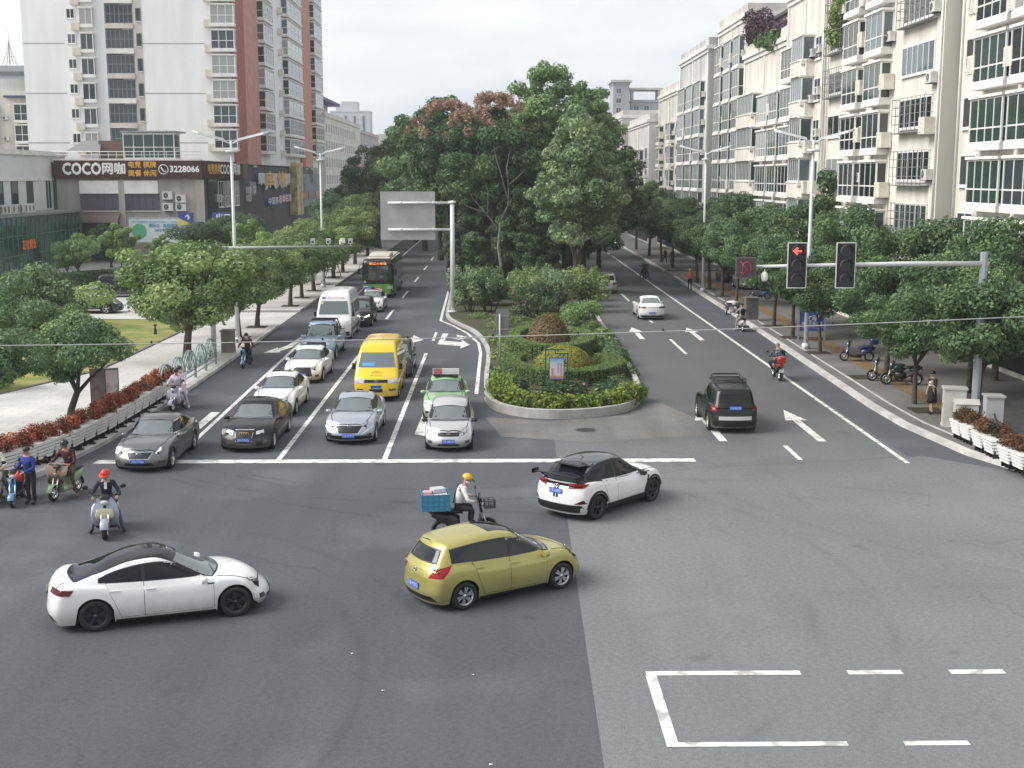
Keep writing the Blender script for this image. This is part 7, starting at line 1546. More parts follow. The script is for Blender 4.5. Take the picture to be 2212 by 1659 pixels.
for p_ in (478, 492, 512): window(B2, pv(p_), pz(452), 2.6, 3.0, 2, 1.2, .08, WF, (0, 2, 3))
for p_, y_ in ((534, 425), (534, 445), (544, 425), (470, 440)): o = ac(B2, pv(p_), pz(y_)); o.scale = (1.8, 1.2, 1.5)
BAN = mat('torn_banner', (.55, .60, .64), .8, var=.15, scale=1.5); q = MB(); rg = random.Random(4); u0, u1 = pv(553), pv(622); top = [(u0 + (u1 - u0) * i / 16) for i in range(17)]
for i in range(16):
    za, zb_ = pz(372 + rg.uniform(32, 56)) + .4, pz(372 + rg.uniform(32, 56)) + .4; q.add([B2.P(top[i], .45, za), B2.P(top[i + 1], .45, zb_), B2.P(top[i + 1], .45, pz(372)), B2.P(top[i], .45, pz(372))], [(0, 1, 2, 3)])
q.obj('torn_banner', BAN, pd); sign(B2, 'banner_lettering', '串 烤', (u0 + u1) / 2, .55, pz(393), 2.4, LY, .06, 3.2)
B2.part('vertical_sign', [(pv(626), pv(640), .05, 1.2, 3.5, pz(338))], mat('faded_yellow', (.50, .40, .20), .7, var=.4, scale=.8)); B2.part('draped_mural', [(pv(646), pv(688), .05, .3, 4.5, pz(372))], mat('draped_blue', (.035, .05, .07), .8, col2=(.20, .25, .28), var=.3, scale=.35, thr=(.5, .75), detail=6))
for p in (553, 664, 676): window(B2, pv(p), pz(355), 2.6, 2.4, 2, 0, .08, WF, (2, 0))
for p0, p1, y0, y1, cc in ((535, 548, 395, 430, (.20, .21, .22)), (577, 598, 462, 440, (.05, .10, .42)), (598, 622, 458, 436, (.45, .04, .05)), (645, 660, 452, 432, (.35, .10, .10)), (662, 676, 455, 430, (.10, .14, .16)), (678, 690, 452, 430, (.40, .22, .06))): B2.part('shop_sign', [(pv(p0), pv(p1), .05, .4, min(pz(y0), pz(y1)), max(pz(y0), pz(y1)))], mat('shop_sign_%d' % p0, cc, .5))
sign(B2, 'shop_lettering', '中国移动', pv(588), .46, pz(451), 1.1, LW, .02, 2.6); sign(B2, 'shop_lettering', '名烟名酒', pv(610), .46, pz(447), 1.1, LW, .02, 2.6)
# billboards and gate in front of the podium
t = thing('billboard', 'long pale blue billboard with two lines of Chinese lettering below the podium', 'billboard', (-50, 136, 0)); F = Fac(t, 0, 0, 0); pb_ = lambda px: (px - 1070) / 2756 * 136 + 50; bz = lambda py: CAMH + (382 - py) * 136 / 2793
F.part('panel', [(pb_(278), pb_(388), 0, .15, bz(524), bz(474))], mat('pale_billboard', (.62, .68, .71), .5)); F.part('frame', [(pb_(277), pb_(389), -.3, -.05, bz(474), bz(470))] + [(pb_(x), pb_(x) + .15, -.3, -.01, .1, bz(474)) for x in (282, 330, 380)], STEEL); BLT = mat('letter_blue', (.08, .28, .48), .5)
sign(F, 'lettering', '都乐士 · 森林酒店', pb_(352), .17, bz(488), .40, BLT, .015); sign(F, 'lettering', '24小时安心入住', pb_(362), .17, bz(498), .40, BLT, .015); sign(F, 'lettering', '实付套餐服务 即刻体验 0830-3228066', pb_(334), .17, bz(480), .30, BLT)
q = MB(); q.lathe([(0, 0), (.8, 0)], 24, 0, F.P(pb_(300), .17, bz(500)), 'Y'); q.obj('green_disc', mat('disc_green', (.12, .42, .22), .5), t)
for i, (x0, x1, lab) in enumerate(((387, 420, 'blue and yellow board with a white arrow right of the pale billboard'), (460, 500, 'blue and yellow slanted shop board near the lamp post'))):
    t = thing('shop_board', lab, 'sign', (-50, 135.5, 0)); F = Fac(t, 0, 0, 0); q = MB(); F.box(q, pb_(x0), pb_(x1), 0, .12, bz(486), bz(459)); q.obj('panel', mat('board_blue', (.035, .07, .26), .5), t); q = MB(); q.add([F.P(pb_(x0), .125, bz(486)), F.P(pb_(x1), .125, bz(486)), F.P(pb_(x0), .125, bz(470))], [(0, 1, 2)]); q.obj('yellow_corner', mat('board_yellow', (.62, .48, .10), .5), t); sign(F, 'lettering', '↑' if i == 0 else '出口', (pb_(x0) + pb_(x1)) / 2 + .2, .13, bz(470), .8, LW, .02); F.part('post', [(pb_(x0) + .2, pb_(x0) + .35, -.2, -.01, 0, bz(459)), (pb_(x1) - .35, pb_(x1) - .2, -.2, -.01, 0, bz(459))], STEEL)
t = thing('gate_pillar', 'grey stone gate pillar with a cap in front of the billboard', 'pillar', gp(240, 543, .15)); MB().bx(-.5, .5, -.5, .5, 0, 2.5).obj('shaft', STONE, t); MB().bx(-.62, .62, -.62, .62, 2.505, 2.75).obj('cap', CREAMG, t)
t = thing('gate_pillar', 'shorter stone gate pillar beside the green disc of the billboard', 'pillar', gp(322, 535, .15)); MB().bx(-.4, .4, -.4, .4, 0, 1.9).obj('shaft', STONE, t); MB().bx(-.5, .5, -.5, .5, 1.905, 2.1).obj('cap', CREAMG, t)
t = thing('iron_fence', 'thin iron fence between the two gate pillars', 'fence', gp(280, 540, .15)); q = MB(); [q.tube([(-1.9 + i * .2, .2, 0), (-1.9 + i * .2, .2, 1.5)], .018, 5) for i in range(20)]; [q.tube([(-1.9, .2, z), (1.9, .2, z)], .022, 5) for z in (.2, 1.3)]; q.obj('bars', DF, t)
# ---- white hall and green glass annexe
t = thing('white_hall', 'plain white hall with tall narrow windows behind the green glass annexe', 'building', (-48, 100, 0)); F = Fac(t, 0, 0, R(90)); F.part('wall', [(-10, 43.4, -14, 0, .1, 11.6)], mat('hall_white', (.72, .73, .73), .85, var=.06, scale=.4)); F.part('parapet', [(-10, 43.6, -.4, .25, 11.61, 12.1)], TRIMW); F.part('wall_band', [(-10, 43.4, 0, .12, 9.0, 9.25)], TRIMW)
hv = lambda px: 48 * 2756 / (1070 - px) - 100
for px in (3, 35, 68, 107, 125): window(F, hv(px), 6.0, 1.7, 3.2, 2 if px > 90 else 1, 0, .08, WF if px > 90 else DF, (0, 2))
t = thing('glass_annexe', 'low green glass annexe with a row of air conditioners on its roof edge', 'building', (-44.6, 96, 0)); F = Fac(t, 0, 0, R(90)); Lg = 41
F.part('wall', [(0, Lg, -3.3, -.1, .1, 5.7)], VOID); F.part('roof', [(-.2, Lg + .2, -3.38, .3, 5.71, 5.95)], mat('annexe_roof', (.20, .24, .23), .6)); q = MB(); F.box(q, 0, Lg, -.05, 0, .2, 5.65); q.obj('glass_wall', mat('green_curtain_glass', (.018, .085, .06), .06, 0, .8, var=.25, scale=.2), t)
q = MB(); [F.box(q, i * 1.2, i * 1.2 + .06, 0, .07, .2, 5.7) for i in range(35)]; [F.box(q, 0, Lg, 0, .06, z, z + .07) for z in (2.1, 3.9)]; q.obj('mullions', mat('mullion_green', (.10, .16, .14), .5), t); gv = lambda px: 44.6 * 2756 / (1070 - px) - 96
for px in (4, 11, 19, 27, 38, 48, 54, 64, 72, 80): o = ac(F, gv(px) , 5.97, False, -.6); o.scale = (1.15, 1.1, 1.5)
F.part('doorway', [(gv(66), gv(80), .01, .08, .2, 3.0)], VOID); sign(F, 'door_sign', '正在营业', gv(56), .2, 3.0, .9, mat('sign_orange', (.75, .20, .05), .5), .06)
# ---- older flats, mast and distance on the left
t = thing('old_flats', 'cream six-storey flats with grey balconies at the left edge behind the tower', 'apartment building', (-88, 196, 0)); F = Fac(t, 0, 0, 0); F.part('wall', [(0, 23, -12, 0, 0, 22.2)], CREAM2); F.part('roof_room', [(11, 21, -8, -.5, 22.21, 24)], CONCG); F.part('blue_awning', [(14, 23, 0, 1, 21.2, 21.5)], mat('awning_navy', (.05, .07, .12), .7))
for k in range(4):
    for u in (10.5, 17.5): window(F, u, 8.5 + 3.1 * k, 4.2, 2.4, 4, 1.0, .8, WF, (0, 2, 3)); ac(F, u + 3.3, 8.6 + 3.1 * k)
t = thing('office_block', 'grey office block with stepped roof carrying the lattice mast', 'building', (-236, 520, 0)); F = Fac(t, 0, 0, 0); F.part('wall', [(0, 70, -30, 0, 0, 36), (14, 60, -26, -4, 36.01, 44), (22, 52, -22, -8, 44.01, 54)], mat('office_grey', (.34, .37, .41), .7, var=.1, scale=.1)); F.part('window_band', [(0, 70, 0, .2, z, z + 1.6) for z in (14, 18, 22, 26, 30)] + [(22, 52, -7.8, -7.6, z, z + 1.6) for z in (46, 50)], GL[2])
q = MB(); b0 = Vector((-199, 534, 54.8)); [q.tube([b0 + Vector((sx * 2.2, sy * 2.2, 0)), b0 + Vector((sx * .7, sy * .7, 5)), b0 + Vector((0, 0, 10))], [.14, .12, .08], 5) for sx in (1, -1) for sy in (1, -1)]; q.tube([b0, b0 + Vector((0, 0, 14.5))], [.22, .07], 6); [q.tube([b0 + Vector((-1.6 + z * .2, -1.6 + z * .2, z)), b0 + Vector((1.6 - z * .2, -1.6 + z * .2, z + .8))], .08, 4) for z in (1, 2.5, 4)]; tag(q.obj('lattice_mast', mat('mast_orange', (.42, .26, .16), .6)), 'thin reddish lattice mast on the far office block', 'mast')
def far_block(name, label, X, Y, w, d, h, m, rows=0, rz=0., top=None, extra=None, gl=(0, 2)):
    t = thing(name, label, 'building', (X, Y, 0), rz); F = Fac(t, 0, 0, 0); F.part('wall', [(0, w, -d, 0, 0, h)], m); F.part('parapet', [(-.2, w + .2, -d, .2, h + .01, h + .8)], m if top is None else top)
    G_ = Fac(t, w, 0, R(90))
    for k in range(rows):
        for i in range(int(w / 3.4)): window(F, 1.8 + i * 3.4, h - 2.9 - 3.1 * k, 1.7, 1.8, 2, 0, .08, WF, gl)
        for i in range(min(14, int(d / 3.6))): window(G_, 1.9 + i * 3.6, h - 2.9 - 3.1 * k, 1.7, 1.8, 2, 0, .08, WF, gl)
    if extra: extra(F, G_, h)
    return t
yb = lambda F, G_, h: (F.part('roof_shed', [(-8, 10, -30, -3, h + .9, h + 3.4)], CONCG), F.part('blue_roof', [(-8, 12, -34, -1, h + 3.41, h + 4.0)], mat('blue_sheet', (.03, .05, .20), .6)))
far_block('yellow_flats', 'pale yellow flats with a blue sheet roof down the left street', -44, 232, 13.3, 60, 20.2, mat('pale_yellow_render', (.68, .66, .60), .85, var=.1, scale=.5), 5, extra=yb)
def rl_(F, G_, h): sign(G_, 'red_lettering', '宣武影楼', 10, .6, 10.6, 3.6, LRED, .08, 2.2); sign(G_, 'red_lettering', '临时停车', 10, .6, 6.9, 3.2, LRED, .08, 2.2)
far_block('pink_flats', 'pinkish grey flats with large red lettering down the left street', -44, 300, 12.5, 46, 19.5, mat('pinkish_render', (.50, .46, .46), .85, var=.15, scale=.4), 4, extra=rl_)
far_block('white_flats', 'white four-storey block with square windows closing the left street', -31, 352, 26, 30, 17.5, mat('far_white', (.60, .61, .62), .85, var=.08, scale=.4), 4)
far_block('far_tower', 'left one of two hazy pale blue towers far behind the left street', -105, 760, 28, 15, 45, mat('far_tower_hazed_grey', (.54, .57, .61), .8), 0, extra=lambda F, G_, h: F.part('roof_block', [(11, 22, -13, -2, h + .9, h + 7)], mat('far_tower_hazed_grey', (0, 0, 0))))  # pale blue-grey base puts extra haze into the wall colour of both towers
far_block('far_tower', 'right one of two hazy pale blue towers far behind the left street', -92, 720, 22, 15, 45, mat('far_tower_hazed_grey', (0, 0, 0)), 0, extra=lambda F, G_, h: (F.part('roof_block', [(6, 15, -13, -2, h + .9, h + 6)], mat('far_tower_hazed_grey', (0, 0, 0))), F.part('window_strip', [(u, u + 1.2, 0, .2, 8, h - 2) for u in (3, 8, 13, 18)], GL[2])))
far_block('grey_tower', 'blue-grey tower rising behind the far end of the right row', 38.6, 420, 5.2, 14, 39, mat('grey_tower_wall', (.38, .41, .45), .8, var=.08, scale=.2), 3, extra=lambda F, G_, h: F.part('roof_slab', [(-.8, 6, -14, .8, h + .81, h + 1.5)], CONCG))
far_block('grey_tower', 'lower blue-grey block with an open roof frame behind the right row', 45.5, 430, 10, 14, 34, mat('grey_tower_wall', (0, 0, 0)), 3, extra=lambda F, G_, h: F.part('roof_frame', [(0, .8, -8, 0, h + .9, h + 4), (9, 9.8, -8, 0, h + .9, h + 4), (-.6, 10.6, -8.5, .5, h + 4.01, h + 4.7)], CONCG))
# ------------------------------------------------------------------ street furniture
def lamp(loc, rz, label, h=11.2, s=1.):
    t = thing('street_lamp', label, 'street lamp', loc, rz, 'twin-arm street lamps')
    q = MB(); q.tube([(0, 0, 0), (0, 0, h * .45), (0, 0, h)], [.13, .10, .07], 10); q.lathe([(0, 0), (.22, 0), (.22, .25), (.14, .32)], 12); q.lathe([(.0, h - .62), (.34, h - .62), (.34, h - .5), (0, h - .5)], 10); q.obj('pole', LPOLE, t)
    for sg in (1, -1):
        q = MB(); q.tube([(0, 0, h - .15), (sg * .6, 0, h + .08)], .05, 6)
        vs = [(sg * .35, -.10, h), (sg * .35, .10, h), (sg * 1.75, -.27, h + .36), (sg * 1.75, .27, h + .36), (sg * 2.1, -.08, h + .46), (sg * 2.1, .08, h + .46)]
        top = [(x, y * .8, z + .13) for x, y, z in vs]; q.add(vs + top, [(0, 1, 3, 2), (2, 3, 5, 4), (6, 8, 9, 7), (8, 10, 11, 9), (0, 6, 7, 1), (4, 5, 11, 10), (0, 2, 8, 6), (2, 4, 10, 8), (1, 7, 9, 3), (3, 9, 11, 5)])
        arm = q.obj('lamp_arm', LPOLE, t); g = MB(); g.add([(sg * 1.0, -.13, h + .16), (sg * 1.0, .13, h + .16), (sg * 1.9, .13, h + .39), (sg * 1.9, -.13, h + .39)], [(0, 1, 2, 3)]); g.obj('lamp_glass', LENS, arm)
    return t
lamp((-14.55, 70.8, .15), R(12), 'nearest left white street lamp, its base beside the second street tree')
lamp((-14.6, 107, .15), R(12), 'farther left white street lamp in front of the draped mural')
lamp((16.95, 68, .14), R(-10), 'nearest right white street lamp behind the red arrow signal')
lamp((16.95, 102.6, .14), R(-10), 'farther right white street lamp near the grey glazed bays')
# gantry with the back of a large direction sign
t = thing('sign_gantry', 'tall steel gantry pole on the median holding the back of a large direction sign', 'road sign', (-2.95, 87.2, .14)); q = MB(); q.tube([(0, 0, 0), (0, 0, 7.6)], [.17, .14], 12); q.lathe([(0, 0), (.36, 0), (.36, .08), (0, .08)], 12); q.lathe([(.25, 7.5), (.25, 7.62), (0, 7.66)], 12); q.obj('pole', LPOLE, t)
for z in (7.5, 5.68): q = MB(); q.tube([(0, 0, z), (-4.4, 0, z)], .085, 8); [q.lathe([(.12, -.05), (.12, .05)], 8, 0, (x, 0, z), 'X') for x in (-1.3, -2.4, -3.5)]; q.obj('arm', LPOLE, t)
MB().box((-3.05, .16, 6.62), (3.75, .06, 3.3)).obj('sign_panel', mat('sign_back_aluminium', (.42, .43, .44), .6, .2, var=.1, scale=.9), t)
# camera boom
t = thing('camera_boom', 'grey pole with a long horizontal boom across the left lanes', 'camera pole', (-15.55, 69.2, .15)); q = MB(); q.tube([(0, 0, 0), (0, 0, 5.6)], [.15, .12], 10); q.obj('pole', STEEL, t); MB().tube([(0, 0, 5.4), (3, 0, 5.44), (7.75, 0, 5.5)], [.11, .085, .06], 8).obj('boom', mat('boom_grey_green', (.30, .34, .33), .5), t)
for i, (x, big, lab) in enumerate(((5.6, 0, 'small white camera housing, leftmost on the camera boom'), (6.45, 0, 'small white camera housing, second along the camera boom'), (7.2, 1, 'large tilted white camera on the boom'), (7.65, 0, 'small white camera housing at the very end of the boom'))):
    q = MB(); q.box((0, 0, .05), (.05, .05, .12)); q.box((0, 0, .22), (.2, .3, .24) if not big else (.2, .55, .24), 0, .35 if big else 0, -.25 if big else 0); q.box((0, -.16 if not big else -.25, .2), (.12, .03, .10), 1, .35 if big else 0); q.box((0, -.02, .355 if not big else .38), (.24, .36, .02), 0); tag(q.obj('camera', [WHITE, BLACK], None, (-15.55 + x, 69.2, .15 + 5.55)), lab, 'camera', 'cameras on the boom')
# traffic signals
Y_ = 46.0; px_ = lambda x: (x - 1070) / 2720 * Y_; pz_ = lambda y: CAMH + (382 - y) * Y_ / 2720 
t = thing('signal_mast', 'grey signal mast with a long horizontal arm at the right corner', 'signal mast', (px_(2128), Y_, .14)); q = MB(); q.tube([(0, 0, 0), (0, 0, 6.55)], [.17, .14], 8, sm=False); q.lathe([(0, 0), (.3, 0), (.3, .1)], 8); q.obj('pole', mat('mast_blue_grey', (.36, .41, .45), .5, .3), t)
MB().tube([(.15, -.02, 6.12), (-3, -.02, 6.12), (px_(1612) - px_(2128), -.02, 6.02)], [.10, .085, .05], 8).obj('arm', mat('mast_arm_white', (.62, .64, .64), .5), t)
def signal(x, label, lit):
    t = thing('traffic_signal', label, 'traffic signal', (px_(x), Y_ - .12, pz_(570)), 0, 'signal heads on the mast arm'); w, h = .66, 1.6
    q = MB(); q.bx(-w / 2, w / 2, -.14, .0, -h / 2, h / 2); q.obj('housing', mat('signal_black', (.018, .02, .022), .5), t)
    q = MB(); [q.bx(-w / 2 - .025, w / 2 + .025, -.145, -.10, s * (h / 2) - .0, s * (h / 2) + s * .03) for s in (1, -1)]; [q.bx(s * w / 2, s * (w / 2 + .025), -.145, -.10, -h / 2, h / 2) for s in (1, -1)]; q.obj('border', WHITE, t)
    for k, z in enumerate((.52, 0, -.52)):
        q = MB(); q.lathe([(0, -.146), (.2, -.148)], 18, 0, (0, 0, z), 'Y'); o = q.obj('lens', mat('signal_lens', (.03, .033, .036), .15, 0, .8), t)
        v = MB(); n = 14; vs = [(.225 * math.cos(a), y, z + .225 * math.sin(a)) for y, f in ((-.145, 0), (-.36, .25)) for a in [math.pi * (-.1 + f * .3) + math.pi * (1.2 - f * .6) * i / n for i in range(n + 1)]]; v.add(vs, [(i, i + 1, n + 2 + i, n + 1 + i) for i in range(n)]); v.obj('visor', mat('visor_grey', (.05, .055, .06), .5), o)
        if lit and k == 0: a = MB(); a.add([(-.17, -.155, z), (-.02, -.155, z + .14), (.03, -.155, z + .09), (-.05, -.155, z + .028), (.15, -.155, z + .028), (.15, -.155, z - .028), (-.05, -.155, z - .028), (.03, -.155, z - .09), (-.02, -.155, z - .14)], [(0, 1, 2, 3), (0, 3, 6), (0, 6, 7, 8), (3, 4, 5, 6)]); a.obj('arrow_light', mat('red_arrow_light', (1, .07, .05), .4, emis=1.5), o)
signal(1719, 'traffic signal showing a lit red left arrow', True); signal(1824, 'unlit three-lens traffic signal nearer the mast', False)
t = thing('turn_display', 'square dark display with a dim red U-turn ban at the arm end', 'traffic signal', (px_(1610), Y_ - .1, pz_(575))); q = MB(); q.bx(-.37, .37, -.12, 0, -.38, .38); q.obj('housing', DF, t); q = MB(); q.bx(-.33, .33, -.125, -.121, -.33, .33); q.obj('screen', mat('display_dark', (.07, .05, .055), .4), t)
q = MB(); q.tube([(-.13, -.135, -.22), (-.13, -.135, .06)] + [(.02 + .15 * math.cos(a), -.135, .06 + .14 * math.sin(a)) for a in [math.pi * (1 - i / 8) for i in range(1, 8)]] + [(.17, -.135, .06), (.17, -.135, -.2)], .022, 6); q.tube([(-.2, -.135, -.16), (-.13, -.135, -.24), (-.06, -.135, -.16)], .02, 6); q.tube([(-.24, -.137, .24), (.2, -.137, -.24)], .016, 6); q.obj('turn_symbol', mat('dim_red_led', (.38, .05, .065), .5, emis=.06), t)
q = MB(); q.tube([(0, 0, .32), (0, 0, .22)], .02, 6); q.ell((0, 0, .05), (.13, .13, .2), 12, 8); q.ell((0, 0, -.14), (.08, .08, .07), 10, 6, 1); tag(q.obj('dome_camera', [WHITE, BLACK], None, (px_(1652), Y_ - .05, pz_(598))), 'white dome camera hanging under the signal arm', 'camera')
# overhead cable with marker clips
q = MB(); C0, C1 = atY(-30, 750, 38), atY(2245, 663, 38); C0.x -= 6; C1.x += 6; pts = [C0.lerp(C1, i / 30) + Vector((0, 0, -.28 * math.sin(math.pi * i / 30))) for i in range(31)]; q.tube(pts, .016, 6)
cb = q.obj('cable', mat('cable_grey', (.42, .43, .43), .6)); tag(cb, 'thin grey overhead cable strung across the whole junction', 'cable')
q = MB()
for i in range(34):
    p = pts[0].lerp(pts[-1], (i + .5) / 34); p.z -= .28 * math.sin(math.pi * (i + .5) / 34)
    if i % 2 == 0: q.ell(p + Vector((0, 0, .055)), (.035, .025, .045), 8, 5)
q.obj('clip', BLACK, cb)
# planters
LEAF_MIXED = leafmat('leaf_mixed_bronze', [(.05, .06, .025), (.12, .06, .03), (.26, .11, .06)])
def planter(loc, rz, label, tall=.0, seed=0, group=None, m=LEAF_RED, k=[0]):
    key = m.name + 'pl%d' % (seed % 6)
    if key not in CACHE:
        q = MB(); w, d, h = .95, .5, .55
        for i in range(5):
            z = .2 + i * .115; e = .02 * i
            q.prism([(-w / 2 - e + .1, -d / 2 - e), (w / 2 + e - .1, -d / 2 - e), (w / 2 + e, -d / 2 - e + .12), (w / 2 + e, d / 2 + e - .12), (w / 2 + e - .1, d / 2 + e), (-w / 2 - e + .1, d / 2 + e), (-w / 2 - e, d / 2 + e - .12), (-w / 2 - e, -d / 2 - e + .12)], z, z + .086, 0)
        q.box((0, 0, .46), (w - .06, d - .06, .5), 1)
        b = MB(); [b.box((x, 0, .1), (.07, .42, .2)) for x in (-.3, .3)]; b.box((0, -.1, .03), (.12, .6, .05)); b.box((.46, 0, .45), (.03, .06, .5))
        rg = random.Random(seed); Lv = Leaves(); fill(Lv, [(Vector((rg.uniform(-.42, .42), rg.uniform(-.2, .2), .86 + rg.uniform(0, .25))), (.20, .20, .22)) for _ in range(11)], 1500, .042, rg, .4, .4, (.48, .75))
        CACHE[key] = (q.mesh('tub', [WHITE, SOIL]), b.mesh('foot', BLACK), Lv.mesh('red_plant', m))
    t = thing('planter', label, 'planter', loc, rz, group); a, b, c = CACHE[key]; link('tub', a, t); link('foot', b, t); link('red_plant', c, t); return t
PG = 'white slatted planters along the left kerb'; P0 = [(-18.2, 35.1), (-16.3, 36.9), (-15.25, 39.2), (-14.55, 42.2), (-14.25, 45.4), (-14.15, 49), (-14.1, 53.6)]; ds = 0; n_ = 0; step = 1.0
Lt = sum((Vector(b) - Vector(a)).length for a, b in zip(P0, P0[1:])); d = .5
while d < Lt:
    acc = 0
    for a, b in zip(P0, P0[1:]):
        l = (Vector(b) - Vector(a)).length
        if d <= acc + l: p = Vector(a).lerp(Vector(b), (d - acc) / l); an = math.atan2(b[1] - a[1], b[0] - a[0]); break
        acc += l
    where = 'white planter of red-leaved shrubs in the row beside the scooters' if p.y < 40.5 else ('white planter of red-leaved shrubs in the row beside the grey sedan' if p.y < 46 else 'white planter of bright red shrubs near the bicycle-wheel railing')
    planter((p.x, p.y, .15), an, where, 0, n_, PG + (', scooter end' if p.y < 40.5 else ', middle' if p.y < 46 else ', railing end')); n_ += 1; d += step
for i, (px, py, lab) in enumerate(((2080, 948, 'white planter farthest back on the right pavement, half behind its neighbour'), (2101, 958, 'white planter second from the back on the right pavement'), (2127, 975, 'low white planter with sparse plants on the right pavement'), (2152, 988, 'white planter with dark bronze plants beside the tree stake'), (2186, 1010, 'white planter with red plants touching the picture edge'), (2215, 1022, 'white planter cut off by the right picture edge'))):
    planter(gp(px, py, .14), R(94), lab, 0, i + 1, 'white planters on the right pavement', LEAF_MIXED).scale = (.80, 1.15, .92)
# bicycle-wheel railing
AQ = mat('railing_grey_green', (.30, .40, .40), .45, .3)
RG = 'bicycle-wheel railing panels'
for i in range(5):
    a, b = Vector((-14.05, 51.9 + i * 2.15, .15)), Vector((-14.0, 51.9 + (i + 1) * 2.15, .15)); c = (a + b) / 2
    t = thing('railing', 'grey-green railing panel with a spoked wheel, ' + ('beside the last planter', 'second from the planters', 'middle panel of the five', 'fourth from the planters', 'at the litter bin end')[i], 'railing', a, math.atan2(b.y - a.y, b.x - a.x), RG)
    q = MB(); L_ = (b - a).length; rr = .98; cx = L_ / 2
    for yy in (-.05, .05): q.tube([(cx + rr * math.cos(v), yy, .42 + rr * math.sin(v)) for v in [math.pi * k / 14 for k in range(15)]], .035, 6)
    q.tube([(cx - rr + .02, 0, .42), (cx + rr - .02, 0, .42)], .035, 6); q.tube([(cx + .42 * math.cos(v), 0, .42 + .42 * math.sin(v)) for v in [math.pi * k / 10 for k in range(11)]], .028, 6); q.obj('wheel_arch', AQ, t)
    q = MB(); [q.tube([(cx + .1 * math.cos(v), 0, .42 + .1 * math.sin(v)), (cx + .95 * math.cos(v + .15), 0, .42 + .95 * math.sin(v + .15))], .022, 5) for v in [math.pi * (k + .3) / 7 for k in range(7)]]; q.obj('spoke', AQ, t)
    q = MB(); q.tube([(.03, 0, 0), (.03, 0, 1.15)], .05, 8); q.tube([(L_ - .03, 0, 0), (L_ - .03, 0, 1.15)], .05, 8); q.tube([(0, 0, .2), (L_, 0, .2)], .03, 6); q.obj('post', AQ, t)
# cabinets, bins, boards
def cabinet(loc, rz, d, label, m, gable=False, name='utility_cabinet'):
    t = thing(name, label, 'cabinet', loc, rz); w, l, h = d; MB().bx(-w / 2, w / 2, -l / 2, l / 2, .08, h).obj('cabinet_body', m, t); MB().bx(-w / 2 - .03, w / 2 + .03, -l / 2 - .03, l / 2 + .03, 0, .079).obj('plinth', KERB, t)
    q = MB()
    if gable: q.add([(-w / 2 - .05, -l / 2 - .05, h), (w / 2 + .05, -l / 2 - .05, h), (w / 2 + .05, l / 2 + .05, h), (-w / 2 - .05, l / 2 + .05, h), (-w / 2 - .05, 0, h + .16), (w / 2 + .05, 0, h + .16)], [(0, 1, 5, 4), (2, 3, 4, 5), (0, 4, 3), (1, 2, 5), (3, 2, 1, 0)])
    else: q.bx(-w / 2 - .05, w / 2 + .05, -l / 2 - .05, l / 2 + .05, h + .004, h + .07)
    q.obj('cap', m, t); q = MB(); q.bx(-w / 2 - .012, -w / 2 - .002, -l / 2 + .06, -.01, .16, h - .08); q.bx(-w / 2 - .012, -w / 2 - .002, .01, l / 2 - .06, .16, h - .08); q.obj('door', m, t); q = MB(); q.bx(-w / 2 - .03, -w / 2 - .013, -.05, -.03, h * .5, h * .5 + .16); q.obj('handle', DF, t)
CABM = mat('cabinet_cream_grey', (.52, .51, .47), .6, var=.08, scale=2)
cabinet(gp(2058, 920, .14), R(-12), (.78, .55, 1.42), 'tallest pale utility cabinet beside the woman in black', CABM); cabinet(gp(2084, 928, .14), R(-12), (.8, .6, 1.0), 'low pale utility cabinet with a gabled lid behind the planters', CABM, True); cabinet(gp(2142, 935, .14), R(-8), (.6, .6, 1.35), 'grey utility cabinet at the foot of the dark tree trunk', mat('cabinet_grey', (.40, .41, .42), .6, var=.08, scale=2))
cabinet(gp(494, 764, .15), R(0), (.62, .7, 1.2), 'dark stone litter cabinet at the end of the left railing', mat('bin_stone', (.20, .18, .16), .7, var=.15, scale=2), name='litter_bin'); cabinet(gp(1622, 692, .14), R(0), (.8, .8, 1.45), 'grey square litter cabinet under the right-hand trees', mat('bin_grey', (.13, .13, .125), .8, var=.2, scale=2), name='litter_bin')
t = thing('notice_board', 'blue notice board on two legs among the right-hand trees', 'notice board', gp(1752, 735, .14), R(-4)); MB().bx(-.72, .72, -.05, .05, .55, 2.35).obj('panel', mat('notice_blue', (.03, .10, .36), .5), t); q = MB(); [q.bx(s * .74 - .05, s * .74 + .05, -.07, .07, 0, 2.45) for s in (1, -1)]; q.bx(-.69, .69, -.06, .06, .2, .54); q.obj('frame', STEEL, t)
for nm, tx, z, s, m_ in (('lettering', '文明', 1.25, .42, LW), ('lettering', '遵守交通法规', .97, .2, LW), ('red_band_lettering', '安全文明出行', .76, .2, mat('letter_pinkish', (.62, .25, .28), .5))): q = MB(); q.text(tx, s, Matrix.Translation((0, -.056, z)) @ Matrix.Rotation(R(90), 4, 'X')); q.obj(nm, m_, t, fix=False)
t = thing('information_totem', 'brown information totem with a pale poster beside the red planters', 'sign', gp(226, 888, .15), R(20)); MB().bx(-.5, .05, -.12, .12, 0, 1.75).obj('totem_body', mat('totem_brown', (.13, .10, .085), .6, var=.3, scale=5), t); q = MB(); q.bx(.06, .60, -.09, .09, .25, 1.72); q.obj('poster_frame', DF, t); q = MB(); q.bx(.10, .56, -.10, -.091, .32, 1.66); q.obj('poster', mat('poster_pink_grey', (.48, .40, .40), .6, col2=(.12, .13, .20), var=.2, scale=1.6, thr=(.35, .5)), t)
t = thing('poster_stand', 'green framed poster stand in front of the yellow dome', 'poster stand', gp(1202, 852, .2), R(0)); t.scale = (1.12, 1, 1.1); GRN = mat('stand_green', (.02, .13, .07), .4); z0 = 0
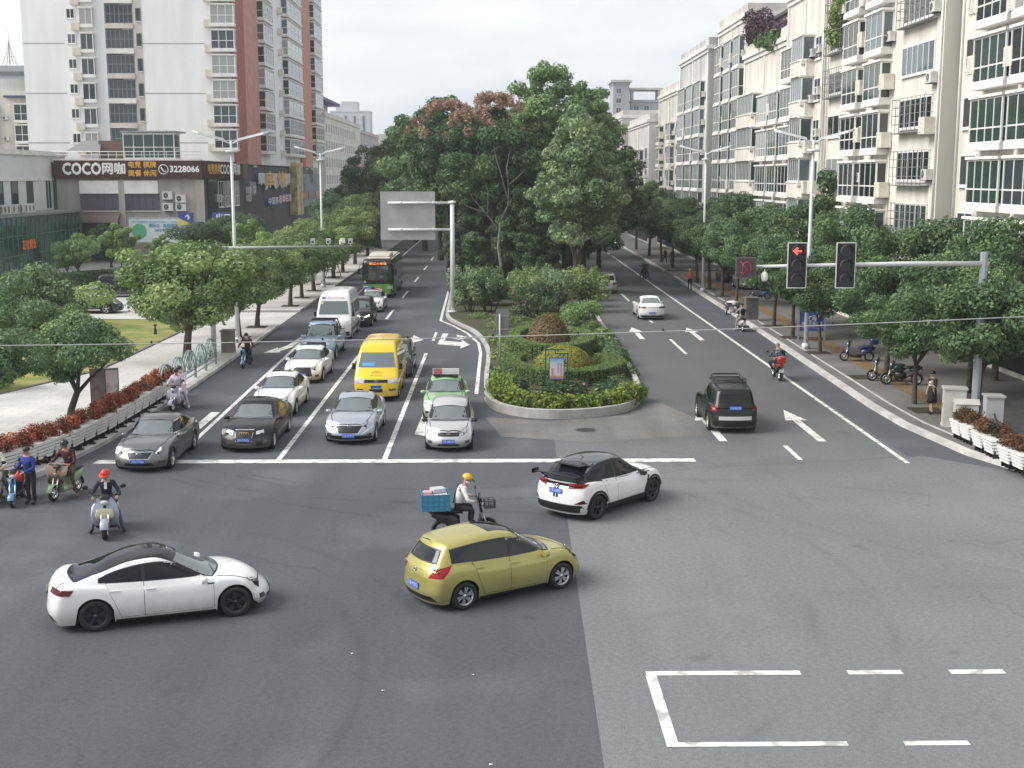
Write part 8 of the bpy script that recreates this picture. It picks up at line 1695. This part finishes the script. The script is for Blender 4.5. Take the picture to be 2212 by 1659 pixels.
q = MB(); [q.box((x, 0, z), (w, .05, h_)) for x, z, w, h_ in ((-.42, .95, .05, 1.65), (.42, .86, .05, 1.5), (-.06, 1.76, .78, .05), (.2, 1.6, .5, .05), (0, .36, .92, .06), (-.28, .15, .06, .42), (.28, .15, .06, .42), (-.05, 1.66, .04, .16), (.25, 1.5, .04, .14))]; q.obj('frame', GRN, t); MB().bx(-.29, .29, -.05, .03, .58, 1.46).obj('panel_frame', DF, t)
pm = bpy.data.materials.new('poster_print'); pm.use_nodes = True; tt = pm.node_tree; gg = tt.nodes.new('ShaderNodeTexCoord'); sx_ = tt.nodes.new('ShaderNodeSeparateXYZ'); rp = tt.nodes.new('ShaderNodeValToRGB'); mr_ = tt.nodes.new('ShaderNodeMapRange'); mr_.inputs[1].default_value = .60; mr_.inputs[2].default_value = 1.44
for p_, c_ in ((.0, (.12, .16, .45)), (.12, (.55, .25, .18)), (.2, (.65, .58, .66)), (.6, (.66, .60, .70)), (.8, (.45, .58, .75)), (1., (.08, .32, .68))):
    e_ = rp.color_ramp.elements.new(p_) if p_ not in (0., 1.) else rp.color_ramp.elements[0 if p_ == 0 else -1]; e_.color = c_ + (1,)
tt.links.new(gg.outputs['Object'], sx_.inputs[0]); tt.links.new(sx_.outputs[2], mr_.inputs[0]); tt.links.new(mr_.outputs[0], rp.inputs[0]); tt.links.new(rp.outputs[0], tt.nodes['Principled BSDF'].inputs['Base Color'])
MB().bx(-.26, .26, -.056, -.051, .61, 1.43).obj('poster', pm, t)
q = MB(); [q.text(ch, .085, Matrix.Translation((.17 - c_ * .11, -.06, 1.22 - r_ * .085)) @ Matrix.Rotation(R(90), 4, 'X')) for c_, col_ in enumerate(('创建文明城市', '共享美好生')) for r_, ch in enumerate(col_)]; q.obj('lettering', mat('letter_crimson', (.45, .06, .10), .5), t, fix=False)
q = MB(); q.prism([(-.2, -.062), (-.12, -.062), (-.12, -.058), (-.2, -.058)], .7, 1.05); q.obj('tower_motif', mat('motif_pale_red', (.6, .3, .3), .5), t)
t = thing('road_sign', 'small rectangular road sign seen from behind on a grey post on the median', 'road sign', gp(1080, 800, .14), R(0)); q = MB(); q.tube([(0, 0, 0), (0, 0, 2.75)], .045, 8); q.obj('post', STEEL, t); q = MB(); q.box((.12, .07, 2.35), (.62, .03, 1.2)); q.obj('sign_panel', mat('sign_back_grey', (.22, .23, .23), .5, .3), t); q = MB(); [q.box((.12, .045, z), (.6, .03, .05)) for z in (2.0, 2.65)]; q.obj('bracket', STEEL, t)
q = MB(); q.lathe([(.10, 0), (.08, .3), (.05, .34), (.05, .5), (.13, .52), (.13, .56), (0, .62)], 10); tag(q.obj('lawn_lamp', DARKT, None, gp(343, 722, .19) + Vector((-.2, 0, 0))), 'short dark bollard lamp standing on the lawn', 'lamp')
q = MB(); q.tube([(0, 0, 0), (.5, .2, 1.5)], .035, 6); tag(q.obj('tree_stake', BARKD, None, gp(2178, 990, .14), R(150)), 'leaning wooden stake propping the dark tree behind the planters', 'stake')
q = MB(); q.tube([(0, 0, 0), (0, 0, 4.2)], .05, 8); tag(q.obj('sign_post', STEEL, None, gp(2114, 897, .14)), 'thin grey post between the utility cabinets', 'post')
for i, (x, y) in enumerate(((-15.0, 117),)):
    t = thing('tree_support', 'timber tripod propping the street tree behind the bus', 'tree support', (x, y, .15)); q = MB(); [q.tube([(.75 * math.cos(a), .75 * math.sin(a), 0), (.12 * math.cos(a), .12 * math.sin(a), 2.2)], .04, 6) for a in (0, 1.57, 3.14, 4.71)]; [q.box((0, s * .55, .1), (1.2, .05, .05)) for s in (1, -1)]; q.obj('strut', BARKD, t)
rg = random.Random(12)
for i, (px, py, lab) in enumerate(((1060, 1652, 'white scrap of paper at the bottom of the picture'), (760, 1412, 'white scrap of paper below the delivery scooter lane'), (1022, 1458, 'tiny white scrap on the dark asphalt below the gold car'), (828, 1492, 'tiny white scrap on the asphalt left of the seam'))):
    q = MB(); q.add([(-.06, -.03, 0), (.05, -.04, .02), (.07, .03, .005), (-.03, .05, .03)], [(0, 1, 2, 3)]); q.add([(-.06, -.03, .002), (.05, -.04, .022), (.07, .03, .007), (-.03, .05, .032)], [(3, 2, 1, 0)]); tag(q.obj('paper_scrap', WHITE, None, gp(px, py, .008), i), lab, 'litter').scale = (.5, .5, .5)
# ------------------------------------------------------------------ haze
if HAZE:
    q = MB(); q.bx(-1900, 1900, -30, 2400, -1.1, 150)
    hm = bpy.data.materials.new('haze_air'); hm.use_nodes = True; ht = hm.node_tree; ht.nodes.remove(ht.nodes['Principled BSDF'])
    pv_ = ht.nodes.new('ShaderNodeVolumePrincipled'); pv_.inputs['Color'].default_value = (.93, .97, 1, 1); pv_.inputs['Density'].default_value = HAZE; pv_.inputs['Anisotropy'].default_value = .2
    ht.links.new(pv_.outputs[0], ht.nodes['Material Output'].inputs['Volume']); tag(q.obj('haze', hm), kind='stuff')
